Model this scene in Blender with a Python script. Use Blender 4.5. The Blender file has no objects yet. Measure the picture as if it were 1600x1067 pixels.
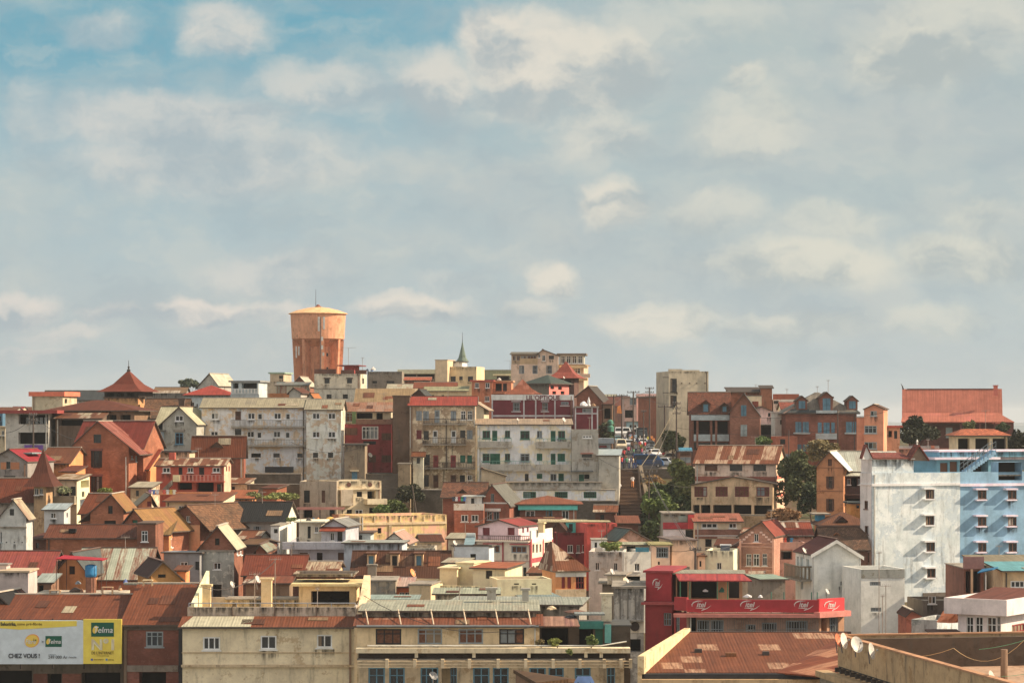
import bpy, bmesh, math, random
from mathutils import Vector, Matrix
random.seed(7)
R = math.radians
SC = bpy.context.scene
COL = SC.collection
FO, HX, HY = 4000.0, 800.0, 652.0      # focal length in photo pixels, horizon
EXPO = .86
SKY_S, SKY_G, SUN_E, ADDED_HAZE = .12, .585, 4.2, .00009
SUN_EL, SUN_AZ = 34.0, 3.0             # the sun stands to the right, a little behind the hill

# ------------------------------------------------------------------ materials
def lin(c):
    return tuple(((x / 255 + .055) / 1.055) ** 2.4 if x > 10 else x / 255 / 12.92 for x in c)
MC = {}
def newmat(key):
    m = bpy.data.materials.new(key); m.use_nodes = True
    nt = m.node_tree; nt.nodes.clear()
    out = nt.nodes.new('ShaderNodeOutputMaterial'); b = nt.nodes.new('ShaderNodeBsdfPrincipled')
    nt.links.new(b.outputs[0], out.inputs[0])
    b.inputs['Roughness'].default_value = .9
    b.inputs['Specular IOR Level'].default_value = .25
    return m, nt, b
class NT:
    def __init__(s, nt): s.nt = nt
    def n(s, t, **k):
        nd = s.nt.nodes.new('ShaderNode' + t)
        for a, v in k.items(): setattr(nd, a, v)
        return nd
    def put(s, nd, i, v):
        if v is None: return
        if hasattr(v, 'default_value') or isinstance(v, bpy.types.NodeSocket): s.nt.links.new(v, nd.inputs[i])
        else: nd.inputs[i].default_value = v
    def math(s, op, a, b=None, c=None, clamp=False):
        nd = s.n('Math', operation=op); nd.use_clamp = clamp
        s.put(nd, 0, a); s.put(nd, 1, b); s.put(nd, 2, c); return nd.outputs[0]
    def vmath(s, op, a, b=None):
        nd = s.n('VectorMath', operation=op); s.put(nd, 0, a); s.put(nd, 1, b)
        return nd.outputs['Value'] if op in ('LENGTH', 'DOT_PRODUCT', 'DISTANCE') else nd.outputs[0]
    def mix(s, f, a, b, mode='MIX'):
        nd = s.n('Mix', data_type='RGBA', blend_type=mode); s.put(nd, 0, f)
        for i, v in ((6, a), (7, b)):
            if isinstance(v, tuple): v = (*v[:3], 1)
            s.put(nd, i, v)
        return nd.outputs[2]
    def noise(s, v, scale, detail=4, rough=.55, col=False):
        nd = s.n('TexNoise'); s.put(nd, 'Vector', v); nd.inputs['Scale'].default_value = scale
        nd.inputs['Detail'].default_value = detail; nd.inputs['Roughness'].default_value = rough
        return nd.outputs['Color' if col else 0]
    def ramp(s, f, a, b, lo=0., hi=1.):
        nd = s.n('MapRange', interpolation_type='SMOOTHSTEP'); s.put(nd, 0, f)
        nd.inputs[1].default_value = a; nd.inputs[2].default_value = b
        nd.inputs[3].default_value = lo; nd.inputs[4].default_value = hi
        return nd.outputs[0]
    def uv(s, sx=1, sy=1):
        u = s.n('UVMap'); r = s.n('ObjectInfo'); k = s.math('MULTIPLY', r.outputs['Random'], 91.7)
        cb = s.n('CombineXYZ'); s.put(cb, 2, k)
        v = s.vmath('ADD', u.outputs[0], cb.outputs[0])
        if (sx, sy) != (1, 1): v = s.vmath('MULTIPLY', v, (sx, sy, 1))
        return v
    def sep(s, v):
        nd = s.n('SeparateXYZ'); s.put(nd, 0, v); return nd.outputs
    def bump(s, h, dist, strength=.6):
        nd = s.n('Bump'); s.put(nd, 'Height', h); nd.inputs['Distance'].default_value = dist
        nd.inputs['Strength'].default_value = strength; return nd.outputs[0]
KS = 1.7          # photo colour in open shade -> albedo
DES = .16
def alb(c, k, des=None):
    des = DES if des is None else des
    l = lin(c); y = .35 * l[0] + .5 * l[1] + .15 * l[2]
    return tuple(min(.82, max(.004, (x + (y - x) * des) * k)) for x in l)
def PL(c, d=.5, peel=None, k=None):
    """weathered plaster; d = dirt, peel = second colour showing in patches"""
    key = ('PL', c, d, peel)
    if key in MC: return MC[key]
    m, nt, b = newmat('plaster'); N = NT(nt); c0 = alb(c, k or KS)
    uv = N.uv()
    n1 = N.noise(uv, .5, 8, .72); n2 = N.noise(N.uv(1.5, .22), 1., 6, .7); n3 = N.noise(uv, 1.6, 8, .78)
    col = N.mix(N.ramp(n1, .3, .7), tuple(x * .78 for x in c0), tuple(min(.85, x * 1.12) for x in c0))
    if d >= .4:         # patched render and flaking paint
        pk = alb(peel, KS) if peel else tuple(x * m_ for x, m_ in zip(c0, (.68, .62, .56)))
        lo_ = .49 if peel else .55
        col = N.mix(N.ramp(N.noise(uv, .6, 8, .75), lo_, lo_ + .06), col, pk)
    g = (.055, .05, .042)
    col = N.mix(N.math('MULTIPLY', N.ramp(n2, .5, .74), d), col, g)
    col = N.mix(N.math('MULTIPLY', N.ramp(n3, .52, .7), d * .75), col, tuple(x * .42 for x in c0))
    nt.links.new(col, b.inputs['Base Color'])
    nt.links.new(N.bump(n3, .02, .4), b.inputs['Normal'])
    MC[key] = m; return m
def BR(c, d=.4, k=None):
    key = ('BR', c, d)
    if key in MC: return MC[key]
    m, nt, b = newmat('brick'); N = NT(nt); c0 = alb(tuple(x * .92 + 6 for x in c), k or 1.22, .24)
    uv = N.uv()
    t = N.n('TexBrick'); N.put(t, 'Vector', uv)
    t.inputs['Color1'].default_value = (*tuple(x * .8 for x in c0), 1)
    t.inputs['Color2'].default_value = (*tuple(min(.8, x * 1.2) for x in c0), 1)
    t.inputs['Mortar'].default_value = (*tuple(x * .75 + .03 for x in c0), 1)
    t.inputs['Scale'].default_value = 1.; t.inputs['Mortar Size'].default_value = .012
    t.inputs['Brick Width'].default_value = .30; t.inputs['Row Height'].default_value = .14
    n1 = N.noise(uv, .5, 6, .65); n2 = N.noise(N.uv(1.2, .2), 1., 5, .65)
    col = N.mix(N.ramp(n1, .4, .65), t.outputs[0], tuple(x * .6 for x in c0)); col = N.mix(N.math('MULTIPLY', N.ramp(N.noise(uv, 2., 8, .75), .5, .7), .5), col, tuple(min(.6, x * 1.2 + .05) for x in c0))
    col = N.mix(N.math('MULTIPLY', N.ramp(n2, .52, .8), d), col, (.05, .04, .03))
    nt.links.new(col, b.inputs['Base Color'])
    nt.links.new(N.bump(t.outputs['Fac'], -.01, .5), b.inputs['Normal'])
    MC[key] = m; return m
KR = .74           # photo colour of a sunlit roof -> albedo
def SH(a, b2=None, amt=.25, pw=.85, ph=2.4, wave=.16, rough=.75, d=.5, k=None):
    """corrugated sheets: main colour a, sheets of colour b2 in the share amt, rust mottling"""
    key = ('SH', a, b2, amt, pw, ph, wave, d)
    if key in MC: return MC[key]
    m, nt, b = newmat('corrugated_sheet'); N = NT(nt); ca = alb(a, k or KR, .06); hue = (.86, .95, .8) if a[0] > 1.4 * a[2] else (1, 1, .94)
    ca = tuple(x * h for x, h in zip(ca, hue)); cb = alb(b2, k or KR) if b2 else tuple(x * .7 for x in ca)
    uv = N.uv(); x, y, z = N.sep(uv)
    wn = N.n('TexWhiteNoise', noise_dimensions='3D'); cx = N.n('CombineXYZ')
    N.put(cx, 0, N.math('FLOOR', N.math('DIVIDE', x, pw))); N.put(cx, 1, N.math('FLOOR', N.math('DIVIDE', y, ph))); N.put(cx, 2, z)
    N.put(wn, 'Vector', cx.outputs[0]); w = wn.outputs['Value']
    n1 = N.noise(uv, .8, 7, .75); n2 = N.noise(N.uv(2.2, .4), 1., 7, .75); n3 = N.noise(uv, 3, 7, .75)
    col = N.mix(N.ramp(n1, .3, .75), tuple(q * .72 for q in ca), tuple(min(.8, q * 1.15) for q in ca))
    f = N.math('MULTIPLY', N.math('LESS_THAN', w, amt), N.ramp(n2, .33, .6))
    col = N.mix(f, col, cb)
    col = N.mix(N.math('MULTIPLY', N.ramp(w, .2, 1.), .35), col, tuple(q * .6 for q in ca))
    col = N.mix(N.math('MULTIPLY', N.ramp(n2, .55, .75), d), col, tuple(q * .42 + .006 for q in ca))
    col = N.mix(N.math('MULTIPLY', N.ramp(n3, .54, .72), d * .6), col, tuple(min(.7, q * 1.7) for q in ca))
    st = N.noise(N.uv(6.5, .12), 1., 4, .75)     # run-off streaks down the slope
    col = N.mix(N.math('MULTIPLY', N.ramp(st, .5, .66), .45 + .3 * d), col, tuple(q * .45 + .004 for q in ca))
    col = N.mix(N.math('MULTIPLY', N.ramp(st, .48, .34), .3 + .2 * d), col, tuple(min(.72, q * 1.4 + .012) for q in ca))
    # laps between sheets
    lap = N.math('LESS_THAN', N.math('FRACT', N.math('DIVIDE', x, pw)), .05)
    lap2 = N.math('LESS_THAN', N.math('FRACT', N.math('DIVIDE', y, ph)), .03)
    col = N.mix(N.math('MULTIPLY', N.math('MAXIMUM', lap, lap2), .35), col, tuple(q * .5 for q in ca))
    nt.links.new(col, b.inputs['Base Color'])
    s = N.math('SINE', N.math('MULTIPLY', x, 2 * math.pi / max(wave, .24)))
    nt.links.new(N.bump(s, .02, .3), b.inputs['Normal'])
    b.inputs['Roughness'].default_value = rough
    MC[key] = m; return m
def TL(a, d=.6, row=.3, k=None):
    """clay tiles"""
    key = ('TL', a, d, row)
    if key in MC: return MC[key]
    m, nt, b = newmat('clay_tile'); N = NT(nt); ca = alb(a, k or KR)
    uv = N.uv()
    t = N.n('TexBrick'); N.put(t, 'Vector', uv)
    t.inputs['Color1'].default_value = (*tuple(x * .62 for x in ca), 1)
    t.inputs['Color2'].default_value = (*tuple(x * 1.35 for x in ca), 1)
    t.inputs['Mortar'].default_value = (*tuple(x * .4 for x in ca), 1)
    t.inputs['Scale'].default_value = 1.; t.inputs['Mortar Size'].default_value = .02
    t.inputs['Brick Width'].default_value = row * .8; t.inputs['Row Height'].default_value = row
    n1 = N.noise(uv, .6, 6, .7); n2 = N.noise(uv, 2.2, 6, .75)
    col = N.mix(N.math('MULTIPLY', N.ramp(n1, .4, .75), d), t.outputs[0], (.035, .03, .022))
    col = N.mix(N.math('MULTIPLY', N.ramp(n2, .58, .8), d), col, tuple(min(.7, x * 1.5 + .01) for x in ca))
    nt.links.new(col, b.inputs['Base Color'])
    nt.links.new(N.bump(t.outputs['Fac'], -.04, .6), b.inputs['Normal'])
    MC[key] = m; return m
def PT(c, rough=.6, k=None, var=.2, scale=1.2):
    """plain paint, wood or metal with slight mottling"""
    key = ('PT', c, rough, k, var)
    if key in MC: return MC[key]
    m, nt, b = newmat('paint'); N = NT(nt); c0 = alb(c, k or KS)
    n = N.noise(N.uv(), scale, 5, .65)
    nt.links.new(N.mix(N.ramp(n, .3, .75), tuple(x * (1 - var) for x in c0), tuple(min(.85, x * (1 + var)) for x in c0)), b.inputs['Base Color'])
    b.inputs['Roughness'].default_value = rough
    MC[key] = m; return m
def GLASS(c=(46, 50, 54), rough=.18):
    key = ('GL', c)
    if key in MC: return MC[key]
    m, nt, b = newmat('window_glass'); N = NT(nt); c0 = alb(c, 1.)
    oi = N.n('ObjectInfo')
    nt.links.new(N.mix(oi.outputs['Random'], tuple(x * .15 for x in c0), tuple(x * .8 for x in c0)), b.inputs['Base Color'])
    b.inputs['Roughness'].default_value = rough; b.inputs['Specular IOR Level'].default_value = .4
    MC[key] = m; return m
def SLAT(c, k=None):
    """louvred shutter or boarded door"""
    key = ('SL', c)
    if key in MC: return MC[key]
    m, nt, b = newmat('louvred_wood'); N = NT(nt); c0 = alb(c, k or KS)
    uv = N.uv(); x, y, z = N.sep(uv)
    w = N.math('FRACT', N.math('DIVIDE', y, .16)); n = N.noise(uv, 1.5, 4, .6)
    col = N.mix(N.ramp(n, .3, .75), tuple(q * .7 for q in c0), tuple(q * 1.2 for q in c0))
    col = N.mix(N.math('MULTIPLY', N.math('LESS_THAN', w, .3), .5), col, tuple(q * .35 for q in c0))
    nt.links.new(col, b.inputs['Base Color']); b.inputs['Roughness'].default_value = .7
    nt.links.new(N.bump(w, .02, .6), b.inputs['Normal'])
    MC[key] = m; return m
def LEAF(c, k=1.25):
    key = ('LF', c)
    if key in MC: return MC[key]
    m, nt, b = newmat('foliage'); N = NT(nt); c0 = alb(c, k)
    g = N.n('NewGeometry'); n = N.noise(g.outputs['Position'], .45, 4, .7); n2 = N.noise(g.outputs['Position'], 3.5, 2, .6)
    col = N.mix(N.ramp(n, .3, .7), tuple(x * .55 for x in c0), tuple(x * 1.45 for x in c0))
    col = N.mix(N.math('MULTIPLY', N.ramp(n2, .5, .75), .5), col, (c0[0] * 2.2, c0[1] * 1.9, c0[2] * 1.2))
    nt.links.new(col, b.inputs['Base Color']); b.inputs['Roughness'].default_value = .65
    MC[key] = m; return m

CK = {'w': (186, 184, 176), 'c': (168, 156, 130), 'e': (110, 118, 122), 'k': (34, 33, 33), 'n': (84, 56, 42), 'r': (120, 42, 40),
      'g': (30, 84, 66), 'b': (70, 110, 128), 'l': (128, 140, 140), 't': (58, 128, 130), 'm': (96, 36, 40), 'o': (176, 98, 54), 'p': (190, 150, 150)}

# ------------------------------------------------------------------ mesh collector
class MB:
    def __init__(s): s.v = []; s.f = []; s.mi = []
    def poly(s, pts, mi=0):
        i = len(s.v); s.v += [Vector(p) for p in pts]; s.f.append(tuple(range(i, i + len(pts)))); s.mi.append(mi)
    def idx(s, verts, faces, mi=0):
        i = len(s.v); s.v += [Vector(p) for p in verts]
        for f in faces: s.f.append(tuple(i + a for a in f)); s.mi.append(mi)
    def hexa(s, p, mi=0, top=None):
        """p: 4 bottom then 4 top points"""
        s.idx(p, [(3, 2, 1, 0), (0, 1, 5, 4), (1, 2, 6, 5), (2, 3, 7, 6), (3, 0, 4, 7)], mi); s.idx(p, [(4, 5, 6, 7)], mi if top is None else top)
    def box(s, pt, u0, u1, v0, v1, z0, z1, mi=0, top=None):
        s.hexa([pt(u0, v0, z0), pt(u1, v0, z0), pt(u1, v1, z0), pt(u0, v1, z0), pt(u0, v0, z1), pt(u1, v0, z1), pt(u1, v1, z1), pt(u0, v1, z1)], mi, top)
    def tube(s, pts, rad, n=6, mi=0):
        rings = []
        for i, p in enumerate(pts):
            p = Vector(p); a = Vector(pts[max(i - 1, 0)]); b = Vector(pts[min(i + 1, len(pts) - 1)])
            d = (b - a).normalized(); x = d.orthogonal().normalized(); y = d.cross(x); r = rad[i] if hasattr(rad, '__len__') else rad
            rings.append([p + (x * math.cos(6.2832 * k / n) + y * math.sin(6.2832 * k / n)) * r for k in range(n)])
        i0 = len(s.v); fs = []
        for r in range(len(rings) - 1):
            for k in range(n):
                fs.append((r * n + k, r * n + (k + 1) % n, (r + 1) * n + (k + 1) % n, (r + 1) * n + k))
        fs.append(tuple(range(n - 1, -1, -1))); fs.append(tuple((len(rings) - 1) * n + k for k in range(n)))
        s.idx([v for r in rings for v in r], fs, mi)
    def lathe(s, c, prof, n=24, mi=0, cap=True):
        """prof: (radius, z) list around the vertical through c"""
        vs = [Vector((c[0] + r * math.cos(6.2832 * k / n), c[1] + r * math.sin(6.2832 * k / n), z)) for r, z in prof for k in range(n)]
        fs = [(j * n + k, j * n + (k + 1) % n, (j + 1) * n + (k + 1) % n, (j + 1) * n + k) for j in range(len(prof) - 1) for k in range(n)]
        if cap: fs += [tuple(range(n - 1, -1, -1)), tuple((len(prof) - 1) * n + k for k in range(n))]
        s.idx(vs, fs, mi)
    def build(s, name, mats, parent=None, smooth=False):
        me = bpy.data.meshes.new(name)
        o = bpy.data.objects.new(name, me)
        off = Vector((0, 0, 0))
        if parent is not None:
            p = parent
            while p is not None: off += p.location; p = p.parent
        else:
            xs = [v.x for v in s.v]; ys = [v.y for v in s.v]; zs = [v.z for v in s.v]
            off = Vector(((min(xs) + max(xs)) / 2, (min(ys) + max(ys)) / 2, min(zs))); o.location = off
        me.from_pydata([v - off for v in s.v], [], s.f)
        if not isinstance(mats, (list, tuple)): mats = [mats]
        for m in mats: me.materials.append(m)
        uvl = me.uv_layers.new(name='UVMap'); Z = Vector((0, 0, 1))
        for pl in me.polygons:
            pl.material_index = min(s.mi[pl.index], len(mats) - 1); pl.use_smooth = smooth
            n = pl.normal; t = Z.cross(n)
            t = Vector((1, 0, 0)) if t.length < .02 else t.normalized()
            b = n.cross(t)
            for li in pl.loop_indices:
                p = s.v[me.loops[li].vertex_index]; uvl.data[li].uv = (p.dot(t), p.dot(b))
        COL.objects.link(o)
        if parent is not None: o.parent = parent
        return o
def ident(u, v, z): return Vector((u, v, z))
def tag(o, label, cat, group=None):
    o['label'] = label; o['category'] = cat
    if group: o['group'] = group
    return o
def empty(name, loc, label=None, cat=None, group=None):
    o = bpy.data.objects.new(name, None); COL.objects.link(o); o.location = loc; o.empty_display_size = .2
    if label: tag(o, label, cat, group)
    return o
def copy_tree(o, parent=None):
    c = o.copy(); COL.objects.link(c); c.parent = parent
    for ch in list(o.children): copy_tree(ch, c)
    return c
def PX(px, py, Y): return Vector(((px - HX) / FO * Y, Y, (HY - py) / FO * Y))

# ------------------------------------------------------------------ terrain
GP = [(100, -40), (140, -36), (190, -31), (250, -23.5), (300, -18.8), (345, -14.2), (364, -12.6), (371, -8.3), (450, -7.2), (560, -5.3), (700, -6), (1000, -30), (2500, -110), (5000, -190)]
def ground(Y):
    if Y <= GP[0][0]: return GP[0][1]
    for (a, za), (b, zb) in zip(GP, GP[1:]):
        if Y <= b: return za + (zb - za) * (Y - a) / (b - a)
    return GP[-1][1]

def clip(poly, conv):
    """clip polygon (u,z) by a convex counter-clockwise polygon"""
    out = poly
    for (ax, ay), (bx, by) in zip(conv, conv[1:] + conv[:1]):
        if not out: return out
        inp, out = out, []
        side = lambda p: (bx - ax) * (p[1] - ay) - (by - ay) * (p[0] - ax)
        for p, q in zip(inp, inp[1:] + inp[:1]):
            sp, sq = side(p), side(q)
            if sp >= -1e-9: out.append(p)
            if (sp > 1e-9 and sq < -1e-9) or (sp < -1e-9 and sq > 1e-9):
                t = sp / (sp - sq); out.append((p[0] + (q[0] - p[0]) * t, p[1] + (q[1] - p[1]) * t))
    return out
def wallface(mb, fp, poly, holes, mi=0):
    """poly: convex ccw (u,z); holes: (u0,z0,u1,z1,depth)"""
    us = [p[0] for p in poly]; zs = [p[1] for p in poly]
    U = sorted({min(us), max(us)} | {round(h[i], 4) for h in holes for i in (0, 2)})
    Zs = sorted({min(zs), max(zs)} | {round(h[i], 4) for h in holes for i in (1, 3)})
    U = [u for u in U if min(us) - 1e-6 <= u <= max(us) + 1e-6]; Zs = [z for z in Zs if min(zs) - 1e-6 <= z <= max(zs) + 1e-6]
    if not holes: mb.poly([fp(u, 0, z) for u, z in poly], mi); return
    for z0, z1 in zip(Zs, Zs[1:]):
        run = None
        cells = []
        for u0, u1 in zip(U, U[1:]):
            cu, cz = (u0 + u1) / 2, (z0 + z1) / 2
            if any(h[0] < cu < h[2] and h[1] < cz < h[3] for h in holes): run = None; continue
            if run is not None: run[1] = u1
            else: run = [u0, u1]; cells.append(run)
        for u0, u1 in cells:
            c = clip([(u0, z0), (u1, z0), (u1, z1), (u0, z1)], poly)
            if len(c) >= 3: mb.poly([fp(u, 0, z) for u, z in c], mi)
    for u0, z0, u1, z1, d in holes:
        mb.poly([fp(u0, 0, z0), fp(u0, d, z0), fp(u0, d, z1), fp(u0, 0, z1)], mi)
        mb.poly([fp(u1, 0, z0), fp(u1, 0, z1), fp(u1, d, z1), fp(u1, d, z0)], mi)
        mb.poly([fp(u0, 0, z1), fp(u0, d, z1), fp(u1, d, z1), fp(u1, 0, z1)], mi)
        mb.poly([fp(u0, 0, z0), fp(u1, 0, z0), fp(u1, d, z0), fp(u0, d, z0)], mi)

def parse(spec):
    out = []
    for it in spec.split(';'):
        it = it.split()
        if not it: continue
        k, xs, ys, w, h = it[:5]
        for y in ys.split(','):
            for x in xs.split(','): out.append((k, float(x), float(y), float(w), float(h)))
    return out
DEPTH = {'d': .2, 'w': .14, 's': .05, 'b': .2, 'D': .12, 'O': 1.6, 'o': .16, 'a': .16, 'f': .12}
def make_window(root, fp, h, kind, ck):
    u0, z0, u1, z1 = h[:4]; dep = DEPTH[kind]; W, H = u1 - u0, z1 - z0
    cm = PT(CK[ck], .6)
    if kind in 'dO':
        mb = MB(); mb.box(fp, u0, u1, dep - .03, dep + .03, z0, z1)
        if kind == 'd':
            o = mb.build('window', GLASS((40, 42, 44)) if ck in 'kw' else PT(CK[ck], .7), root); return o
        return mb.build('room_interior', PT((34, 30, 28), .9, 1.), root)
    if kind == 's':
        mb = MB(); mb.box(fp, u0 - .02, u1 + .02, -.05, .02, z0, z1)
        o = mb.build('shutter', SLAT(CK[ck]), root)
        if W > .7:
            e = MB(); e.box(fp, u0 + W / 2 - .025, u0 + W / 2 + .025, -.075, -.045, z0 + .03, z1 - .03); e.build('cover_strip', PT(tuple(int(x * .6) for x in CK[ck]), .7), o)
        return o
    if kind == 'D':
        mb = MB(); mb.box(fp, u0, u1, dep - .06, dep + .03, z0, z1)
        o = mb.build('door', SLAT(CK[ck]) if ck in 'gbn' else PT(CK[ck], .6), root)
        e = MB(); e.box(fp, u0 + W * .2, u1 - W * .2, dep - .09, dep - .055, z0 + H * .5, z0 + H * .9); e.build('panel', GLASS() if ck in 'wl' else PT(tuple(int(x * .7) for x in CK[ck]), .6), o)
        return o
    # framed window
    t = min(.11, W * .1); mb = MB(); f0, f1 = dep - .09, dep - .01
    mb.box(fp, u0, u0 + t, f0, f1, z0, z1); mb.box(fp, u1 - t, u1, f0, f1, z0, z1)
    mb.box(fp, u0 + t, u1 - t, f0, f1, z0, z0 + t); mb.box(fp, u0 + t, u1 - t, f0, f1, z1 - t, z1)
    nm = max(1, round(W / .85)) if kind in 'wof' else 1
    if kind == 'b':
        nb = max(3, int(W / .22)); t2 = .03
        for i in range(1, nb): x = u0 + W * i / nb; mb.box(fp, x - t2, x + t2, f0 + .01, f1 - .01, z0 + t, z1 - t)
        mb.box(fp, u0 + t, u1 - t, f0 + .02, f1 - .02, z0 + H * .5 - .03, z0 + H * .5 + .03)
    elif kind != 'a':
        for i in range(1, nm + 1):
            if nm + 1 > i: x = u0 + W * i / (nm + 1); mb.box(fp, x - t * .4, x + t * .4, f0 + .01, f1 - .01, z0 + t, z1 - t)
        if H > 1.1:
            zz = z0 + H * .68; mb.box(fp, u0 + t, u1 - t, f0 + .02, f1 - .02, zz - .03, zz + .03)
    if kind in 'wo' and W < 2.2: mb.box(fp, u0 - .1, u1 + .1, -.1, dep - .02, z0 - .1, z0 - .004)
    o = mb.build('window', cm, root)
    p = MB(); p.box(fp, u0 + t * .5, u1 - t * .5, dep - .01, dep + .03, z0 + t * .5, z1 - t * .5)
    p.build('pane', PT((104, 66, 46), .8, 1.2, .35, 4.) if kind == 'f' else GLASS(), o)
    rq = random.random()
    if rq < .45 and W > .5:
        q = random.choice((.3, .5, .62)); a, b = (u0 + t, u0 + W * q) if rq < .22 else (u1 - W * q, u1 - t)
        c = MB(); c.box(fp, a, b, dep - .03, dep - .012, z0 + t, z1 - t); c.build('curtain', PT(random.choice(((150, 146, 136), (96, 74, 58), (120, 128, 132), (132, 112, 88), (60, 66, 72))), .9, 1.1), o)
    if kind == 'o':
        for a, b in ((u0 - W * .5, u0 - .01), (u1 + .01, u1 + W * .5)):
            e = MB(); e.box(fp, a, b, -.07, -.01, z0, z1); e.build('shutter', SLAT(CK[ck]), root)
    return o

def STAIN():
    if 'STAIN' in MC: return MC['STAIN']
    m, nt, b = newmat('rain_stain'); N = NT(nt); tc = N.n('TexCoord'); gz = N.sep(tc.outputs['Generated'])[2]
    n = N.noise(N.uv(3.2, .25), 1., 5, .7); n2 = N.noise(N.uv(), 1.3, 5, .7)
    f = N.math('MULTIPLY', N.math('MULTIPLY', N.ramp(n, .38, .62), N.ramp(n2, .3, .55)), N.ramp(gz, .0, 1., 0, .8))
    b.inputs['Base Color'].default_value = (.035, .032, .027, 1); nt.links.new(f, b.inputs['Alpha']); MC['STAIN'] = m; return m
class H:
    """one building mass: front wall through photo columns x0..x1 at depth Y, turned by th degrees"""
    def __init__(s, name, label, Y, x0, x1, yt, wall, roof, front='', side='', th=0., D=8., x2=None, cat='house', into=None, zb=None, group=None, side_wall=None, other='', ov=None):
        if x2 is not None:      # how far the visible end wall reaches decides how the building is turned
            D = min(max(D, 3), 12); sg = -1 if x2 > x1 else 1
            def far_x(tt):
                c, s_ = math.cos(tt), math.sin(tt); k0, k1 = (x0 - HX) / FO, (x1 - HX) / FO; ox = k0 * Y; w = (k1 * Y - ox) / (c - k1 * s_); q = w if sg < 0 else 0
                X_, Y_ = ox + q * c - s_ * D, Y + q * s_ + c * D; return HX + FO * X_ / Y_
            e_ = x1 if sg < 0 else x0
            if (far_x(0) - e_) * -sg > (x2 - e_) * -sg:      # the view alone shows too much of the end wall: a shallower house
                D *= max(.25, (x2 - e_) / (far_x(0) - e_))
            lo, hi = 0, R(42)
            for _ in range(40):
                md = (lo + hi) / 2; d_ = (far_x(sg * md) - (x1 if sg < 0 else x0)) * -sg
                want = (x2 - (x1 if sg < 0 else x0)) * -sg
                if d_ < want: lo = md
                else: hi = md
            th = math.degrees(sg * lo) if far_x(0) == far_x(0) else th
        s.th = th; s.Y = Y; t = R(th); s.e1 = Vector((math.cos(t), math.sin(t), 0)); s.e2 = Vector((-math.sin(t), math.cos(t), 0))
        k0, k1 = (x0 - HX) / FO, (x1 - HX) / FO
        s.o = Vector((k0 * Y, Y, 0)); s.w = (k1 * Y - s.o.x) / (s.e1.x - k1 * s.e1.y)
        s.right = (s.o + s.e1 * s.w).dot(s.e1) < 0
        if False:
            k = (x2 - HX) / FO; c = s.o + s.e1 * (s.w if s.right else 0); dd = (k * c.y - c.x) / (s.e2.x - k * s.e2.y)
            D = dd if 1 < dd < 40 else D
        s.D = D; s.wall = wall
        s.ze = (HY - yt) / FO * Y
        mid = s.o + s.e1 * s.w / 2 + s.e2 * D / 2
        lows = [(s.o + s.e1 * a + s.e2 * b).y for a in (0, s.w) for b in (0, D)]
        s.zb = zb if zb is not None else min(ground(y) for y in lows) - .6
        if into is not None: s.root = into.root
        else: s.root = empty(name, (mid.x, mid.y, s.zb), label, cat, group)
        s.into = into; w = s.w
        kind = roof[0]; tt = .13
        front_poly = [(0, s.zb), (w, s.zb), (w, s.ze), (0, s.ze)]; sp = [(0, s.zb), (D, s.zb), (D, s.ze), (0, s.ze)]
        prof = None; ztop = s.ze
        if kind == 'gf':
            L, A, Rr = [s.F(*p) for p in roof[2:5]]
            prof = [L, A, Rr]
            def zat(u):
                a, b = (L, A) if u < A[0] else (A, Rr); return a[1] + (b[1] - a[1]) * (u - a[0]) / (b[0] - a[0]) - tt
            front_poly = [(0, s.zb), (w, s.zb), (w, zat(w)), (A[0], A[1] - tt), (0, zat(0))]
            s.zl, s.zr = zat(0), zat(w); s.prof = prof
        elif kind == 'gs':
            rv = roof[3] if len(roof) > 3 else .5
            zr = (HY - roof[2]) / FO * (mid.y + (rv - .5) * D * s.e2.y); o_ = roof[4] if len(roof) > 4 else .4
            sl = (zr - s.ze) / (rv * D); s.zr_ = zr; s.sl = sl; s.rv = rv * D
            bz = zr - (1 - rv) * D * sl if rv < .75 else s.ze
            prof = [(-o_, s.ze - sl * o_ + tt), (rv * D, zr + tt), (D + o_, bz - (sl * o_ if rv < .75 else 0) + tt)]
            sp = [(0, s.zb), (D, s.zb), (D, bz), (rv * D, zr), (0, s.ze)]; s.bz = bz
        elif kind == 'sh':
            zk = (HY - roof[2]) / FO * (mid.y + .5 * D * s.e2.y); o_ = roof[3] if len(roof) > 3 else .4; sl = (zk - s.ze) / D; s.sl = sl
            prof = [(-o_, s.ze - sl * o_ + tt), (D + .2, zk + sl * .2 + tt)]; sp = [(0, s.zb), (D, s.zb), (D, zk), (0, s.ze)]
        P_ = s.pt
        mb = MB()
        fa = lambda u, d, z: P_(u, d, z)
        fr = lambda u, d, z: P_(w - d, u, z)
        fl = lambda u, d, z: P_(d, u, z)
        s.fa = fa; s.fs = fr if s.right else fl
        # openings
        wins = []; hf = []; hs = []
        for spec, getter, lst, fp in ((front, s.F, hf, fa), (side, s.S, hs, s.fs)):
            for k, x, y, ww, hh in parse(spec):
                a, b = getter(x, y), getter(x + ww, y + hh)
                u0, u1 = sorted((a[0], b[0])); z1, z0 = max(a[1], b[1]), min(a[1], b[1])
                lim = w if lst is hf else D
                u0, u1 = max(u0, .06), min(u1, lim - .06)
                if u1 - u0 < .12: continue
                ck = k[1] if len(k) > 1 else {'w': 'w', 'f': 'e', 'o': 'e', 'b': 'e'}.get(k[0], 'k')
                hole = (round(u0, 4), round(z0, 4), round(u1, 4), round(z1, 4), DEPTH[k[0]])
                if any(hole[0] < q[2] and q[0] < hole[2] and hole[1] < q[3] and q[1] < hole[3] for q in lst): continue
                lst.append(hole); wins.append((fp, hole, k[0], ck))
        wallface(mb, fa, front_poly, hf, 0)
        sm = 0 if side_wall is None else 1
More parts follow.
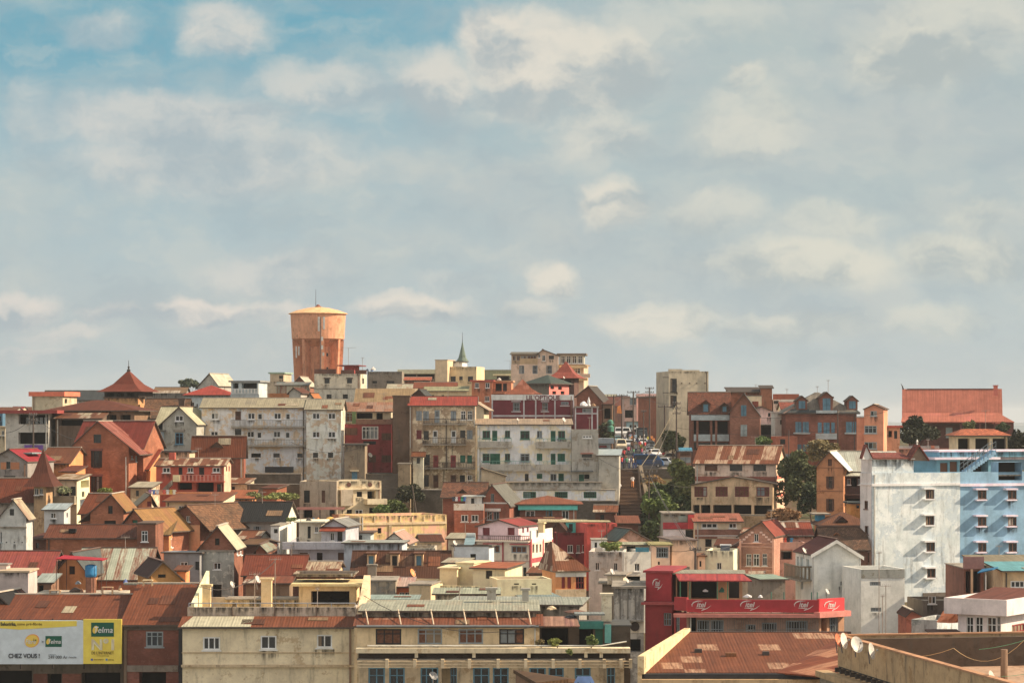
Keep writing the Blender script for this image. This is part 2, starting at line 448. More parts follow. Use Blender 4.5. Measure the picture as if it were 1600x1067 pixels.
        if kind == 'gf':
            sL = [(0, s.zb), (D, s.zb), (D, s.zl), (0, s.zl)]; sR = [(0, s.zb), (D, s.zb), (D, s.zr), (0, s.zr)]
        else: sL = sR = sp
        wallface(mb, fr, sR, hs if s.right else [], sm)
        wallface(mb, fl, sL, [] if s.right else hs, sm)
        bk = [(u, z) for u, z in front_poly]
        if kind in ('gs', 'sh'): zz = sp[2][1]; bk = [(0, s.zb), (w, s.zb), (w, zz), (0, zz)]
        mb.poly([P_(u, D, z) for u, z in bk], 0)
        if kind == 'par':
            h = roof[1]; p = .2; zd = s.ze - h
            for a, b, c, d in ((0, w, 0, p), (0, w, D - p, D), (0, p, p, D - p), (w - p, w, p, D - p)):
                mb.poly([P_(a, c, s.ze), P_(b, c, s.ze), P_(b, d, s.ze), P_(a, d, s.ze)], 0)
            q = [(p, p), (w - p, p), (w - p, D - p), (p, D - p)]
            for (a, b), (c, d) in zip(q, q[1:] + q[:1]): mb.poly([P_(a, b, zd), P_(c, d, zd), P_(c, d, s.ze), P_(a, b, s.ze)], 0)
        elif kind in ('flat', 'slab'):
            mb.poly([P_(0, 0, s.ze), P_(w, 0, s.ze), P_(w, D, s.ze), P_(0, D, s.ze)], 0)
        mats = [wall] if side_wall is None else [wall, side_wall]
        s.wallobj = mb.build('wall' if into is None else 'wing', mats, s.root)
        sq = random.Random(int(Y * 7 + x0 * 3))
        for fp, hole, k, ck in wins:
            make_window(s.root, fp, hole, k, ck)
            if fp is fa and wall.name.startswith('plaster') and k in 'wdbf' and sq.random() < .55:      # drips below the sill
                h_ = sq.uniform(.5, 1.5); st = MB(); e_ = sq.uniform(.0, .2); z1 = hole[1] - .11; z0 = max(z1 - h_, s.zb + .1)
                st.poly([P_(hole[0] - e_, -.012, z0), P_(hole[2] + e_, -.012, z0), P_(hole[2] + e_, -.012, z1), P_(hole[0] - e_, -.012, z1)]); st.build('rain_stain', STAIN(), s.root)
        if wall.name.startswith('plaster') and kind != 'gf' and w > 2.5 and sq.random() < .75:               # mould under the coping
            h_ = min(sq.uniform(.5, 1.3), .8 + w * .1); st = MB(); st.poly([P_(.02, -.008, s.ze - h_), P_(w - .02, -.008, s.ze - h_), P_(w - .02, -.008, s.ze - .02), P_(.02, -.008, s.ze - .02)])
            if not any(q[1] < s.ze and q[3] > s.ze - h_ for q in hf): st.build('rain_stain', STAIN(), s.root)
        # roof
        rb = MB(); rm = roof[-1] if not isinstance(roof[1], bpy.types.Material) else roof[1]
        edge = PT((70, 60, 52), .8)
        s.roofobj = None
        def strip(prof, ptf, b0, b1):
            for (a0, z0), (a1, z1) in zip(prof, prof[1:]):
                T = [ptf(a0, b0, z0), ptf(a1, b0, z1), ptf(a1, b1, z1), ptf(a0, b1, z0)]
                Bt = [ptf(a0, b0, z0 - tt), ptf(a1, b0, z1 - tt), ptf(a1, b1, z1 - tt), ptf(a0, b1, z0 - tt)]
                n = (T[1] - T[0]).cross(T[3] - T[0])
                if n.z < 0: T = T[::-1]; Bt = Bt[::-1]
                rb.poly(T, 0); rb.poly(Bt[::-1], 1)
                for i in range(4): j = (i + 1) % 4; rb.poly([Bt[i], Bt[j], T[j], T[i]], 1)
        if kind == 'gf':
            o_ = roof[5] if len(roof) > 5 and not isinstance(roof[5], bpy.types.Material) else .35
            strip(prof, lambda a, b, z: P_(a, b, z), -o_, D + .2)
        elif kind in ('gs', 'sh'):
            os_ = ov if ov is not None else .3
            strip(prof, lambda a, b, z: P_(b, a, z), -os_, w + os_)
        elif kind == 'hip':
            zr = (HY - roof[2]) / FO * (mid.y); ins = min(roof[3], w / 2 - .05); o_ = roof[4]; s.sl = (zr - s.ze) / (D / 2)
            q = [P_(-o_, -o_, s.ze), P_(w + o_, -o_, s.ze), P_(w + o_, D + o_, s.ze), P_(-o_, D + o_, s.ze)]
            a, b = P_(ins, D / 2, zr), P_(w - ins, D / 2, zr)
            rb.poly([q[0], q[1], b, a]); rb.poly([q[1], q[2], b]); rb.poly([q[2], q[3], a, b]); rb.poly([q[3], q[0], a])
            dz = Vector((0, 0, -.15)); qb = [x + dz for x in q]; rb.poly(qb[::-1], 1)
            for i in range(4): j = (i + 1) % 4; rb.poly([qb[i], qb[j], q[j], q[i]], 1)
        elif kind == 'fl':
            zr = (HY - roof[2]) / FO * mid.y; o_ = roof[3]; cx, cy = w / 2, D / 2
            prev = None
            for f, r in ((0, 1.), (.12, .78), (.35, .48), (1., .0)):
                hw, hd = (w / 2 + o_) * r, (D / 2 + o_) * r; z = s.ze + (zr - s.ze) * f
                q = [P_(cx - hw, cy - hd, z), P_(cx + hw, cy - hd, z), P_(cx + hw, cy + hd, z), P_(cx - hw, cy + hd, z)]
                if prev is not None:
                    for i in range(4):
                        j = (i + 1) % 4
                        rb.poly([prev[i], prev[j], q[j], q[i]] if r > 0 else [prev[i], prev[j], q[i]])
                else: rb.poly(q[::-1], 1)
                prev = q
        elif kind == 'slab':
            t_, o_ = roof[2], roof[3]
            rb.box(P_, -o_, w + o_, -o_, D + o_, s.ze + .004, s.ze + t_)
        elif kind == 'par':
            zd = s.ze - roof[1] + .003; rb.box(P_, .203, w - .203, .203, D - .203, zd - .15, zd)
        s.extras(kind, roof, rb, w, D)
        if rb.v:
            nm = 'roof_deck' if kind == 'par' else 'roof'
            s.roofobj = rb.build(nm, [rm, edge] if kind not in ('slab', 'par') else [rm], s.root)
    def extras(s, kind, roof, rb, w, D):
        """what every house here has: a rain pipe, a ridge cap, a patch or two on the sheets"""
        q = random.Random(int(s.Y * 10 + s.w * 31)); P_ = s.pt
        if s.into is None and w > 5 and s.Y < 440 and kind != 'fl':
            u = q.choice((.25, w - .4)); m = MB(); m.box(P_, u, u + .12, -.16, -.03, s.zb, s.ze - .15); m.build('drain_pipe', PT(q.choice(((70, 62, 56), (150, 148, 140), (110, 84, 66))), .7), s.root)
        rm = roof[1] if len(roof) > 1 and isinstance(roof[1], bpy.types.Material) else None
        if rm is None or kind not in ('gs', 'gf', 'sh'): return
        pale = q.random() < .5; cap = PT((150, 140, 124) if pale else (84, 62, 52), .7)
        if kind == 'gs':
            m = MB(); m.box(P_, -.3, w + .3, s.rv - .16, s.rv + .16, s.zr_ + .1, s.zr_ + .19); m.build('ridge_cap', cap, s.root)
        if kind == 'gf':
            A = s.prof[1]; m = MB(); m.box(P_, A[0] - .15, A[0] + .15, -.38, D + .22, A[1] - .03, A[1] + .05); m.build('ridge_cap', cap, s.root)
        if kind in ('gs', 'sh') and rm.name.startswith('corr') and w > 3.5 and s.Y < 400:
            sl = s.sl; L = s.rv if kind == 'gs' else D
            for _ in range(q.randint(1, 3)):
                a = q.uniform(.05, .8) * w; b = min(w - .1, a + q.uniform(.7, 1.8)); v0 = q.uniform(0, .55) * L; v1 = min(L - .2, v0 + q.uniform(.8, 2.2))
                if v1 - v0 < .4 or b - a < .4: continue
                lz = lambda v: s.ze + sl * v + .15
                c = [P_(a, v0, lz(v0)), P_(b, v0 + q.uniform(-.1, .1), lz(v0)), P_(b, v1, lz(v1)), P_(a, v1, lz(v1))]; m = MB(); m.hexa(c + [x + Vector((0, 0, .03)) for x in c])
                m.build('patch_sheet', SH(q.choice(((150, 84, 58), (112, 62, 46), (186, 172, 148), (160, 120, 96), (126, 70, 50)))), s.root)
    def pt(s, u, v, z): return s.o + s.e1 * u + s.e2 * v + Vector((0, 0, z))
    def F(s, px, py, v=0.):
        d = Vector(((px - HX) / FO, 1, (HY - py) / FO)); q = s.o + s.e2 * v
        p = d * (q.dot(s.e2) / d.dot(s.e2)); return ((p - s.o).dot(s.e1), p.z)
    def S(s, px, py):
        d = Vector(((px - HX) / FO, 1, (HY - py) / FO)); q = s.o + s.e1 * (s.w if s.right else 0)
        p = d * (q.dot(s.e1) / d.dot(s.e1)); return ((p - s.o).dot(s.e2), p.z)
    def box(s, name, mat, x0, y0, x1, y1, v0, v1, parent=None, top=None, smooth=False):
        """a part whose front (at v0 behind the facade) covers the given photo rectangle"""
        a, b = s.F(x0, y0, v0), s.F(x1, y1, v0); mb = MB()
        mb.box(s.pt, min(a[0], b[0]), max(a[0], b[0]), v0, v1, min(a[1], b[1]), max(a[1], b[1]), 0, top)
        return mb.build(name, mat, parent or s.root, smooth)
    def sbox(s, name, mat, x0, y0, x1, y1, out=.1, thick=.1, parent=None):
        """a part standing proud of the visible side wall"""
        a, b = s.S(x0, y0), s.S(x1, y1); mb = MB()
        mb.box(s.fs, min(a[0], b[0]), max(a[0], b[0]), -out, thick - out, min(a[1], b[1]), max(a[1], b[1]))
        return mb.build(name, mat, parent or s.root)
    def balcony(s, x0, x1, ytop, ybot, dep=1.1, mat=None, style='solid', rail=None, slab_t=.16):
        a, b = s.F(x0, ybot, -dep), s.F(x1, ytop, -dep); u0, u1, z0, z1 = a[0], b[0], a[1], b[1]
        m = mat or s.wall; mb = MB(); mb.box(s.pt, u0, u1, -dep, -.003, z0 - slab_t, z0); bo = mb.build('balcony', m, s.root)
        r = MB(); z0 += .003
        if style == 'solid':
            for q in ((u0, u1, -dep, -dep + .12), (u0, u0 + .12, -dep + .12, -.01), (u1 - .12, u1, -dep + .12, -.01)): r.box(s.pt, *q, z0, z1)
        else:
            r.box(s.pt, u0, u1, -dep, -dep + .06, z1 - .07, z1); r.box(s.pt, u0, u1, -dep, -dep + .06, z0 + .05, z0 + .1)
            r.box(s.pt, u0, u0 + .05, -dep + .06, -.01, z1 - .06, z1 - .01); r.box(s.pt, u1 - .05, u1, -dep + .06, -.01, z1 - .06, z1 - .01)
            st = .22 if style == 'bars' else .5; bw = .02 if style == 'bars' else .1
            n = max(2, int((u1 - u0) / st))
            for i in range(n + 1):
                x = u0 + bw + (u1 - u0 - 2 * bw) * i / n; r.box(s.pt, x - bw, x + bw, -dep + .01, -dep + .05, z0, z1 - .07)
        r.build('railing', rail or m, bo); return bo
    def dormer(s, px, py, w, h, mat_wall, mat_roof, kind='w', ck='b', v=.6, depth=2.6, gable=True):
        """dormer whose front face covers photo px..px+w, py..py+h at v behind the facade"""
        u0, z1 = s.F(px, py, v); u1, z0 = s.F(px + w, py + h, v); W = u1 - u0
        zt = z1 - (W * .42 if gable else .2); mb = MB()
        fp = lambda u, d, z: s.pt(u0 + u, v + d, z)
        hw = (round(W * .2, 4), round(z0 + (zt - z0) * .12, 4), round(W * .8, 4), round(z0 + (zt - z0) * .95, 4), DEPTH[kind])
        poly = [(0, z0), (W, z0), (W, zt), (W / 2, z1), (0, zt)] if gable else [(0, z0), (W, z0), (W, z1 - .1), (0, z1 - .1)]
        wallface(mb, fp, poly, [hw])
        ze = zt if gable else z1 - .1
        mb.poly([fp(0, 0, z0), fp(0, depth, z0), fp(0, depth, ze), fp(0, 0, ze)]); mb.poly([fp(W, 0, z0), fp(W, 0, ze), fp(W, depth, ze), fp(W, depth, z0)])
        o = mb.build('dormer', mat_wall, s.root); r = MB()
        if gable:
            for a, b in ((-.2, W / 2), (W + .2, W / 2)):
                za = zt - .2 * (z1 - zt) / (W / 2); q = [fp(a, -.25, za + .02), fp(b, -.25, z1 + .02), fp(b, depth, z1 + .02), fp(a, depth, za + .02)]
                up = Vector((0, 0, .1)); r.hexa(q + [x + up for x in q])
        else: r.box(fp, -.15, W + .15, -.25, depth, z1 - .09, z1 + .03)
        r.build('dormer_roof', mat_roof, o); make_window_child(o, fp, hw, kind, ck); return o
    def chimney(s, px, py, w, h, mat, v=3., dep=None, cap=True):
        a, b = s.F(px, py, v), s.F(px + w, py + h, v); mb = MB(); W = b[0] - a[0]; d = dep or W
        mb.box(s.pt, a[0], b[0], v, v + d, b[1], a[1]); o = mb.build('chimney', mat, s.root)
        if cap: c = MB(); c.box(s.pt, a[0] - .12, b[0] + .12, v - .12, v + d + .12, a[1] + .003, a[1] + .16); c.build('cap', mat, o)
        return o
def coat(b, mat, pts, holes, v=-.05, name='render_coat'):
    """a skin of plaster standing proud of the facade, cut out round the windows"""
    m = MB(); hs = []
    for x, y, w_, h_ in holes:
        a, c = b.F(x, y), b.F(x + w_, y + h_); hs.append((a[0] - .02, c[1] - .02, c[0] + .02, a[1] + .02, .05))
    P0 = [b.F(*p) for p in pts]
    wallface(m, lambda u, d, z: b.pt(u, v + d, z), P0, hs); return m.build(name, mat, b.root)
def make_window_child(parent, fp, hole, kind, ck):
    o = make_window(parent, fp, hole, kind if kind in 'ds' else 'd', ck); return o
# ------------------------------------------------------------------ far and middle tiers
CREAM = PL((166, 150, 120), .45); WHITE = PL((186, 180, 168), .45); WHITE2 = PL((182, 178, 170), .3); GREYW = PL((146, 142, 132), .7)
PALEB = PL((150, 160, 160), .35); BEIGE = PL((158, 140, 114), .5); BRICK = BR((146, 82, 50)); BRICKD = BR((112, 66, 46)); TANB = BR((158, 108, 76))
DIRTY = PL((140, 118, 92), .9, (176, 160, 132)); BROWNW = PL((92, 74, 60), .8); STONE = BR((92, 80, 66), .7); CONC = PL((118, 110, 98), .8)
RUST = SH((130, 70, 42)); RUSTW = SH((146, 82, 56), (196, 178, 150), .4, .9); RUSTD = SH((112, 58, 40)); REDR = SH((176, 62, 52), None, .2, 1.2, d=.3); PALER = SH((186, 178, 158), (160, 120, 92), .12)
TILE = TL((136, 78, 50)); TILED = TL((104, 68, 50)); GREYR = SH((120, 124, 122), (150, 130, 112), .15); WHITER = SH((214, 206, 188), (190, 170, 140), .15, d=.2)
MAGR = SH((170, 36, 54), None, .1, 1.4, d=.2); ROSER = SH((178, 104, 88), (160, 82, 66), .3, 1.6, d=.3); PINKR = SH((176, 132, 112), (150, 104, 84), .4)
DARKR = SH((34, 33, 33), None, .1, 1.0, d=.3); BOARD = PT((74, 58, 48), .85); DARKW = PT((52, 44, 40), .9); BLUEF = PT((140, 152, 152), .7)

# --- skyline behind the hilltop
H('flat_roof_block', 'cream flat block with orange red roof edge beside the pagoda tower', 430, 50, 98, 619, CREAM, ('slab', PT((196, 84, 50), .7), .75, .45), th=-18, x2=120, side='d 101 623 4 7')
H('slate_roof_house', 'long dark slate roofed house behind the pagoda roofed tower', 462, 66, 164, 625, GREYW, ('gs', SH((70, 74, 78)), 611, .5, .3), th=0, D=9)
t = H('pagoda_tower', 'tower with flared red pagoda roof and finial above brown gallery', 404, 163, 216, 622, PL((170, 120, 70), .4), ('slab', BOARD, .2, .2), th=-14, x2=226, side='d 216 632 3 17')
t2 = H('x', '', 404.6, 163, 216, 612, DARKW, ('fl', SH((140, 62, 46), None, .2, 1.), 578, 1.0), th=-14, D=t.D - 1, into=t, front='O 166 614 12 7;O 182 614 12 7;O 198 614 12 7', zb=t.ze + .2)
f = MB(); c = t2.pt(t2.w / 2, t2.D / 2, 0); zt = PX(0, 579, 404 + t.D / 2).z; f.lathe(c, [(.25, zt - .5), (.3, zt + .1), (.08, zt + .3), (.2, zt + .55), (.05, zt + .7), (.03, zt + 1.6)], 8); f.build('finial', DARKW, t.root)
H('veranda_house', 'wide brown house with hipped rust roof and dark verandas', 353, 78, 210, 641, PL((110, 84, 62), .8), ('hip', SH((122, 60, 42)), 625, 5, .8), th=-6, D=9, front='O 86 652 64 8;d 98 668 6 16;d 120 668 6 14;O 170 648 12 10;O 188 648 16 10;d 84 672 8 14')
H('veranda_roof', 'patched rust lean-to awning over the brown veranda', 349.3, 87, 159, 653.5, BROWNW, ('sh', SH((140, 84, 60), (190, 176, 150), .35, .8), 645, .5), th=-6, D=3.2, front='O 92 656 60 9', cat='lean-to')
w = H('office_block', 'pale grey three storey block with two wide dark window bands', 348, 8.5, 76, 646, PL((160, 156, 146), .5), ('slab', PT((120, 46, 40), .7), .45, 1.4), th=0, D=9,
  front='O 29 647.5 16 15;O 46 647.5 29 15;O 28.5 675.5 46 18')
for i in range(5): w.box('window', PT((120, 126, 128)), 41 + i * 7, 652, 46 + i * 7, 662, 1.2, 1.3)
w.box('awning_cloth', PT((96, 62, 130), .8), 38, 695, 67, 702, -.25, -.1)
H('blue_edge_house', 'narrow house with blue upper wall beside pale office block', 420, -30, 4, 644, PL((60, 96, 120), .5), ('slab', BOARD, .25, .3), D=8, front='d -6 650 8 8')
H('yellow_edge_house', 'small cream house with window row below the blue house', 372, -30, 8, 668, CREAM, ('slab', PT((150, 130, 100)), .2, .2), D=8, front='w -4 673 4 7;w 2.5 673 4 7')
for i, (a, b, y, yr, m, wl, lab) in enumerate([(-20, 24, 642, 637, 'RUST', 'GREYW', 'low red roof on the skyline above pale office block'), (16, 32, 641, 636, 'MAGR', 'CREAM', 'small roof with blue tank on skyline'), (32, 50, 643, 636.5, 'RUST', 'BRICK', 'little orange roofed hut beside cream flat block')]):
    H('skyline_house', lab, 610 + i * 6, a, b, y, globals()[wl], ('gs', globals()[m], yr, .5, .4), D=10)
H('grey_long_wall_house', 'low grey house with mixed rust and pale roofs near round tree', 462, 240, 288, 615, PL((112, 108, 102), .8), ('gs', SH((150, 112, 88), (196, 184, 164), .5, 2.), 606, .5, .3), D=8)
H('stained_wall_house', 'long stained grey wall with flat top behind tiled brown roof', 452, 222, 292, 614, PL((104, 100, 92), .9), ('par', .6, CONC), D=8)
b = H('brown_tile_house', 'house with big mottled brown tile roof and dark timber below', 396, 224, 290, 652, DARKW, ('gs', TL((128, 88, 58), .9), 624, .5, .5), th=0, D=10, front='O 228 656 30 12;O 262 656 22 12')
b.chimney(279, 625, 9, 12, BOARD, 2.2)
H('white_gable_house', 'pale gable with white sheet roof on the skyline beside round tree', 482, 309, 341, 606, GREYW, ('gf', WHITER, (306, 607), (328, 583), (343, 603)), th=-30, x2=369)
H('red_hip_house', 'pale blue house under bright red hipped roof', 424, 289, 362, 617, PALEB, ('hip', SH((186, 66, 56), None, .1, 1.4, d=.15), 602, 5, .5), th=0, D=9, front='w 296 628 8 8;d 307 631 2 5')
t = H('roof_terrace_house', 'pale blue rooftop terrace with white balusters and flat roof', 412, 360, 405, 616, PALEB, ('par', .9, CONC), th=-8, D=8, x2=413)
t2 = H('x', '', 412.6, 361, 404, 597, PALEB, ('slab', PT((110, 112, 110)), .25, .35), th=-8, D=6, into=t, zb=t.ze - .8, front='O 363.5 598.5 9 9;O 377.5 598.5 24 9')
t.balcony(361, 404, 607, 614.5, .15, style='balusters', rail=WHITE2)
t = H('step_block', 'beige flat roofed block with small tower box on the skyline', 502, 404, 446, 596, BEIGE, ('par', .5, CONC), th=-10, D=9)
H('x', '', 503, 422, 443, 584, BEIGE, ('slab', PT((120, 140, 120)), .3, .3), th=-10, D=6, into=t, front='d 436 587 6 5', zb=t.ze - .5)
H('patched_sheet_house', 'low house fronted with white and rust patched sheets', 436, 431, 480, 602.5, SH((206, 196, 176), (150, 84, 56), .35, 1.2), ('sh', GREYR, 598, .2), D=6)
H('brick_gable_house', 'little brick gable with white slope below the water tower', 472, 457, 482, 602, BRICK, ('gf', WHITER, (454, 603), (468.5, 588), (484, 604)), th=-24, x2=494)
H('orange_parapet_house', 'long low orange brown parapet above the white three storey block', 405, 418, 482, 614.5, PL((150, 92, 48), .7), ('par', .5, CONC), D=7)
H('hut', 'tiny grey gabled hut on orange brown parapet', 402, 452, 470, 612, GREYW, ('gf', RUSTD, (449, 615), (459, 605.5), (473, 614)), th=-12, D=5, cat='hut')
H('hut', 'tiny hut with sunlit orange roof slope beside white castle block', 400, 478, 488, 622, GREYW, ('gf', SH((206, 120, 66)), (477, 624), (485, 613.5), (491, 622)), th=-28, x2=500, cat='hut')

# --- white block below the water tower
t = H('castle_block', 'stained white block with brick parapet in front of water tower', 432, 491, 563, 584, PL((170, 160, 138), .8), ('par', .3, CONC), th=-9, x2=573, front='d 507 592 8 7;d 542 592 8 7', side='d 566 591 3 9')
H('x', '', 431, 491, 556, 608, PL((160, 154, 138), .8), ('slab', CONC, .15, .1), th=-9, D=3, into=t, front='d 510 616 8 7;d 535.5 616 8 7')
t.box('parapet', BRICKD, 491, 576.5, 525, 584.5, .02, .35); t.box('parapet', BRICKD, 532.5, 578, 553, 584.5, .02, .35); t.box('parapet', BRICKD, 555, 578, 572.5, 584.5, .02, .35)
for x0, x1 in ((503, 518), (538, 553)):
    pass
for x in (506, 541): t.box('window_hood', DARKW, x, 590, x + 10, 591.8, -.4, -.01)
H('roof_hut', 'dark red rooftop hut with flat slab on castle block', 437, 537.5, 553.5, 572, PL((126, 46, 44), .4), ('slab', PT((100, 40, 44)), .18, 1.), D=4, th=-9, cat='hut', zb=7.0)
H('grey_flat_block', 'plain grey brown flat roofed block behind rust sheets', 486, 574, 628, 580.5, PL((112, 102, 88), .5), ('par', .6, CONC), th=0, D=10, front='d 604 595 12 4;d 582 595 7 4')
H('bridge_roof_building', 'building with long cream roof beam over dark open floor', 506, 626, 684, 584, PL((120, 104, 84), .5), ('slab', PT((190, 172, 140)), .85, .6), D=10, front='O 630 585 20 7;O 652 585 26 7')
H('pink_sheet_house', 'low house with pale sheet roof and dusty red wall', 452, 606, 652, 609, PL((128, 70, 52), .6), ('gs', PALER, 601, .5, .4), D=7)
H('orange_strip_house', 'low house with orange tiled strip roof beneath cream beam', 470, 633, 672, 594.5, PL((140, 84, 56), .5), ('gs', TL((190, 92, 50), .3), 590, .5, .3), D=6)

# --- hotel like block, spire, and upper centre
t = H('cream_cube_block', 'cream cube building with taller end tower near green spire', 502, 699, 744.5, 573, PL((186, 162, 120), .25), ('par', .3, CONC), th=-13, x2=757, front='d 704 588 8 8;d 717.5 588 5.5 6;d 731 588 8 8')
H('x', '', 500.5, 680, 699, 563, PL((176, 154, 120), .3), ('slab', PT((150, 134, 110)), .15, .1), th=-13, D=6, into=t)
H('x', '', 505, 699, 722, 565.5, WHITE2, ('slab', PT((60, 60, 62)), .15, .3), th=-13, D=4, into=t, zb=t.ze - .4)
s = MB(); p = PX(722.5, 566, 622)
def PZ(py, Y): return (HY - py) / FO * Y
s.lathe((p.x, p.y), [(1.15, PZ(600, 622)), (1.15, PZ(566, 622))], 8)
ch = empty('church_spire', (p.x, p.y, PZ(600, 622)), 'slender green copper church spire behind cream cube building', 'spire')
s.build('tower', BEIGE, ch); s = MB()
s.lathe((p.x, p.y), [(1.6, PZ(566, 622)), (1.5, PZ(564.5, 622)), (.95, PZ(559, 622)), (.62, PZ(551, 622)), (.3, PZ(542, 622)), (.06, PZ(534, 622))], 8); s.build('spire', PL((84, 98, 86), .5), ch)
s = MB(); s.tube([(p.x, p.y, PZ(535, 622)), (p.x, p.y, PZ(519, 622))], [.07, .03], 5); s.build('finial', DARKW, ch)
H('green_roof_house', 'dull olive green roofed house between cream cube and apartments', 524, 757, 800, 593, PL((100, 94, 74), .5), ('gs', SH((98, 100, 74)), 579, .5, .3), D=10)
t = H('awning_stall', 'small pale rooftop canopy in front of olive green roof', 515, 776, 796, 587, DARKW, ('slab', PT((196, 170, 130)), .35, .7), D=4, front='O 778 589 16 5', cat='shelter')
t = H('apartment_block', 'tall pale pink apartment block with glazed top floor on skyline', 486, 798.5, 872, 569, PL((176, 152, 130), .4), ('par', .2, CONC), D=11, th=-2, front='b 811 571 8 13;b 832 571 8 13;b 853.5 571 9 13')
t2 = H('x', '', 487, 799, 840, 554, PL((150, 128, 100), .3), ('sh', SH((120, 112, 100)), 551, .5), D=8, th=-2, into=t, zb=t.ze - .1, front='f 801 556 5 7;f 807.5 556 5 7;f 814 556 8 7;f 824 555.5 14 7')
t2.box('balcony', PL((150, 126, 92), .3), 812, 560, 840, 570, -1, -.8)
H('x', '', 486.6, 840, 872, 555, PL((170, 146, 124), .3), ('gf', SH((150, 130, 104)), (838, 554), (848, 545.6), (873, 555)), D=8, th=-2, into=t, zb=t.ze - .1, front='w 841 553 3 6;w 847 555 5 9;d 857.5 555.5 8 6')
t2 = H('x', '', 489, 873, 912, 571, PL((168, 144, 118), .4), ('slab', PT((120, 96, 70)), .2, .4), D=9, th=-12, x2=919, into=t, front='w 898 575 9 9;w 911.5 576 6 8')
t3 = H('x', '', 490, 874, 912, 555, PL((140, 140, 128), .3), ('slab', PT((96, 84, 72)), .35, .5), D=7, th=-12, x2=914, into=t, zb=t2.ze + .2, front='w 876 556 7 12;w 885 556 7 12;w 894 556 7 12;w 903 556 7 12')
for y in (571, 590.5): t2.box('ledge', PT((176, 146, 98)), 874, y, 918, y + 4, -1.1, .2)
t2.box('balcony', PL((176, 150, 124), .3), 905, 584, 922, 590, -1.5, -1.3)
t = H('pagoda_house', 'dark house under steep flared rose red pyramid roof', 443, 864, 897, 591, PL((80, 56, 48), .6), ('fl', SH((176, 82, 72), None, .2, 1., d=.2), 564, 1.1), th=-12, D=4.5, front='O 870 594 22 10')
t = H('green_hip_house', 'rose walled house with low dark green hipped roof', 432, 822, 858, 599, PL((92, 86, 76), .6), ('hip', SH((72, 84, 80)), 585.5, 3, .6), th=-16, x2=889, side_wall=PL((176, 92, 82), .3), side='d 860 602 6 6;d 872 603 6 6;d 863 611 6 5;d 876 611 6 5')
t = H('rust_pyramid_house', 'house under flared rusty pyramid roof behind the shop lettering', 408, 795, 838, 616, BRICKD, ('fl', SH((158, 84, 64), (176, 110, 86), .3, .9), 592, 1.), th=0, D=4.6)
t = H('orange_flat_house', 'orange rendered flat house with red roof band and open terrace', 444, 737, 769, 596, PL((160, 96, 64), .4), ('slab', PT((150, 62, 48)), .25, .3), D=7, th=-3, front='w 742 598 6.5 8;w 758.5 598 6.5 8;w 741 619 7 8;w 757.5 619 7 8')
t2 = H('x', '', 445, 770, 799, 596.5, PL((176, 112, 76), .4), ('slab', PT((180, 130, 90)), .2, .3), D=6, th=-3, into=t, front='O 774 599 10 12;D 786 599 6 12')
t2.balcony(770, 790, 608, 613, 1., style='bars', rail=DARKW)
t = H('rust_roof_villa', 'cream villa with rust main roof and pale green lean-to', 442, 664, 730, 611, PL((176, 158, 122), .3), ('sh', SH((168, 166, 130)), 604.5, .5), D=5, front='dg 670 617 8 4;dg 690 617 4 3')
H('x', '', 446, 648, 712, 606.5, CREAM, ('gs', SH((146, 72, 48)), 598, .5, .4), D=7, into=t)
H('dark_gable_hut', 'small dark triangular gable above the red roofed tenement', 398, 643, 664, 619.5, BRICKD, ('gf', SH((72, 74, 74)), (640, 620), (655, 607.5), (667, 620)), D=6, th=-8, cat='hut')
t = H('beige_sheet_house', 'tall beige and pink corrugated sheet roof beside castle block', 398, 555, 648, 634, DARKW, ('sh', SH((178, 142, 112), (196, 168, 134), .5, 2.2, 8., d=.25), 609, .2), D=6)

# --- long white block and its neighbours
t = H('white_block', 'long stained white three storey block with pale corrugated roof', 356, 315, 478, 636.5, PL((216, 203, 180), .55, (176, 154, 124)), ('gs', SH((172, 162, 138), (150, 140, 118), .3), 623, .5, .55), th=0, D=8.5,
  front='w 330 645 11.5 10;w 387 645 11.5 10;w 428 645 11.5 10;Dw 402 645 8.5 19;Dw 446 645 8 19;Dn 367.5 642.5 9 14;w 329 673.5 12 10;w 386 673.5 11.5 10;w 427 673.5 11.5 10;Dw 401 674 8.5 19;Dw 445.5 674 8 19;d 367 670 10 12;d 392.5 708 15 6.5;d 427 708 10 6.5;d 464.5 708 8.5 6.5')
t.balcony(361, 478, 656, 666.5, 1.1, style='bars', mat=PL((130, 124, 112), .9), rail=PT((116, 112, 104))); t.balcony(384, 478, 686.5, 696, 1.1, style='bars', mat=PL((130, 124, 112), .9), rail=PT((116, 112, 104)))
H('x', '', 354.6, 478.5, 533, 640, PL((206, 192, 166), .65, (162, 142, 116)), ('gs', SH((166, 158, 138)), 625, .5, .4), D=9, into=t, front='w 488 645 12 10;w 512.5 645 12 10;w 488 674 12 10;w 512.5 674 12 10;d 489 707 8 8;d 512.5 707 8 8')
t.box('plinth_tarpaulin', PT((44, 44, 46)), 414, 729, 458, 738, -1.4, -.6)
t = H('red_tenement', 'dark red rendered house with white casement below open terrace', 362, 534, 612, 662.5, PL((116, 42, 42), .45), ('par', .3, CONC), D=9, front='sn 538 668.5 20 11;w 565.5 666 25.5 20;sn 596.5 676.5 15 11;sn 596.5 711 15 11;sn 576 711 11 11;sk 568 689 19 5')
H('x', '', 363, 612.2, 640, 655, BROWNW, ('slab', BOARD, .2, .2), D=7, into=t)
t.box('parapet', PL((110, 80, 66), .6), 556, 655, 627, 662.8, -.15, -.02)
H('x', '', 364, 535, 611, 643, PL((150, 140, 116), .5), ('sh', SH((176, 118, 98), (160, 130, 110), .3, 1.3), 630, .5), D=5, into=t, front='O 557 645 25 9;O 588 645 10 13;f 536 645 16 14', zb=t.ze - .3)
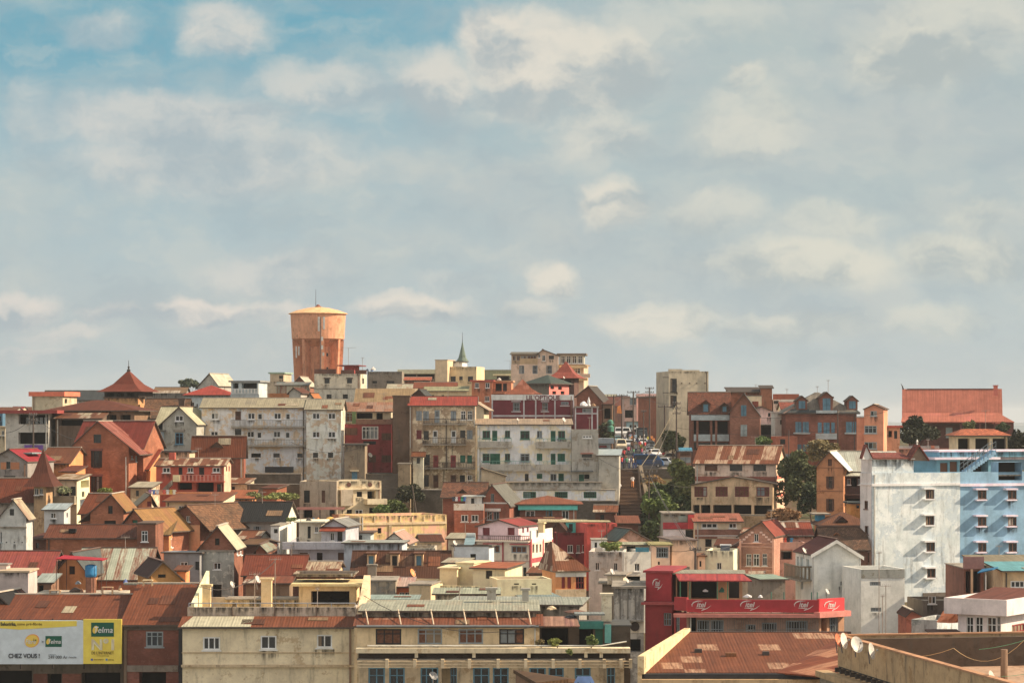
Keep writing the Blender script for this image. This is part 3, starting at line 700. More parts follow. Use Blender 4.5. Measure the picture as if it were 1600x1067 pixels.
t.box('screen_post', PT((72, 96, 60)), 550, 643, 556, 662, .5, .7)
H('stair_tower', 'grey brown windowless tower with blue shuttered window at foot', 346, 538, 570, 695.5, PL((118, 104, 84), .6), ('slab', PT((70, 66, 60)), .2, .25), D=6, front='sb 550 737 8 12', cat='tower house').box('lintel', PT((180, 160, 124)), 547, 734, 560, 736.5, -.3, -.01)
H('low_terrace', 'dark low terrace strip at the foot of red tenement', 348, 571, 622, 740, PL((86, 80, 72), .8), ('par', .8, CONC), D=8, cat='terrace', front='O 575 742 20 6;O 598 742 20 6')
H('garden_hut', 'brown shed with plants on its roof by the alley', 346, 622, 641, 725, PL((120, 104, 80), .8), ('slab', CONC, .15, .1), D=5, cat='hut')
t = H('brown_tenement', 'peeling brown four storey tenement with red roof and white doors', 353, 640, 742.5, 634, DIRTY, ('gs', SH((178, 66, 54), None, .15, 1.6, d=.3), 620.5, .6, .35), D=9,
  front='se 650.5 642 8.5 15;se 661.5 642 8.5 15;De 679 640.5 8 20;se 704.5 642 8 15;w 720 642 7.5 14;w 730.5 642 7.5 14;sm 651 672 7.5 14;d 662 673 8 14;Dw 676 672 8 20;Dw 704.5 672 8.5 20;d 719 672 8 12;se 730 672 8 14;Dr 677 711 8 19;Dr 704 711 8.5 19;d 662.5 710 9 17;dg 719 711 8 12;dg 730 711 7.5 13;d 662 742 8 18;Dn 677 742 8 20;Dn 704 742 9 13;Dk 718.5 742 8 13;w 730 742 8 8')
for y0, y1, a, b in ((654, 662, 661, 729), (683.5, 694, 660, 728), (722, 731, 661, 742)): t.balcony(a, b, y0, y1, 1.1, style='bars', rail=DARKW, mat=CONC)
H('x', '', 354, 614, 640, 620, PL((84, 66, 52), .7), ('slab', BOARD, .2, .1), D=7, into=t)
t.box('drain_pipe', PT((150, 150, 144)), 640.5, 636, 641.5, 700, -.25, -.1); t.box('drain_pipe', PT((60, 54, 50)), 696.5, 656, 698, 735, -.25, -.1); t.box('drain_pipe', PT((150, 150, 144)), 740.5, 636, 741.5, 668, -.25, -.1)
H('white_annex', 'narrow white annex with little rust roof leaning on tenement', 349, 645.5, 661.5, 713, PL((190, 178, 156), .6), ('sh', RUST, 707, .9), D=3, front='d 651 715 5 9', cat='annex')
H('sunlit_passage_house', 'narrow cream house with sunlit end in gap beside tenement', 372, 741, 756, 636, CREAM, ('gf', SH((196, 180, 160), (150, 90, 60), .4), (738, 636), (742, 628), (764, 641)), th=-28, x2=764, side='d 757 641 3 6')

# --- maroon shop building with lettering
MAR = PL((96, 34, 42), .25); BAND = PT((150, 146, 146), .7)
t = H('maroon_shop', 'maroon wall building with white frame bands and shop lettering', 388, 768, 896, 617, MAR, ('par', .5, CONC), D=9, front='b 801.5 629 10.5 13;b 847 629 9 13;b 876.5 627.5 12 5')
SHOP = t
t.box('parapet_band', PL((190, 184, 176), .35), 767.5, 616.5, 896.5, 625, -.12, -.003)
for x in (768, 817.5, 836, 866, 895): t.box('wall_band', BAND, x, 625, x + 2.2, 665, -.09, -.003)
t.box('wall_band', BAND, 768, 648.3, 897, 651, -.07, -.003)
for x0, x1, y in ((799, 814, 627), (799, 814, 643), (845, 858, 627), (845, 858, 643), (875, 890, 634)): t.box('lintel', BAND, x0, y - .6, x1, y + .8, -.2, -.003)
w = H('x', '', 382, 897.5, 934.5, 637, MAR, ('par', .3, CONC), D=9, into=t, front='b 910 638 14.5 6.5')
for x in (898, 924, 932.5): w.box('wall_band', BAND, x, 637, x + 2.2, 672, -.09, -.003)
w.box('wall_band', BAND, 898, 645, 934, 647, -.07, -.003); w.box('coping', PT((120, 112, 104)), 896.5, 634.5, 936, 637, -.3, .3)
WING = w
H('brick_gable_house', 'brick house with dark pointed gable behind maroon shop', 432, 901, 941, 626, BRICK, ('gf', SH((86, 80, 78)), (898, 620), (919.5, 602.5), (943, 628)), th=-12, D=8)
H('low_brown_house', 'low brown house with sloping roof beside street poles', 430, 942, 957, 632, PL((110, 84, 64), .6), ('sh', RUSTD, 626, .3), th=-5, D=7, front='O 944 638 10 16')

# --- white four storey block above the stairs
GW = PL((220, 211, 190), .45, (188, 176, 152)); GREYP = PL((140, 136, 126), .85)
t = H('green_window_block', 'cream four storey block with green windows and stained balconies', 351, 746, 892.5, 664, GW, ('sh', SH((176, 152, 130), (140, 124, 108), .4), 655.5, .35), D=8,
  front='wg 754 672.7 12 12.5;Dg 769 672.7 8 16;wg 789 672.7 8 11;wg 813 673 14.5 13;we 839 673 8 11;Dg 860.5 673 7.5 16.5;wg 872 673 11 12;wg 754 708.5 11 13;sg 766 708.5 15 16.5;wg 789 708.5 8 11;we 813 708.5 14.5 13;sg 839 708.5 8 11;Dg 860.5 708.5 7.5 17;sg 871.5 708.5 11 12;sg 839 740 8 7.5;we 860 740 9.5 11;Dg 872.5 739.5 8.5 13.5;d 820 740 6 12')
for a, b, y0, y1 in ((747, 799.5, 689.5, 697.5), (837, 892, 690, 698.5), (751.5, 830, 725, 734), (837, 892, 725.5, 734)):
    t.balcony(a, b, y0, y1, 1.1, style='solid', rail=GREYP, mat=GREYP)
    bb = MB(); q = [t.F(a, y0, -1.1), t.F(b, y0 - 5, -1.1)]
    bb.box(t.pt, q[0][0], q[1][0], -1.1, -1.05, q[1][1] - .05, q[1][1])
    n = max(3, int((q[1][0] - q[0][0]) / .5))
    for i in range(n + 1): x = q[0][0] + (q[1][0] - q[0][0] - .04) * i / n; bb.box(t.pt, x, x + .04, -1.09, -1.06, q[0][1], q[1][1] - .05)
    bb.build('handrail', PT((84, 128, 116)), t.root)
g = H('x', '', 350, 893, 935, 671, GREYP, ('par', .3, CONC), D=9, into=t, front='w 910 680 15 4.5;d 909 709.5 16 5;Dg 904.5 741 8 12;O 913 741 8 7')
g.box('lintel', PT((140, 80, 66)), 907, 707.5, 927, 709, -.3, -.01); g.box('canopy', PT((80, 84, 86)), 893, 735, 927, 737, -1.2, -.01)
H('x', '', 349.6, 935.2, 967, 712, PL((146, 142, 130), .8), ('sh', PT((110, 122, 126)), 703, .3), D=8, into=t, th=-4)
l = H('x', '', 347, 770, 939.5, 754, GREYP, ('slab', CONC, .12, .15), D=4, into=t)
l2 = H('x', '', 346.4, 764, 961, 766, GW, ('slab', CONC, .12, .1), D=4.5, into=t, front='bg 785 768 13.5 9.5;bg 817.5 768 20 10;bg 867 768 20 10;bg 912 768 20 10')
H('x', '', 345.9, 880, 965, 783, STONE, ('slab', CONC, .1, .05), D=4, into=t)
H('lean_to_house', 'beige lean-to with sloping roof against green windowed block', 345, 752, 790, 738, BEIGE, ('gf', SH((130, 120, 104)), (750, 732), (753, 731), (792, 743)), D=4, cat='lean-to', front='D 792 740 4 10')
MAKE_WORD = [(SHOP, 822.5, 875, 626, 617.3, "LIL'OPTIQUE", (84, 16, 34), -.2)]

# --- street end
H('far_roof_house', 'long pale roofed house closing the view along the street', 660, 938, 964, 628, BEIGE, ('gs', SH((176, 172, 150)), 617, .5, .4), D=12)
H('far_red_house', 'red roofed house at the far end of the market street', 640, 948, 984, 634, PL((116, 80, 66), .5), ('gs', SH((124, 66, 58)), 620, .5, .4), D=10)
t = H('pink_street_house', 'plain pink house with flat top facing the market street', 596, 994.6, 1036, 615, PL((186, 146, 138), .25), ('par', .4, CONC), D=12, front='w 1002 620.5 4.5 8.5;w 1014 620.5 5 8.5;O 1004 640 16 12', th=-2)
H('x', '', 590, 975, 994.5, 622, PL((160, 130, 118), .4), ('slab', CONC, .15, .2), D=12, into=t, front='O 976.5 640.5 13 12;b 984 621.5 10 11')
H('x', '', 588, 979, 1003, 659, PL((120, 146, 152), .3), ('slab', CONC, .15, .4), D=6, into=t, front='Dl 983 663 5 9;Dw 990 663 5 9')
t = H('corner_house', 'brown and cream house with deep shade on the street corner', 524, 1028, 1044, 621, PL((150, 128, 96), .5), ('slab', PT((90, 74, 60)), .3, .3), th=14, D=14, side_wall=PL((128, 74, 50), .5), front='d 1031 640 5 12;d 1038 640 4 12;Dl 1030 660 5 10')
t = H('tall_block', 'tall plain beige tower block with stepped top and two windows', 432, 1045, 1107, 580, PL((158, 146, 122), .35), ('par', .2, CONC), D=10, th=9, front='wk 1047.5 591.5 10 21;wk 1047.5 618 10 18')
t.box('parapet', PL((158, 146, 122), .35), 1045, 576.5, 1066, 580.2, .01, .4); t.box('parapet', PL((158, 146, 122), .35), 1066, 578, 1093, 580.2, .01, .38)
for x in (1064.5, 1077, 1088, 1101): t.box('scupper', DARKW, x, 598, x + 1.6, 599.6, -.15, -.01)
t.box('scupper', DARKW, 1036, 589, 1045, 590, -.3, -.1); t.box('scupper', DARKW, 1036, 613, 1045, 614, -.3, -.1)
t = H('stall', 'street kiosk with blue awning and shuttered front', 384, 1061, 1080, 706, PL((128, 92, 72), .5), ('slab', PT((60, 84, 100)), .2, .2), D=4, front='sn 1063 707.5 16 5;se 1063 714 16 9', cat='kiosk')
a = MB(); q0, q1 = t.F(1060, 699), t.F(1081, 704.5)
a.hexa([t.pt(q0[0], -1.3, q1[1]), t.pt(q1[0], -1.3, q1[1]), t.pt(q1[0], -.01, q0[1] - .1), t.pt(q0[0], -.01, q0[1] - .1), t.pt(q0[0], -1.3, q1[1] + .1), t.pt(q1[0], -1.3, q1[1] + .1), t.pt(q1[0], -.01, q0[1]), t.pt(q0[0], -.01, q0[1])]); a.build('awning', SH((60, 120, 150), (190, 200, 200), .5, 5, .45, k=1.2), t.root)
H('street_shed', 'grey metal shed with red sign band beside street', 376, 934, 954, 693, PL((120, 130, 136), .4), ('slab', PT((116, 124, 130)), .8, .5), D=4, cat='shed', front='dr 936 696 12 3;O 936 700 12 6')
# --- brick houses right of the street
FB = BR((150, 90, 62))
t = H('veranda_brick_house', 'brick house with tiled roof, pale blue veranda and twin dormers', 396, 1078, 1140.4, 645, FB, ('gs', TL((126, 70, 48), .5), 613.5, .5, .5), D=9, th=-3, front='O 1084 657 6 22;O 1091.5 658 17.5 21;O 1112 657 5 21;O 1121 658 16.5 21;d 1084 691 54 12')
t.box('fascia', BLUEF, 1080, 648, 1140, 656.5, -.5, -.02); t.box('parapet', BLUEF, 1084, 678.5, 1111, 689, -.2, -.02); t.box('parapet', BLUEF, 1113, 678.5, 1139, 689, -.2, -.02)
for x in (1079, 1088, 1110, 1117.5): t.box('column', FB, x, 656.5, x + 3, 700, -.3, -.02)
t.dormer(1096.5, 625.5, 12.5, 20, BOARD, TL((170, 80, 48), .3), 'w', 'b', v=-.1); t.dormer(1127, 630, 10, 15, BOARD, TILED, 'w', 'b', v=-.1)
g = H('x', '', 392, 1140.6, 1187.5, 648, FB, ('gf', SH((80, 84, 88)), (1137.5, 646), (1162, 613.5), (1189, 650.5)), th=-6, D=11, into=t, front='sb 1158 633 8 17;sl 1157.5 663.5 9.5 18;sl 1157 698 9 10')
H('wedge_roof_house', 'brown wedge shaped building with rising roof edge on skyline', 446, 1140, 1189, 613, PL((112, 66, 48), .5), ('sh', DARKW, 606, .4), D=8)
H('wedge_end_house', 'square brown end tower of the wedge roofed building', 443, 1189, 1206.5, 607, PL((122, 76, 54), .5), ('sh', DARKW, 603, .2), D=7, th=-4)
H('cream_slab_house', 'narrow cream wall with tiny red roof between brick gables', 424, 1170, 1190, 619, PL((186, 170, 136), .3), ('slab', CONC, .15, .1), D=6).box('roof', TL((186, 90, 60)), 1176, 627, 1185, 636, -.8, -.1)
H('brick_band_house', 'white house with brick coloured top band on skyline', 446, 1208, 1248.5, 624, WHITE, ('par', .2, CONC), D=8, front='d 1209 626 8 5;w 1230 627 4 5').box('parapet', PL((140, 78, 56), .4), 1208, 615.5, 1248.5, 624.5, .02, .4)
H('small_pink_house', 'little pink gabled house squeezed between brick houses', 418, 1188, 1210, 640, PL((180, 150, 142), .4), ('gf', SH((150, 130, 122)), (1186, 636), (1190, 635), (1212, 644)), D=7, front='d 1200 645 4 6')
H('dark_alley_shed', 'dark sheds stacked in the gap beside veranda house', 412, 1186, 1211, 664, DARKW, ('slab', PT((140, 130, 120)), .15, .3), D=5, th=-4, cat='shed', front='O 1190 667 16 12')
H('white_narrow_house', 'narrow white house against end of brick mansion', 404, 1211, 1229, 645, WHITE, ('slab', PT((170, 160, 150)), .2, .2), D=6, front='d 1219 656 8 7')
H('red_tile_house', 'red tiled roof peeping behind the grey mansion roof', 420, 1222, 1248, 639, WHITE, ('gs', TL((164, 78, 56)), 629, .5, .4), D=6)
H('orange_low_house', 'low orange house with pale garage door below mansion', 388, 1212, 1246, 682, PL((150, 84, 58), .4), ('par', .5, CONC), D=7, front='d 1219 686 8 8;se 1226 709 15 12')
# mansion
MB_ = BR((142, 80, 56))
t = H('brick_mansion', 'wide brick mansion with grey hipped roof and three brick dormers', 398, 1227.5, 1338.5, 645.5, MB_, ('hip', SH((134, 126, 118), (176, 120, 98), .25, 4., 12.), 613, 5.2, .5), D=11, th=0,
  front='sb 1243 659 9 17;sb 1254.5 659 9 17;sb 1278 660 5.5 16;sb 1287 660 9 19;sb 1299 660 5 16;sb 1322 659 9 17;sb 1332.5 659 5 17;sb 1243 694 9 11;sb 1254.5 694 9 11')
for x0, x1 in ((1240, 1266), (1320, 1338)): t.box('sill', BLUEF, x0, 675.5, x1, 678, -.3, -.01)
t.balcony(1275.5, 1307.5, 677, 684.5, 1.2, mat=BLUEF, rail=BLUEF)
for x, w_ in ((1245, 16), (1323.5, 16.5)): t.dormer(x, 619, w_, 21, MB_, SH((116, 84, 70)), 's', 'b', v=.5, depth=3.5)
t.dormer(1282, 613, 19, 33, MB_, SH((116, 84, 70)), 's', 'b', v=-.3, depth=4); t.box('parapet', BLUEF, 1275, 641, 1308, 647, -.5, -.35)
for x in (1282, 1300): t.chimney(x - 1, 621, 2.6, 10, MB_, -.2)
def roofwedge(b, x0, x1, xm, y0, ytop, mat):
    m = MB(); p0, p1 = b.F(x0, y0, -.3), b.F(x1, y0, -.3); pm = b.F(xm, ytop, 3.)
    m.idx([b.pt(p0[0], -.5, p0[1]), b.pt(p1[0], -.5, p1[1]), b.pt(pm[0], 3.5, pm[1]), b.pt(p0[0], 3.5, p0[1]), b.pt(p1[0], 3.5, p1[1])], [(0, 1, 2), (1, 4, 2), (4, 3, 2), (3, 0, 2), (0, 3, 4, 1)]); return m.build('roof_hip', mat, b.root)
for a in ((1227, 1265, 1262, 644.5, 626), (1262, 1284, 1283, 644.5, 627), (1310, 1345, 1324, 645, 628)): roofwedge(t, *a, SH((78, 84, 88)))
t = H('orange_gable_tower', 'slim orange house with low gable beside brick mansion', 378, 1350, 1380.5, 638, PL((188, 118, 84), .25), ('gf', SH((120, 84, 70)), (1348.5, 639), (1365, 631), (1383, 638.5)), th=-10, x2=1387, front='wl 1360 642 10 8;wl 1350.5 665 19.5 12;wl 1350.5 690.5 19.5 11')
H('x', '', 379, 1338.5, 1350, 652.5, PL((182, 114, 82), .3), ('slab', CONC, .15, .1), D=6, th=-10, into=t)
# big red roofed hall
RED = SH((194, 108, 95), (184, 98, 82), .3, 2.0, 9., d=.1, k=.98)
t = H('red_roof_hall', 'large hall with steep salmon red sheet roof and horn finial', 452, 1420, 1556, 660, BR((96, 46, 38)), ('gs', RED, 608.7, .5, .3), D=10, th=-9, ov=1.2, front='sl 1478 668 10 16;d 1500 668 8 14;d 1520 668 10 12')
sk = MB(); a, b = t.F(1408, 659, -2.), t.F(1585, 659, -2.); c, d = t.F(1410.5, 645, 1.0), t.F(1560, 645, 1.0)
q = [t.pt(a[0], -2., a[1]), t.pt(b[0], -2., b[1]), t.pt(d[0], 1., d[1]), t.pt(c[0], 1., c[1])]
sk.hexa([x - Vector((0, 0, .12)) for x in q] + q); sk.build('skirt_roof', RED, t.root)
t.chimney(1552.5, 603, 6.5, 15, PL((170, 86, 70), .3), 1.8)
hn = MB(); p = t.pt(t.w * 0 - 1.1, 5, t.zr_); hn.tube([p + Vector((.2, 0, -.2)), p + Vector((-.05, 0, .6)), p + Vector((-.3, 0, 1.1))], [.16, .1, .02], 6); hn.build('horn', DARKW, t.root)
for x in (1500, 1530, 1553, 1577): t.box('column', BR((120, 56, 46)), x, 660, x + 2.5, 690, -1.8, -1.5)
H('x', '', 455, 1556, 1584, 660, BR((110, 56, 46)), ('slab', BOARD, .1, .1), D=7, into=t)
H('garden_house', 'low pale house beside garden wall behind blue apartment block', 384, 1386, 1406, 668, PL((150, 120, 96), .5), ('slab', PT((130, 60, 48)), .3, .4), D=6, front='O 1388 673 6 10;d 1397 673 5 12')
t = H('tile_roof_pavilion', 'cream pavilion with orange tile eaves on rooftop columns', 334, 1495, 1574, 680, PL((180, 160, 126), .3), ('hip', TL((196, 100, 56), .15, .5), 670, 1.2, .5), D=6, front='O 1497 685 18 17;O 1524 685 22 17;O 1551 685 22 17')
w = H('garden_wall', 'salmon garden wall with white picket fence on top', 352, 1405, 1500, 702, PL((170, 110, 84), .3), ('slab', PT((150, 96, 76)), .12, .05), D=.5, cat='wall')
f = MB(); a, b = w.F(1405, 703), w.F(1468, 696)
n = 36
f.box(w.pt, a[0], b[0], .15, .2, b[1] - .2, b[1] - .12); f.box(w.pt, a[0], b[0], .15, .2, w.ze + .15, w.ze + .25)
for i in range(n): x = a[0] + (b[0] - a[0]) * i / n; f.box(w.pt, x, x + .06, .16, .19, w.ze + .12, b[1])
f.build('fence', PT((150, 148, 144)), w.root)
w.box('pier', PL((176, 100, 72), .3), 1455, 696, 1460, 704, -.05, .5)
H('white_roof_shed', 'shed with bright white corrugated roof behind gable tops', 322, 1360, 1405, 716, WHITE, ('sh', SH((206, 206, 198), None, .2, .8, d=.1), 706.5, .3), D=5, cat='shed')
# ------------------------------------------------------------------ water tower
def water_tower():
    Y = 560; s = (Y + 6.2) / FO; cx, cy = (497 - HX) * s, Y + 6.2
    z = lambda py: (HY - py) * s; r = lambda px: px * s
    t = empty('water_tower', (cx, cy, -6), 'huge orange concrete water tower with conical bowl and ribs on skyline', 'water tower')
    m = PL((182, 124, 88), .5); m2 = PL((170, 112, 78), .5)
    a = MB(); a.lathe((cx, cy), [(r(41), z(530)), (r(43.2), z(491))], 40); a.build('tank', m, t)
    a = MB(); a.lathe((cx, cy), [(r(46.5), z(491) + .01), (r(46), z(490)), (r(34), z(485.5)), (r(18), z(481.5)), (r(6), z(480))], 40); a.build('dome', PL((190, 140, 92), .4), t)
    a = MB(); a.lathe((cx, cy), [(r(5), z(480)), (r(5), z(479)), (r(3), z(478)), (r(2), z(476))], 12); a.build('vent_cap', PL((110, 66, 50), .4), t)
    a = MB(); a.lathe((cx, cy), [(r(25), z(660)), (r(25), z(542)), (r(40), z(530) - .01)], 32); a.build('shaft', m2, t)
    for k in range(8):
        an = R(22.5 + 45 * k - 8); d = Vector((math.cos(an), math.sin(an), 0)); n = Vector((-d.y, d.x, 0)) * .35; c = Vector((cx, cy, 0))
        p = [c + d * r(24) - n, c + d * r(34) - n, c + d * r(34) + n, c + d * r(24) + n]
        q = [c + d * r(24) - n, c + d * r(40.5) - n, c + d * r(40.5) + n, c + d * r(24) + n]
        b = MB(); b.hexa([x + Vector((0, 0, z(660))) for x in p] + [x + Vector((0, 0, z(531))) for x in q]); b.build('rib', m2, t)
    a = MB(); y0 = cy - r(27) - 0.1
    for x, y in ((483, 553), (483, 575), (512, 554), (512, 576)):
        b = MB(); X = (x - HX) * s; d0 = math.sqrt(max(.1, r(25) ** 2 - (X - cx) ** 2)); Yw = cy - d0
        b.box(ident, X - .3, X + .3, Yw - .05, Yw + .5, z(y + 3), z(y - 2)); b.build('window', GLASS(), t)
    # antenna mast with panels, ladder-like
    mast = MB(); X = (505 - HX) * s; Ym = cy - r(43) - 1.0
    mast.tube([(X, Ym, z(660)), (X, Ym, z(497))], .12, 6)
    for k in range(24):
        zz = z(655) + (z(500) - z(655)) * k / 24; mast.box(ident, X - .3, X + .3, Ym - .03, Ym + .03, zz, zz + .05)
    ms = mast.build('antenna_mast', PT((90, 74, 66)), t)
    for x, y0_, y1_ in ((502, 497, 519), (510, 497, 516), (507, 528, 534), (507, 541, 547), (509, 552, 557)):
        b = MB(); xx = (x - HX) * s; b.box(ident, xx - .2, xx + .2, Ym - .35, Ym - .1, z(y1_), z(y0_)); b.build('panel_antenna', PT((170, 168, 160)), ms)
    for x, y0_, y1_ in ((466, 542, 560), (470, 542, 556)):
        b = MB(); xx = (x - HX) * s; b.box(ident, xx - .16, xx + .16, cy - r(37), cy - r(37) + .2, z(y1_), z(y0_)); b.build('panel_antenna', PT((160, 156, 148)), t)
    b = MB(); b.tube([(cx - .5, cy, z(478)), (cx - .5, cy, z(452))], [.06, .03], 5); b.build('lightning_rod', DARKW, t)
water_tower()

# ------------------------------------------------------------------ left slope
BRO = BR((166, 90, 46), .5); REDT = SH((148, 68, 56), (176, 112, 96), .25, .55, 9., d=.4); ORL = PL((190, 116, 60), .4)
t = H('big_brick_house', 'big orange brick house with pointed red tiled gable and tall shutters', 326, 106, 201, 712, BRO, ('gf', REDT, (97, 709.5), (153, 657.5), (219, 710)), th=-14, x2=221,
  front='dk 146 678.5 12 13.5;ok 146.5 704 8.5 26;ok 146.5 744 8.5 24;wl 109.5 712.5 8 14', side='wl 205 712 3 5;wl 211.5 712 3 9')
t.box('lintel', PT((96, 56, 50)), 141, 701, 160, 704, -.18, -.01); t.box('lintel', PT((96, 56, 50)), 141, 741, 160, 744, -.18, -.01); t.box('string_course', PL((120, 70, 40), .4), 106, 732.5, 200, 734, -.06, -.003)
x = H('x', '', 333, 117, 224, 697, BRO, ('gs', SH((154, 62, 54), (176, 110, 96), .2, .7), 658.5, .5, .4), D=7, th=-14, into=t)
b = H('x', '', 332, 212, 232, 731, ORL, ('sh', SH((170, 72, 54)), 704, .6), D=4, th=-14, into=t, front='O 217 712 10 16', zb=-12.0)
t = H('magenta_roof_house', 'grey gabled house with magenta sheet roof beside rust spire', 311, -20, 43, 722, PL((118, 112, 106), .5), ('gf', MAGR, (-24, 722), (15, 701), (45, 721)), th=-30, x2=84, front='d 10 721 6 11;d 6 743 18 10')
t.box('gable_panel', PL((150, 96, 60), .5), 1, 722, 9.5, 733, -.06, -.003); t.box('gable_panel', PL((150, 96, 60), .5), 16.5, 722, 30, 733, -.06, -.003)
sk = MB(); u, zz = t.F(60, 704, 3); sk.box(t.pt, t.w * .7, t.w * .95, 2, 5.5, t.ze + 1.0, t.ze + 1.15); sk.build('skylight_sheet', SH((160, 176, 184)), t.root)
H('brown_roof_cottage', 'small cottage with plain brown roof behind magenta roof', 320, 62, 108, 723, ORL, ('gs', SH((134, 74, 50)), 700, .7, .4), D=6, th=-8, side='d 99 727 3 5')
H('brown_porch', 'low brown porch roof stepping down beside the brick house', 316, 96, 118, 737, ORL, ('sh', SH((130, 62, 46)), 729, .3), D=4, th=-8, cat='porch')
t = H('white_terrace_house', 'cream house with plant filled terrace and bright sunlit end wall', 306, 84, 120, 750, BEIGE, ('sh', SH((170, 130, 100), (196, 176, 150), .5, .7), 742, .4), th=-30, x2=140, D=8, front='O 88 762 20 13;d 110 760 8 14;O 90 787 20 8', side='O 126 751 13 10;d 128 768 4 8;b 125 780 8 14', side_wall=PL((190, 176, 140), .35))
t.balcony(83, 116, 775, 786, 1.2, style='solid', rail=PL((120, 112, 94), .7))
t = H('spire_house', 'turret with tall dark rust spire roof above sunlit wall', 299, 53, 72, 760, PL((150, 120, 84), .6), ('fl', SH((104, 50, 36), None, .2, 1.), 700, 1.1), th=-24, x2=82, cat='turret', front='w 54 763 6 10;w 62 763 5 9')
t = H('rust_barn', 'grey walled house with long plain rust roof under the spire', 302, -20, 62, 784.5, PL((124, 112, 100), .7), ('gs', SH((128, 58, 36), None, .2, .9), 748, .55, .3), D=8, front='d 50 838 14 14;d 20 800 8 10')
t = H('white_gable_cottage', 'white gabled cottage with patched blue grey wall and tiny vents', 263, 0, 41, 806, PL((160, 160, 154), .7), ('gf', SH((190, 176, 150), (150, 110, 90), .2), (-2, 808), (21, 779.5), (46, 812)), th=-18, x2=51, front='d 15 795 7 10;wl -2 831 5 16;d 9 846 2 2;d 21.5 846 2 2;d 33.5 846 2 2')
t.box('ledge', CONC, 0, 822.5, 41, 825, -.3, -.01)
t = H('blue_roof_box', 'small white box house with pale blue sheet roof', 286, 69, 100, 797, PL((160, 158, 154), .25), ('sh', SH((176, 190, 200)), 788, .3), th=-22, x2=110, D=5, front='w 79 801 8.5 8.5', side='d 104 801 2 7')
# brick cluster with tan roofs
TANR = SH((176, 124, 76), (150, 96, 56), .3, 1.2)
t = H('brick_gable_cottage', 'brick cottage with tan sunlit roof slope and dark arched doorway', 291, 141, 193, 803, BRO, ('gf', TANR, (123, 815), (174, 771), (198, 799)), th=-22, x2=211, front='d 169 790 7 12.5;d 163 813 18 12')
H('x', '', 297, 126, 172, 801, BRO, ('gs', SH((140, 68, 42)), 772, .5, .4), D=7, th=-10, into=t)
H('tiny_grey_roof_cottage', 'tiny orange gabled cottage with pale grey roof slope', 301, 216, 237, 790, PL((180, 112, 66), .4), ('gf', SH((170, 164, 150)), (211, 792), (235, 771.5), (248, 794)), th=12, D=8, front='dm 230 783 7 8')
t = H('green_window_cottage', 'brick house with tan roof, green window and sunlit end room', 277, 193, 236, 822, BRO, ('gf', TANR, (191, 819.5), (211, 794.5), (243, 832)), th=-28, D=7, front='dg 206 812 9 5;w 221 829 10 17')
H('x', '', 276, 242, 264, 835, ORL, ('sh', SH((150, 112, 72), (120, 84, 56), .4), 808, .5), th=-28, x2=276, D=6, into=t, side='w 267 841 4 13', front='O 246 842 10 20')
t.dormer(238, 800, 13, 18, BRICK, TANR, 'd', 'k', v=3.5, depth=3)
t = H('long_rust_house', 'long low brick wall house with rust roof and torn hole', 269, 72, 215, 840.5, BRO, ('gs', SH((122, 62, 42), None, .2, 1.1), 821, .6, .3), D=6)
t.box('roof_hole', PT((26, 24, 24), .9), 107, 826, 118, 832, .9, 1.7)
H('brick_end_house', 'tall brick house end with narrow window behind striped roof', 266, 214, 243, 819, BRICK, ('slab', BOARD, .15, .1), D=6, front='w 221 829 10 17')
t = H('striped_roof_house', 'house with pale green roof striped by rust and yellow gable', 247, 81, 135, 900, PL((160, 104, 54), .6), ('gf', SH((90, 96, 98)), (78, 903), (113, 862), (141, 899)), th=-8, D=9, front='d 108 884 9 13')
H('x', '', 250, 118, 229, 905, BRO, ('gs', SH((190, 196, 180), (136, 74, 46), .5, .75, 9., d=.2), 857, .7, .3), D=8, into=t)
H('red_sheet_house', 'house with faded rose red sheet roof at photo edge', 242, -30, 77, 898, BRICKD, ('gs', SH((168, 76, 70), (150, 60, 56), .3, 1.), 862, .6, .4), D=8)
H('grey_sheet_porch', 'small porch with pale blue grey sheet under rose roof', 233, 58, 80, 911, PL((110, 80, 60), .6), ('sh', SH((176, 186, 182)), 898, .2), D=4, cat='porch', front='O 60 914 8 12')
t = H('brown_gable_house', 'low yellow gable with dark brown roof behind rust foreground roof', 228, 236, 283, 903, PL((160, 112, 50), .6), ('gf', SH((92, 52, 40)), (230, 901), (254, 876), (288, 906)), th=18, D=7, front='d 247 897 12 5')
# --- red balcony house, black roof, tan house
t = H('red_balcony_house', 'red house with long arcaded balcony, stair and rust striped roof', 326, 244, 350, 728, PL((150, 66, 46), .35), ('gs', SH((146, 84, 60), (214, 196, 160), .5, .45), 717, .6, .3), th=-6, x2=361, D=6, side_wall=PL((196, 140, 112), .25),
  front='w 254 730 12 8.5;Dk 279 730 6 14;w 293 730 9 8;Dk 311 730 8 14;w 332 730 12 8;O 278 754 22 11;O 307 752 27 16;d 339 756 9 12', side='d 353 728 2 8;d 357 728 2 8')
t.balcony(270, 350, 741.5, 751.5, 1., style='balusters', rail=PL((160, 104, 90), .3), mat=PL((150, 66, 46), .35))
t.chimney(264, 707, 9, 11, PL((150, 66, 50), .3), 2.5, cap=False); t.box('door_panel', PL((190, 172, 130), .2), 270, 742, 281, 752.5, -1.3, -1.1)
st = MB(); a, b = t.F(255, 765, -.9), t.F(270, 750, -.9)
for i in range(9): st.box(t.pt, a[0] + (b[0] - a[0]) * i / 9, a[0] + (b[0] - a[0]) * (i + 1) / 9, -1.6, -.7, a[1] - .5 + (b[1] - a[1]) * i / 9, a[1] + (b[1] - a[1]) * (i + 1) / 9)
st.build('stair', CONC, t.root)
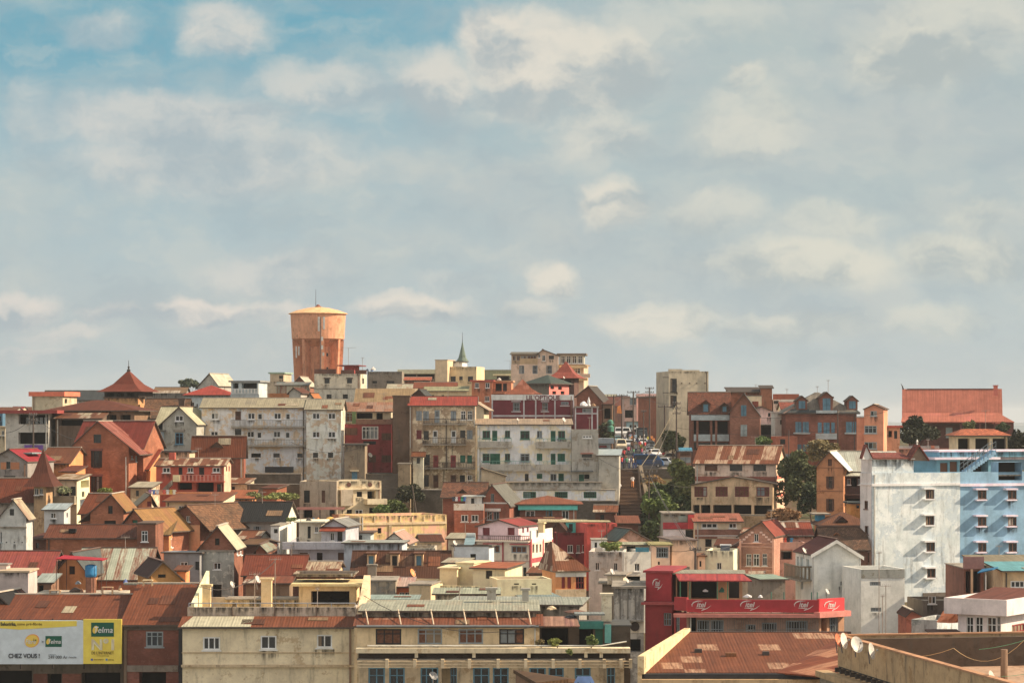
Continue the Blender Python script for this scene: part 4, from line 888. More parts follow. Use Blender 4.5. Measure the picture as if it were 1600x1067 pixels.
t = H('patched_red_house', 'dark red roofed house with small gabled dormer and pale roof seams', 342, 301, 381, 710, PL((118, 66, 48), .7), ('gs', SH((132, 66, 42), (180, 170, 140), .06, 2.6, 9.), 682, .5, .3), D=8, th=-4, x2=384, front='d 332 712 14 8')
t.dormer(331, 691, 16, 26, BOARD, SH((110, 70, 54)), 'd', 'k', v=.4, depth=3); t.box('quoin', PL((160, 110, 76), .4), 375, 712, 380, 766, -.08, -.003)
H('cream_strip_house', 'low cream house with dark flat roof behind red chimney', 336, 247, 296, 706.5, PL((170, 150, 120), .5), ('slab', PT((60, 60, 60)), .2, .3), D=6)
t = H('grey_blue_gable_house', 'grey gabled house with blue casements and pale ribbed roof', 352, 254, 307, 665, PL((140, 138, 126), .4), ('gf', SH((206, 200, 170), None, .1, .7, d=.15), (239, 673), (280.5, 635), (310, 663.5)), th=-8, D=9, front='w 273.5 649 13 9;wb 273.5 676 13 18')
t.box('lintel', CONC, 271, 670.5, 288, 674, -.2, -.01)
H('x', '', 356, 243, 280, 666, PL((130, 128, 118), .5), ('gs', SH((206, 200, 170), None, .1, .7, d=.15), 636, .5, .3), D=8, into=t, th=-8)
H('x', '', 351.5, 240, 254, 674, PL((124, 140, 146), .5), ('sh', SH((150, 150, 140)), 668, .2), D=5, into=t, front='d 246.5 680 3.5 10', th=-8)
t = H('orange_flat_roof_house', 'long cream house under wide flat rust roof with laundry line', 303, 259, 346, 783, PL((180, 164, 130), .3), ('sh', SH((150, 82, 52), None, .2, 1.2), 770, .7, ), D=9, th=-4, front='dn 267 791 6 5;w 279 790 8 8;w 343 787 3 8')
t.box('parapet', ORL, 238, 769, 330, 773, 7.5, 7.7)
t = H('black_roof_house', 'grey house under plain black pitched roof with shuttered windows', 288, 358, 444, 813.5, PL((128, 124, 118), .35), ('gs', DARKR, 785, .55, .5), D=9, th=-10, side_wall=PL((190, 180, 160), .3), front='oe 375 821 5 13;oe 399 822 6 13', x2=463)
t = H('white_stair_tower', 'slim white two window tower in front of black roofed house', 276, 423, 436, 822, WHITE2, ('slab', CONC, .12, .1), th=-24, x2=452, front='d 428 826 6 6.5;d 428 848 6 5', cat='tower house')
t = H('tan_gable_house', 'tan rendered house with brick gable and mottled brown tile roof', 283, 267, 313, 812, BRICK, ('gf', TL((136, 94, 62), .8), (256, 809), (293, 788.5), (330, 828)), th=-26, D=10, front='w 291 806 6 9')
coat(t, PL((178, 130, 90), .35), [(267.2, 920), (312.6, 920), (312.6, 820), (267.2, 820)], [])
t = H('grey_white_roof_house', 'mottled grey house with brick gable and sunlit white roof slope', 257, 312, 366, 858, BRICK, ('gf', SH((212, 204, 178), None, .1, 1., d=.15), (307, 859.5), (340, 821), (371, 859)), th=-20, x2=380, D=7, front='d 336 840.5 7 11;w 333.5 878.5 12 11;d 333 913 13 22', side='w 370 861 3 5;w 375 861 3 5')
coat(t, PL((132, 132, 124), .95, (164, 160, 148)), [(312.2, 1010), (365.8, 1010), (365.8, 861), (312.2, 861)], [(333.5, 878.5, 12, 11), (333, 913, 13, 22)]); t.box('ledge', CONC, 311, 859, 367, 861.5, -.2, -.003)
H('x', '', 256, 256, 312, 864, PL((112, 112, 112), .4), ('sh', PT((100, 102, 104)), 862, .2), D=5, into=t, front='w 281.5 877.5 12 13;d 305 877 6 13', th=-6)
H('small_rust_porch', 'tiny rust roofed porch behind yellow gable', 236, 276, 290, 892, ORL, ('sh', RUST, 885, .3), D=3, cat='porch')
H('rust_sheet_house', 'long house with bright rust sheet roof behind terrace chimneys', 252, 381, 473, 898, BRICKD, ('gs', SH((140, 62, 42), None, .2, .8), 868, .55, .4), D=8, front='d 400 906 20 8')
H('lower_rust_shed', 'low shed with orange rust roof and one white sheet', 240, 384, 452, 912, PL((110, 90, 70), .7), ('sh', SH((150, 76, 50), (206, 200, 176), .15, 2.), 902, .3), D=4, cat='shed')
H('grey_small_gable_house', 'little brown gable with grey green sheet slope beside white tower', 264, 400, 415, 864, BRICK, ('gf', SH((150, 156, 142), (150, 110, 80), .2), (393, 866), (406, 850), (418, 862)), th=-26, x2=430)
H('brown_nook_house', 'dark brown roof corner tucked below black roofed house', 268, 378, 402, 851, BRICKD, ('gs', SH((130, 88, 60)), 843, .5, .3), D=6, th=-15)
# --- hillside walls
H('terrace_wall', 'long rough stone retaining wall below white three storey block', 338, 383, 470, 741, STONE, ('slab', CONC, .12, .05), D=1.2, cat='wall')
H('terrace_wall', 'lower earthy retaining wall with brick hut against it', 328, 386, 470, 757, BR((120, 96, 70), .7), ('slab', CONC, .1, .05), D=1.2, cat='wall')
H('brick_hut', 'tiny orange brick hut beside low retaining wall', 322, 411, 432, 763, BRO, ('sh', RUSTD, 758, .3), D=3, th=-20, cat='hut')
H('tenement_wall', 'dark stone retaining wall beneath the brown tenement', 343, 646, 691, 766, STONE, ('slab', CONC, .15, .1), D=2, cat='wall')
t = H('beige_villa', 'two storey beige house with round vents, bay and corner balcony', 327, 526, 596, 751.5, PL((172, 158, 128), .4), ('par', .5, CONC), th=22, D=8, front='d 557.5 768 8.5 8;O 574 767 13 12;d 542 796 8 13;w 555 796 12 13;O 577 793 14 16')
t.balcony(574, 605, 779, 786, 1.4, style='solid'); t.box('bay', PL((150, 138, 118), .4), 533, 765, 552, 790, -.8, -.003)
t.box('cornice', PL((172, 158, 128), .4), 526, 763, 596, 764.5, -.25, -.003)
for x in (545, 578):
    v = MB(); u, zz = t.F(x, 757); v.lathe((0, 0), [(.3, 0), (.3, .08)], 14)
    v.v = [t.pt(u + p.x, -.04 - p.z * .4, zz + p.y) for p in v.v]; v.build('round_vent', PT((80, 50, 40)), t.root)
H('x', '', 325, 468, 526, 752, PL((136, 124, 106), .6), ('par', .5, CONC), D=9, into=t, th=0, front='d 475 766 9 19;dn 502.5 766 5.5 19;O 474 795 14 14;d 515 795 8 14')
YW = PL((196, 156, 96), .5, (200, 140, 110))
t = H('yellow_wall_building', 'long sunlit yellow and pink blank wall with pilastered top band', 292, 562, 698, 806, YW, ('par', .4, CONC), th=24, D=7, front='d 590 824.5 6 8.5')
for x in (562, 585, 608, 625, 644, 662, 679, 695.5): t.box('pilaster', PL((180, 160, 120), .4), x, 807, x + 1.6, 816.5, -.1, -.003)
t.box('pilaster', PL((170, 150, 116), .4), 608, 818, 612, 850, -.1, -.003); t.box('string_course', PL((186, 160, 120), .4), 562, 816.5, 698, 818, -.12, -.003)
H('x', '', 290, 535, 562, 809, PL((120, 108, 92), .6), ('par', .3, CONC), D=7, into=t)
# --- lavender terrace house
LAV = PL((146, 146, 152), .4)
t = H('lavender_terrace_house', 'pale lavender house with wide terrace and three dark openings', 270, 452, 538, 846, LAV, ('par', .7, CONC), D=10, front='dn 468 863 13 12;d 495 863 9 15;dn 528 863 9.5 12')
t.box('parapet_face', PL((150, 150, 154), .8), 441, 846.5, 538, 858, -.9, -.3)
u = H('x', '', 274, 502, 540, 822, LAV, ('gf', SH((150, 150, 150)), (500, 823.5), (522, 810.5), (544.5, 822.5)), D=6, th=-10, into=t, zb=t.ze - .8, front='d 527 830 8 17;w 516 832 6 12')
aw = MB(); a, b = u.F(499, 830, -1.), u.F(541, 824, -.01); aw.hexa([u.pt(a[0], -1.1, a[1]), u.pt(b[0], -1.1, a[1]), u.pt(b[0], -.01, b[1]), u.pt(a[0], -.01, b[1]), u.pt(a[0], -1.1, a[1] + .08), u.pt(b[0], -1.1, a[1] + .08), u.pt(b[0], -.01, b[1] + .08), u.pt(a[0], -.01, b[1] + .08)]); aw.build('awning', SH((190, 84, 62)), u.root)
H('x', '', 277, 467, 502, 816, PL((170, 160, 140), .4), ('slab', PT((190, 180, 150)), .15, .5), D=5, into=t, zb=t.ze - .8, front='d 480.5 822 5 19;w 492 822.5 5 9')
H('pale_box_house', 'pale blue white box house with slanting sheet roof', 262, 538, 628, 849, PL((150, 158, 164), .25), ('sh', SH((176, 180, 176)), 845, .3), D=7, th=-4, x2=636)
H('small_pale_hut', 'little pale shed under dark flat roof by yellow wall', 280, 544, 579, 833, PALEB, ('slab', BOARD, .15, .4), D=4, th=-14, x2=584, cat='hut', front='d 549 835 8 10;d 560 836 6 8')
H('grey_low_wall_house', 'low grey roofed building in front of yellow wall', 272, 632, 680, 856, PL((150, 142, 124), .5), ('par', .3, CONC), D=6)
H('white_pink_gable_house', 'white gable with pinkish roof slope against yellow wall', 276, 597, 634, 848, WHITE, ('gf', SH((200, 160, 146)), (594, 849), (616, 831.5), (640, 850)), th=-22, x2=648, front='d 604 842 22 5')
# --- rust roof with dormers
t = H('rust_dormer_house', 'long dark rust roof with three sunlit blue shuttered dormers', 252, 550, 699, 903, BROWNW, ('gs', SH((98, 54, 36), (150, 110, 80), .12, 1.6), 862, .6, .4), D=9, th=0)
for x, ck in ((573.5, 'b'), (610, 'k'), (648, 'b')): t.dormer(x, 864, 13, 22, PL((170, 140, 104), .4), SH((130, 80, 60)), 'd', ck, v=2.2, depth=4, gable=False)
t.chimney(574.5, 884, 13, 22, CONC, -.6)
H('patched_small_house', 'small house with rust and white patched roof beside lavender house', 248, 480, 525, 894, BRICKD, ('gs', SH((140, 76, 54), (206, 186, 150), .4, 1.8), 878.5, .6, .3), D=5, th=-18, x2=535, side_wall=PL((190, 150, 100), .3))
# --- brick villa and pink house
t = H('brick_villa', 'brick villa with pale edged gable, French window and white terrace wing', 303, 755, 796, 785, BR((166, 88, 56)), ('gf', SH((116, 116, 110)), (752, 781), (769, 756.5), (799, 791)), th=-10, D=9, front='wl 767 771 5 13;wl 761 799 8 13;we 771 799 9 13')
t.box('band', WHITE2, 755, 784.5, 796, 787, -.08, -.003); t.box('lintel', WHITE2, 757, 794, 782, 798.5, -.15, -.003)
r = H('x', '', 305, 692, 756, 776, BR((150, 80, 52)), ('gs', TL((130, 80, 54), .8), 755, .5, .5), D=8, into=t, th=-4)
r.dormer(715, 765, 16, 16, BOARD, TILED, 'd', 'k', v=1)
r = H('x', '', 301, 710, 755.5, 787, BR((170, 88, 54)), ('par', .9, CONC), D=4, into=t, th=-4, front='w 720.5 804 11 11;w 736.5 804 11 11')
r.box('parapet_face', WHITE, 709, 786.5, 756, 797, -.1, -.003)
H('x', '', 302.5, 727, 753, 776, WHITE, ('slab', PT((150, 156, 150)), .12, .4), D=2.6, into=t, th=-4, zb=r.ze - 1, front='d 736 778 5 9')
TQ = PL((70, 170, 160), .25)
t = H('turquoise_band_house', 'brick house with turquoise fascia under low rust hipped roof', 306, 812, 901, 787, BR((158, 96, 66)), ('hip', SH((156, 84, 60)), 774, 5.5, .8), D=8, front='w 821 797 15 11;wb 853 797 10 11;w 878 797 11 14')
t.box('fascia', TQ, 809.5, 787.5, 902.5, 796.5, -.6, -.45)
H('x', '', 303, 811, 876, 812, BRICKD, ('sh', SH((116, 54, 44)), 808, .4), D=2.5, into=t)
H('turquoise_yard_house', 'turquoise walled yard house beneath long cream canopy', 298, 884, 918, 815, TQ, ('slab', CONC, .12, .1), D=4, front='d 889 818 6 12;wg 902 822 9 9')
H('dark_gable_lean_to', 'dark brown triangular gable in front of turquoise yard', 296, 858, 884, 830, BRICKD, ('gf', SH((90, 52, 44)), (856, 832), (872, 813), (888, 831)), D=5, th=-10)
# pink topped white house
PK = PL((190, 156, 160), .2); RL = PT((140, 56, 60), .7)
t = H('pink_top_house', 'white building with maroon trim and pink gabled rooftop room', 272, 739, 829, 843, PL((190, 168, 148), .25), ('par', .5, CONC), th=-24, x2=864, front='f 757 851 24 12.5;f 799 852.5 24 11.5;d 817.5 886 5 14', side='d 832 850 3 13;d 837.5 850 3 13;d 843 850 3 12;d 851 847.5 7 12.5;d 832 884 3 12;d 837.5 883.5 3 12;d 843 883 3 12;d 851 880 7 13')
for x in (784.5, 827): t.box('trim', RL, x, 846, x + 2, 905, -.1, -.003)
t.box('trim', RL, 762, 875.3, 827, 877, -.08, -.003)
for x0, x1, y in ((754, 783, 848.3), (796, 826, 849)): t.box('hood', RL, x0, y, x1, y + 2, -.5, -.003)
for x in (829.3, 847.8, 862.3): t.sbox('trim', RL, x, 842, x + 1.3, 905, .06, .05)
for y in (872, 900): t.sbox('trim', RL, 830.5, y, 862, y + 1.4, .05, .04)
u = H('x', '', 274, 747, 810, 823, PK, ('gf', SH((170, 66, 66), None, .2, 1., d=.2), (743.5, 821.5), (780, 811), (813, 821.5)), th=-24, D=5.2, into=t, zb=t.ze - .6, front='dm 754 824 11 12;dm 793 824 11 12', side='dm 816 823 3 9;dm 823 822 3 9')
t.balcony(742, 826, 837, 843.5, .35, style='bars', rail=BOARD)
t.sbox('parapet', WHITE2, 830, 829, 863, 843, .02, .2)
t.chimney(841, 818, 8, 14, PL((170, 150, 110), .3), 2.2)
t = H('blue_white_box_house', 'plain pale blue white block with single dark window', 257, 709, 764, 853, PL((160, 166, 170), .2), ('sh', SH((120, 130, 130)), 852, .1), D=6, th=-6, x2=772, front='d 735 865 8.5 11')
# solar heater on it
s = empty('solar_heater', t.pt(3, 2, t.ze), 'round metal solar water tank on roof of blue white block', 'water heater')
m = MB(); a = t.pt(t.F(725, 0)[0], 2.5, t.ze + .9); b = t.pt(t.F(739, 0)[0], 2.5, t.ze + .9); m.tube([a, b], .33, 12); m.build('tank', PT((120, 130, 130), .3), s)
m = MB(); A = t.F(724, 847); m.hexa([t.pt(t.F(724, 0)[0], .6, t.ze + .05), t.pt(t.F(740, 0)[0], .6, t.ze + .05), t.pt(t.F(740, 0)[0], 2.3, t.ze + .75), t.pt(t.F(724, 0)[0], 2.3, t.ze + .75), t.pt(t.F(724, 0)[0], .6, t.ze + .12), t.pt(t.F(740, 0)[0], .6, t.ze + .12), t.pt(t.F(740, 0)[0], 2.3, t.ze + .82), t.pt(t.F(724, 0)[0], 2.3, t.ze + .82)]); m.build('collector', PT((96, 116, 122), .3), s)
# cream sunlit complex
CL = PL((196, 172, 134), .25)
t = H('cream_roof_complex', 'sunlit cream rooftop rooms with orange sheet roof and terrace', 238, 674, 765, 914, CL, ('par', .35, SH((176, 96, 70))), th=-22, x2=803)
u = H('x', '', 240, 739, 789, 888, CL, ('sh', SH((196, 104, 72)), 880, .3), th=-22, x2=816, D=5, into=t, zb=t.ze - .5, front='d 759 891 10 13')
H('x', '', 241, 687, 714, 888, PL((186, 166, 124), .3), ('slab', PT((180, 160, 120)), .12, .2), th=-22, x2=730, D=5, into=t, zb=t.ze - .5)
H('x', '', 242, 714, 740, 880, CL, ('slab', PT((180, 160, 120)), .12, .1), th=-22, D=4, into=t, zb=t.ze - .5)
H('x', '', 234, 777, 862, 905, CL, ('par', .3, SH((170, 90, 66))), th=10, D=4.4, into=t, front='d 803 911 8 2;d 831 911 7 2')
H('red_deck_house', 'cream house with red terrace deck behind orange satellite dish', 236, 614, 672, 912, PL((190, 168, 128), .3), ('par', .5, SH((190, 100, 76))), D=8, th=-14, x2=687)
H('cream_link_house', 'low cream wall house below the red terrace deck', 229, 639, 673, 914, PL((180, 156, 116), .3), ('slab', CONC, .12, .1), D=5, th=-8)
t = H('pointed_rust_house', 'orange house with tall pyramid roof of torn rusty sheets', 252, 868, 916, 893.5, PL((190, 120, 62), .3), ('slab', CONC, .1, .3), th=12, D=6, front='dr 877.5 901 5.5 18;dr 886.5 901 6 18;br 899.5 900 13.5 20')
pm = MB(); zt = PZ(846, 254.5); q = [t.pt(u, v, t.ze + .11) for u, v in ((-.4, -.4), (t.w + .4, -.4), (t.w + .4, 6.4), (-.4, 6.4))]; ap = t.pt(.25, 2.6, zt); ap2 = t.pt(.25, 3.6, zt)
pm.idx(q + [ap, ap2], [(0, 1, 4), (1, 2, 5, 4), (2, 3, 5), (3, 0, 4, 5), (3, 2, 1, 0)]); pm.build('roof', SH((134, 74, 50), (214, 190, 160), .3, .7, 1.3), t.root)
t.box('band', WHITE2, 868.5, 894, 916, 900.5, -.08, -.003); t.box('plinth', PL((170, 150, 120), .5), 868, 920.5, 916, 950, -.06, -.003)
t.dormer(884, 868, 12, 15, PL((180, 160, 120), .5), SH((150, 90, 66)), 'd', 'k', v=1.0, depth=2)
# red house, pink gable, white house, beige
t = H('maroon_yard_house', 'maroon house with three white framed windows and red side', 293, 866, 917, 832, PL((104, 36, 38), .3), ('par', .3, CONC), D=7, th=-4, front='w 886.5 851 8.5 12;w 901 851 5 12;w 909.5 851 6 11')
H('x', '', 291, 917, 964, 818, PL((176, 62, 50), .3), ('par', .3, RUSTD), D=7, into=t, th=9)
c = empty('canopy', (PX(897, 815, 284).x, 284, PX(0, 815, 284).z), 'long thin cream sheet canopy on metal posts over maroon house', 'canopy')
m = MB(); a, b = PX(841, 816, 282), PX(952, 814, 287); m.hexa([a, a + Vector((8.0, 0, 0)), b, b - Vector((8, -1.5, -.1))] + [x + Vector((0, 0, .1)) for x in (a, a + Vector((8.0, 0, 0)), b, b - Vector((8, -1.5, -.1)))]); m.build('sheet', SH((206, 190, 150)), c)
for x in (843, 870, 948):
    m = MB(); p = PX(x, 815.5, 283 if x < 900 else 286.5); m.tube([p, p - Vector((0, 0, 4.2))], .05, 5); m.build('post', BOARD, c)
t = H('pink_gable_house', 'house with pink painted gable and teal grey roof slope', 287, 966, 1022, 846, PL((186, 140, 116), .4), ('gf', SH((110, 124, 122)), (962.5, 845), (984, 825.5), (1026, 849)), th=20, D=9)
H('rust_box_house', 'flat rust sheeted shed behind the pink gable at stair foot', 316, 966, 997, 818, BRICKD, ('sh', SH((146, 78, 54)), 807, .3), D=5, cat='shed')
t = H('white_corner_house', 'white corner house with leafy roof terrace and small windows', 264, 920, 975, 861.5, PL((156, 150, 142), .5), ('par', .6, CONC), th=-5, D=8, front='w 930 878.5 6.5 12;w 959 879 6 12')
H('x', '', 263, 975, 1017, 862, PL((176, 176, 166), .35), ('par', .4, CONC), th=14, D=8, into=t, front='w 991.5 880 8 12')
H('x', '', 272, 925, 948, 844, WHITE2, ('slab', CONC, .1, .1), D=4, into=t, zb=t.ze - .8, front='d 929 847 4 8')
cn = H('x', '', 270, 975, 1046, 852, PL((150, 140, 120), .4), ('sh', SH((178, 176, 150)), 848, .5), D=5, into=t, zb=t.ze - .8, front='O 979 853 14 10')
t.box('blue_board', PT((50, 120, 140), .7), 993, 855, 1014, 862, -.2, -.1)
t = H('pink_narrow_house', 'narrow pink house with barred open landing beside white corner', 266, 1018, 1047, 852, PL((196, 152, 130), .3), ('slab', SH((190, 170, 120)), .12, .3), D=6, front='b 1025.5 854.5 19 17;d 1028 877 3 5')
t = H('beige_block', 'plain beige block with two low grilles beside leaning pole', 271, 1050, 1087.5, 844.5, PL((174, 148, 124), .35), ('slab', PT((90, 76, 70)), .15, .2), D=7, th=8, front='b 1056 885 10 6.5;b 1067.5 885 10.5 6.5')
t = H('red_white_shop', 'shop with broad red band and grey boards by dark trees', 302, 1037, 1084, 803, PL((128, 126, 110), .5), ('slab', CONC, .15, .2), D=6, front='d 1071 828 12 15', cat='shop')
t.box('sign_band', PT((140, 36, 44), .6), 1036, 816, 1079, 826, -.3, -.01); t.box('sign_band', PT((176, 48, 46), .6), 1075, 804, 1084.5, 826, -.5, -.31); t.box('white_board', PL((176, 176, 176), .2), 1036, 827, 1071, 845, -.15, -.01); t.box('window_board', PT((110, 120, 110), .6), 1060, 806, 1074, 815, -.12, -.01)
t = H('brown_upper_house', 'brown brick house with pink red fascia and white arch windows', 299, 1086, 1158, 815, PL((178, 162, 132), .3), ('sh', SH((186, 104, 86), None, .1, 1.3), 803.5, .5), D=6, front='w 1096 817 25 8;w 1139 817 12 8;d 1102 842 10 12;d 1136 841 10 12')
t.box('brick_face', BR((146, 92, 66)), 1086, 827, 1158, 841, -.12, -.003); t.box('string_course', WHITE2, 1086, 836, 1158, 837.3, -.16, -.124)
t = H('white_flat_house', 'white flat roofed house with solar panel and one casement', 272, 1102, 1146, 860, PL((186, 178, 150), .25), ('par', .3, CONC), th=-13, x2=1154.5, D=6, front='w 1120 878.5 7.5 11')
H('x', '', 271.6, 1090, 1102, 869, PL((190, 150, 120), .3), ('slab', SH((150, 100, 80)), .12, .2), D=5, into=t, front='d 1093 876 3 9')
s = empty('solar_heater', t.pt(1.9, 1.2, t.ze), 'tilted solar water heater on roof of white flat house', 'solar panel')
m = MB(); p = [t.pt(u, v, t.ze + h) for u, v, h in ((1.5, .8, -.1), (2.5, .8, -.1), (2.5, 1.5, .45), (1.5, 1.5, .45))]; m.hexa(p + [x + Vector((0, -.06, .08)) for x in p]); m.build('collector', GLASS((60, 70, 84)), s)
m = MB(); m.tube([t.pt(1.4, 1.6, t.ze + .5), t.pt(2.6, 1.6, t.ze + .5)], .13, 12); m.build('tank', PT((170, 176, 176), .3), s)
# ornate brick
t = H('ornate_brick_house', 'ornate pink brick house with stepped gable and three tall windows', 277, 1155, 1209, 838, BR((184, 124, 96)), ('gf', SH((160, 66, 52), None, .2, 1.1), (1151, 838), (1191, 813.5), (1212, 838)), th=-18, D=7, front='w 1178.5 833.5 6.5 12.5;w 1166 865 8 19;w 1177 865 9.5 19;w 1191.5 864.5 7 19')
for y in (848, 853, 884.5, 890): t.box('moulding', PL((190, 140, 120), .3), 1156, y, 1209, y + 1.8, -.12, -.003)
t.box('sill', PL((190, 140, 120), .3), 1174, 847, 1190, 849, -.3, -.01)
for i in range(5):
    for sgn in (-1, 1):
        x = 1182 + sgn * (7 + i * 4.2); y = 830 + i * 3.6; t.box('stepped_trim', PL((196, 150, 136), .3), x - 2.2, y, x + 2.2, y + 3, -.1, -.003)
for x in (1155, 1206.5): t.box('pilaster', PL((190, 136, 112), .3), x, 842, x + 3, 902, -.14, -.004)
H('x', '', 283, 1212, 1268, 837, PL((170, 120, 100), .4), ('gs', SH((154, 66, 48), (206, 196, 176), .1, 2.), 816.5, .55, .3), D=7, into=t)
tr = H('terrace_house', 'low pinkish terrace with parapet and washing behind ornate house', 279, 1212, 1258, 847, PL((170, 128, 110), .4), ('par', .9, CONC), D=4, front='O 1216 858 22 16', cat='terrace')
# brown hip + tile houses behind white gable
t = H('arched_dormer_house', 'orange walled house with brown hipped roof and arched dormer', 287, 1286, 1362, 820, PL((176, 104, 54), .5), ('hip', SH((132, 78, 56)), 799.5, 5, .5), D=8); t.dormer(1309, 808, 13, 14, BOARD, SH((120, 66, 50)), 'd', 'k', v=.4)
H('mossy_tile_house', 'house with broad mottled grey brown tile roof behind white gable', 279, 1288, 1356, 858, BRICKD, ('gs', TL((120, 86, 64), .8), 824, .6, .4), D=8).dormer(1300, 833, 14, 16, BRICK, SH((176, 104, 66)), 'd', 'k', v=3)
H('ochre_shed', 'bright ochre shed with dark window beside blue apartment block', 293, 1329, 1346, 787, PL((190, 120, 40), .4), ('slab', SH((84, 88, 88)), .2, .3), D=4, cat='shed', front='d 1338 789 5 5')
H('blue_kiosk', 'small blue kiosk with grey roof below orange gabled house', 292, 1278, 1289, 804, PL((40, 120, 150), .3), ('slab', CONC, .15, .6), D=3, cat='kiosk')
# white gable house
WG = PL((178, 180, 172), .25)
t = H('white_gable_villa', 'tall white gabled house with maroon roof and timber balcony', 257, 1270, 1345, 867, WG, ('gf', SH((122, 52, 44), None, .2, 1.4, d=.3), (1266, 866), (1307.5, 841.5), (1351, 869)), x2=1243, D=7, front='b 1313 908 16 6;b 1319 949 11 4.5', side='dl 1245 869 3 16;dl 1250.5 869 4 17;dl 1260 873 4 17;dl 1251 905 4 16')
for (a, b) in (((1267, 866.5), (1307.5, 843)), ((1307.5, 843), (1350, 869.5))):
    m = MB(); p, q = t.F(*a, -.4), t.F(*b, -.4); m.hexa([t.pt(p[0], -.42, p[1] - .35), t.pt(q[0], -.42, q[1] - .35), t.pt(q[0], -.36, q[1] - .35), t.pt(p[0], -.36, p[1] - .35), t.pt(p[0], -.42, p[1]), t.pt(q[0], -.42, q[1]), t.pt(q[0], -.36, q[1]), t.pt(p[0], -.36, p[1])]); m.build('bargeboard', WHITE2, t.root)
m = MB(); va, za = t.S(1228 + 16, 893); fs = t.fs
VD = t.D - .3; m.box(fs, .4, VD, -1.3, -.003, za - .6, za - .4); bo = m.build('balcony', CONC, t.root)
m = MB(); m.box(fs, .4, VD, -1.3, -1.2, za + .8, za + .95); m.box(fs, .4, .5, -1.2, -.02, za + .8, za + .95)
for i in range(12): m.box(fs, .4 + i * .55, .62 + i * .55, -1.28, -1.22, za - .397, za + .8)
for i in range(3): m.box(fs, .41, .49, -1.15 + i * .4, -.95 + i * .4, za - .397, za + .8)
m.build('railing', PT((96, 84, 66)), bo)
t.box('drain_pipe', PT((140, 140, 136)), 1270.5, 868, 1271.7, 990, -.25, -.1); t.box('drain_pipe', PT((140, 140, 136)), 1343, 869, 1344.2, 990, -.25, -.1)
H('white_vent_annex', 'white flat annex with grey parapet band and slit vents', 251, 1345.5, 1413.5, 889, WG, ('par', .6, CONC), th=11, D=6, front='b 1359 908.5 17 6;b 1360.5 949 16.5 6', cat='annex').box('parapet_band', PL((120, 122, 116), .7), 1346, 889.5, 1413.5, 902, -.06, -.003)
H('green_roof_shed', 'long low shed with pale green sheet roof behind red terrace', 243, 1190, 1227, 906, PL((120, 110, 96), .5), ('sh', SH((160, 180, 166)), 899, .4), D=5, th=10, cat='shed')
# beige twin volume house
t = H('rust_top_house', 'tall cream house with rust striped roof above wide loggia front', 342, 1086, 1212.5, 724, PL((186, 158, 138), .45), ('gs', SH((146, 80, 56), (206, 174, 140), .45, .62, 9.), 697, .55, .3), th=-9, x2=1226, D=9, front='dn 1101 726 20 10;d 1140 726 20 10;d 1177 726 20 10', side='w 1217 727 3 10;dr 1214 752 2 16;dr 1218 751 2 16;dr 1222 750 2 16', side_wall=PL((196, 150, 124), .25))
t.box('band', PL((130, 70, 54), .5), 1086, 744, 1212, 752, -.06, -.003)
for y in (743, 771): t.sbox('band', PT((170, 86, 66), .7), 1213.5, y, 1225.5, y + 3, .06, .05)
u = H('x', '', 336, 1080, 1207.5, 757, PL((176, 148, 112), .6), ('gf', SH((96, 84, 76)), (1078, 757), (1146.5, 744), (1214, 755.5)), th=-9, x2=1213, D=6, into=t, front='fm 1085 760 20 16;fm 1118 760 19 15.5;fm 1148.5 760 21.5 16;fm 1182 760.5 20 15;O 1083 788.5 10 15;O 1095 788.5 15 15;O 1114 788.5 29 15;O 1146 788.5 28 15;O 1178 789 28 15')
t.box('loggia_floor', CONC, 1079, 803, 1208, 806, -7.5, -6.2)
# orange gable house with white roof
t = H('orange_white_roof_house', 'orange house with pointed gable and dazzling white roof slope', 317, 1276, 1318, 731, PL((166, 108, 66), .5), ('gf', SH((226, 226, 218), None, .1, 1.2, d=.1, k=1.), (1272, 732), (1295.8, 704.5), (1327, 736)), th=-14, D=7, front='dn 1293.5 717 6.5 11;on 1294 744 6 18.5;on 1294 779 6 19')
t.box('string_course', PL((130, 84, 54), .4), 1276, 766, 1318, 767.5, -.08, -.003); t.box('string_course', PL((130, 84, 54), .4), 1276, 730, 1318, 731.2, -.08, -.003)
H('x', '', 320, 1316, 1352, 736, BRICKD, ('gs', SH((196, 200, 192), (170, 164, 150), .3, 1.2, d=.2), 706, .6, .3), D=7, into=t)
u = H('x', '', 318, 1318, 1352, 744, PL((76, 50, 44), .5), ('sh', SH((206, 204, 190), d=.2), 738.5, .4), D=2.5, into=t, front='w 1324 748 5 9;O 1330 746 10 14;w 1341 748 4 9;O 1320 779 26 12')
u.balcony(1319, 1346, 760, 772, .9, style='bars', rail=DARKW)

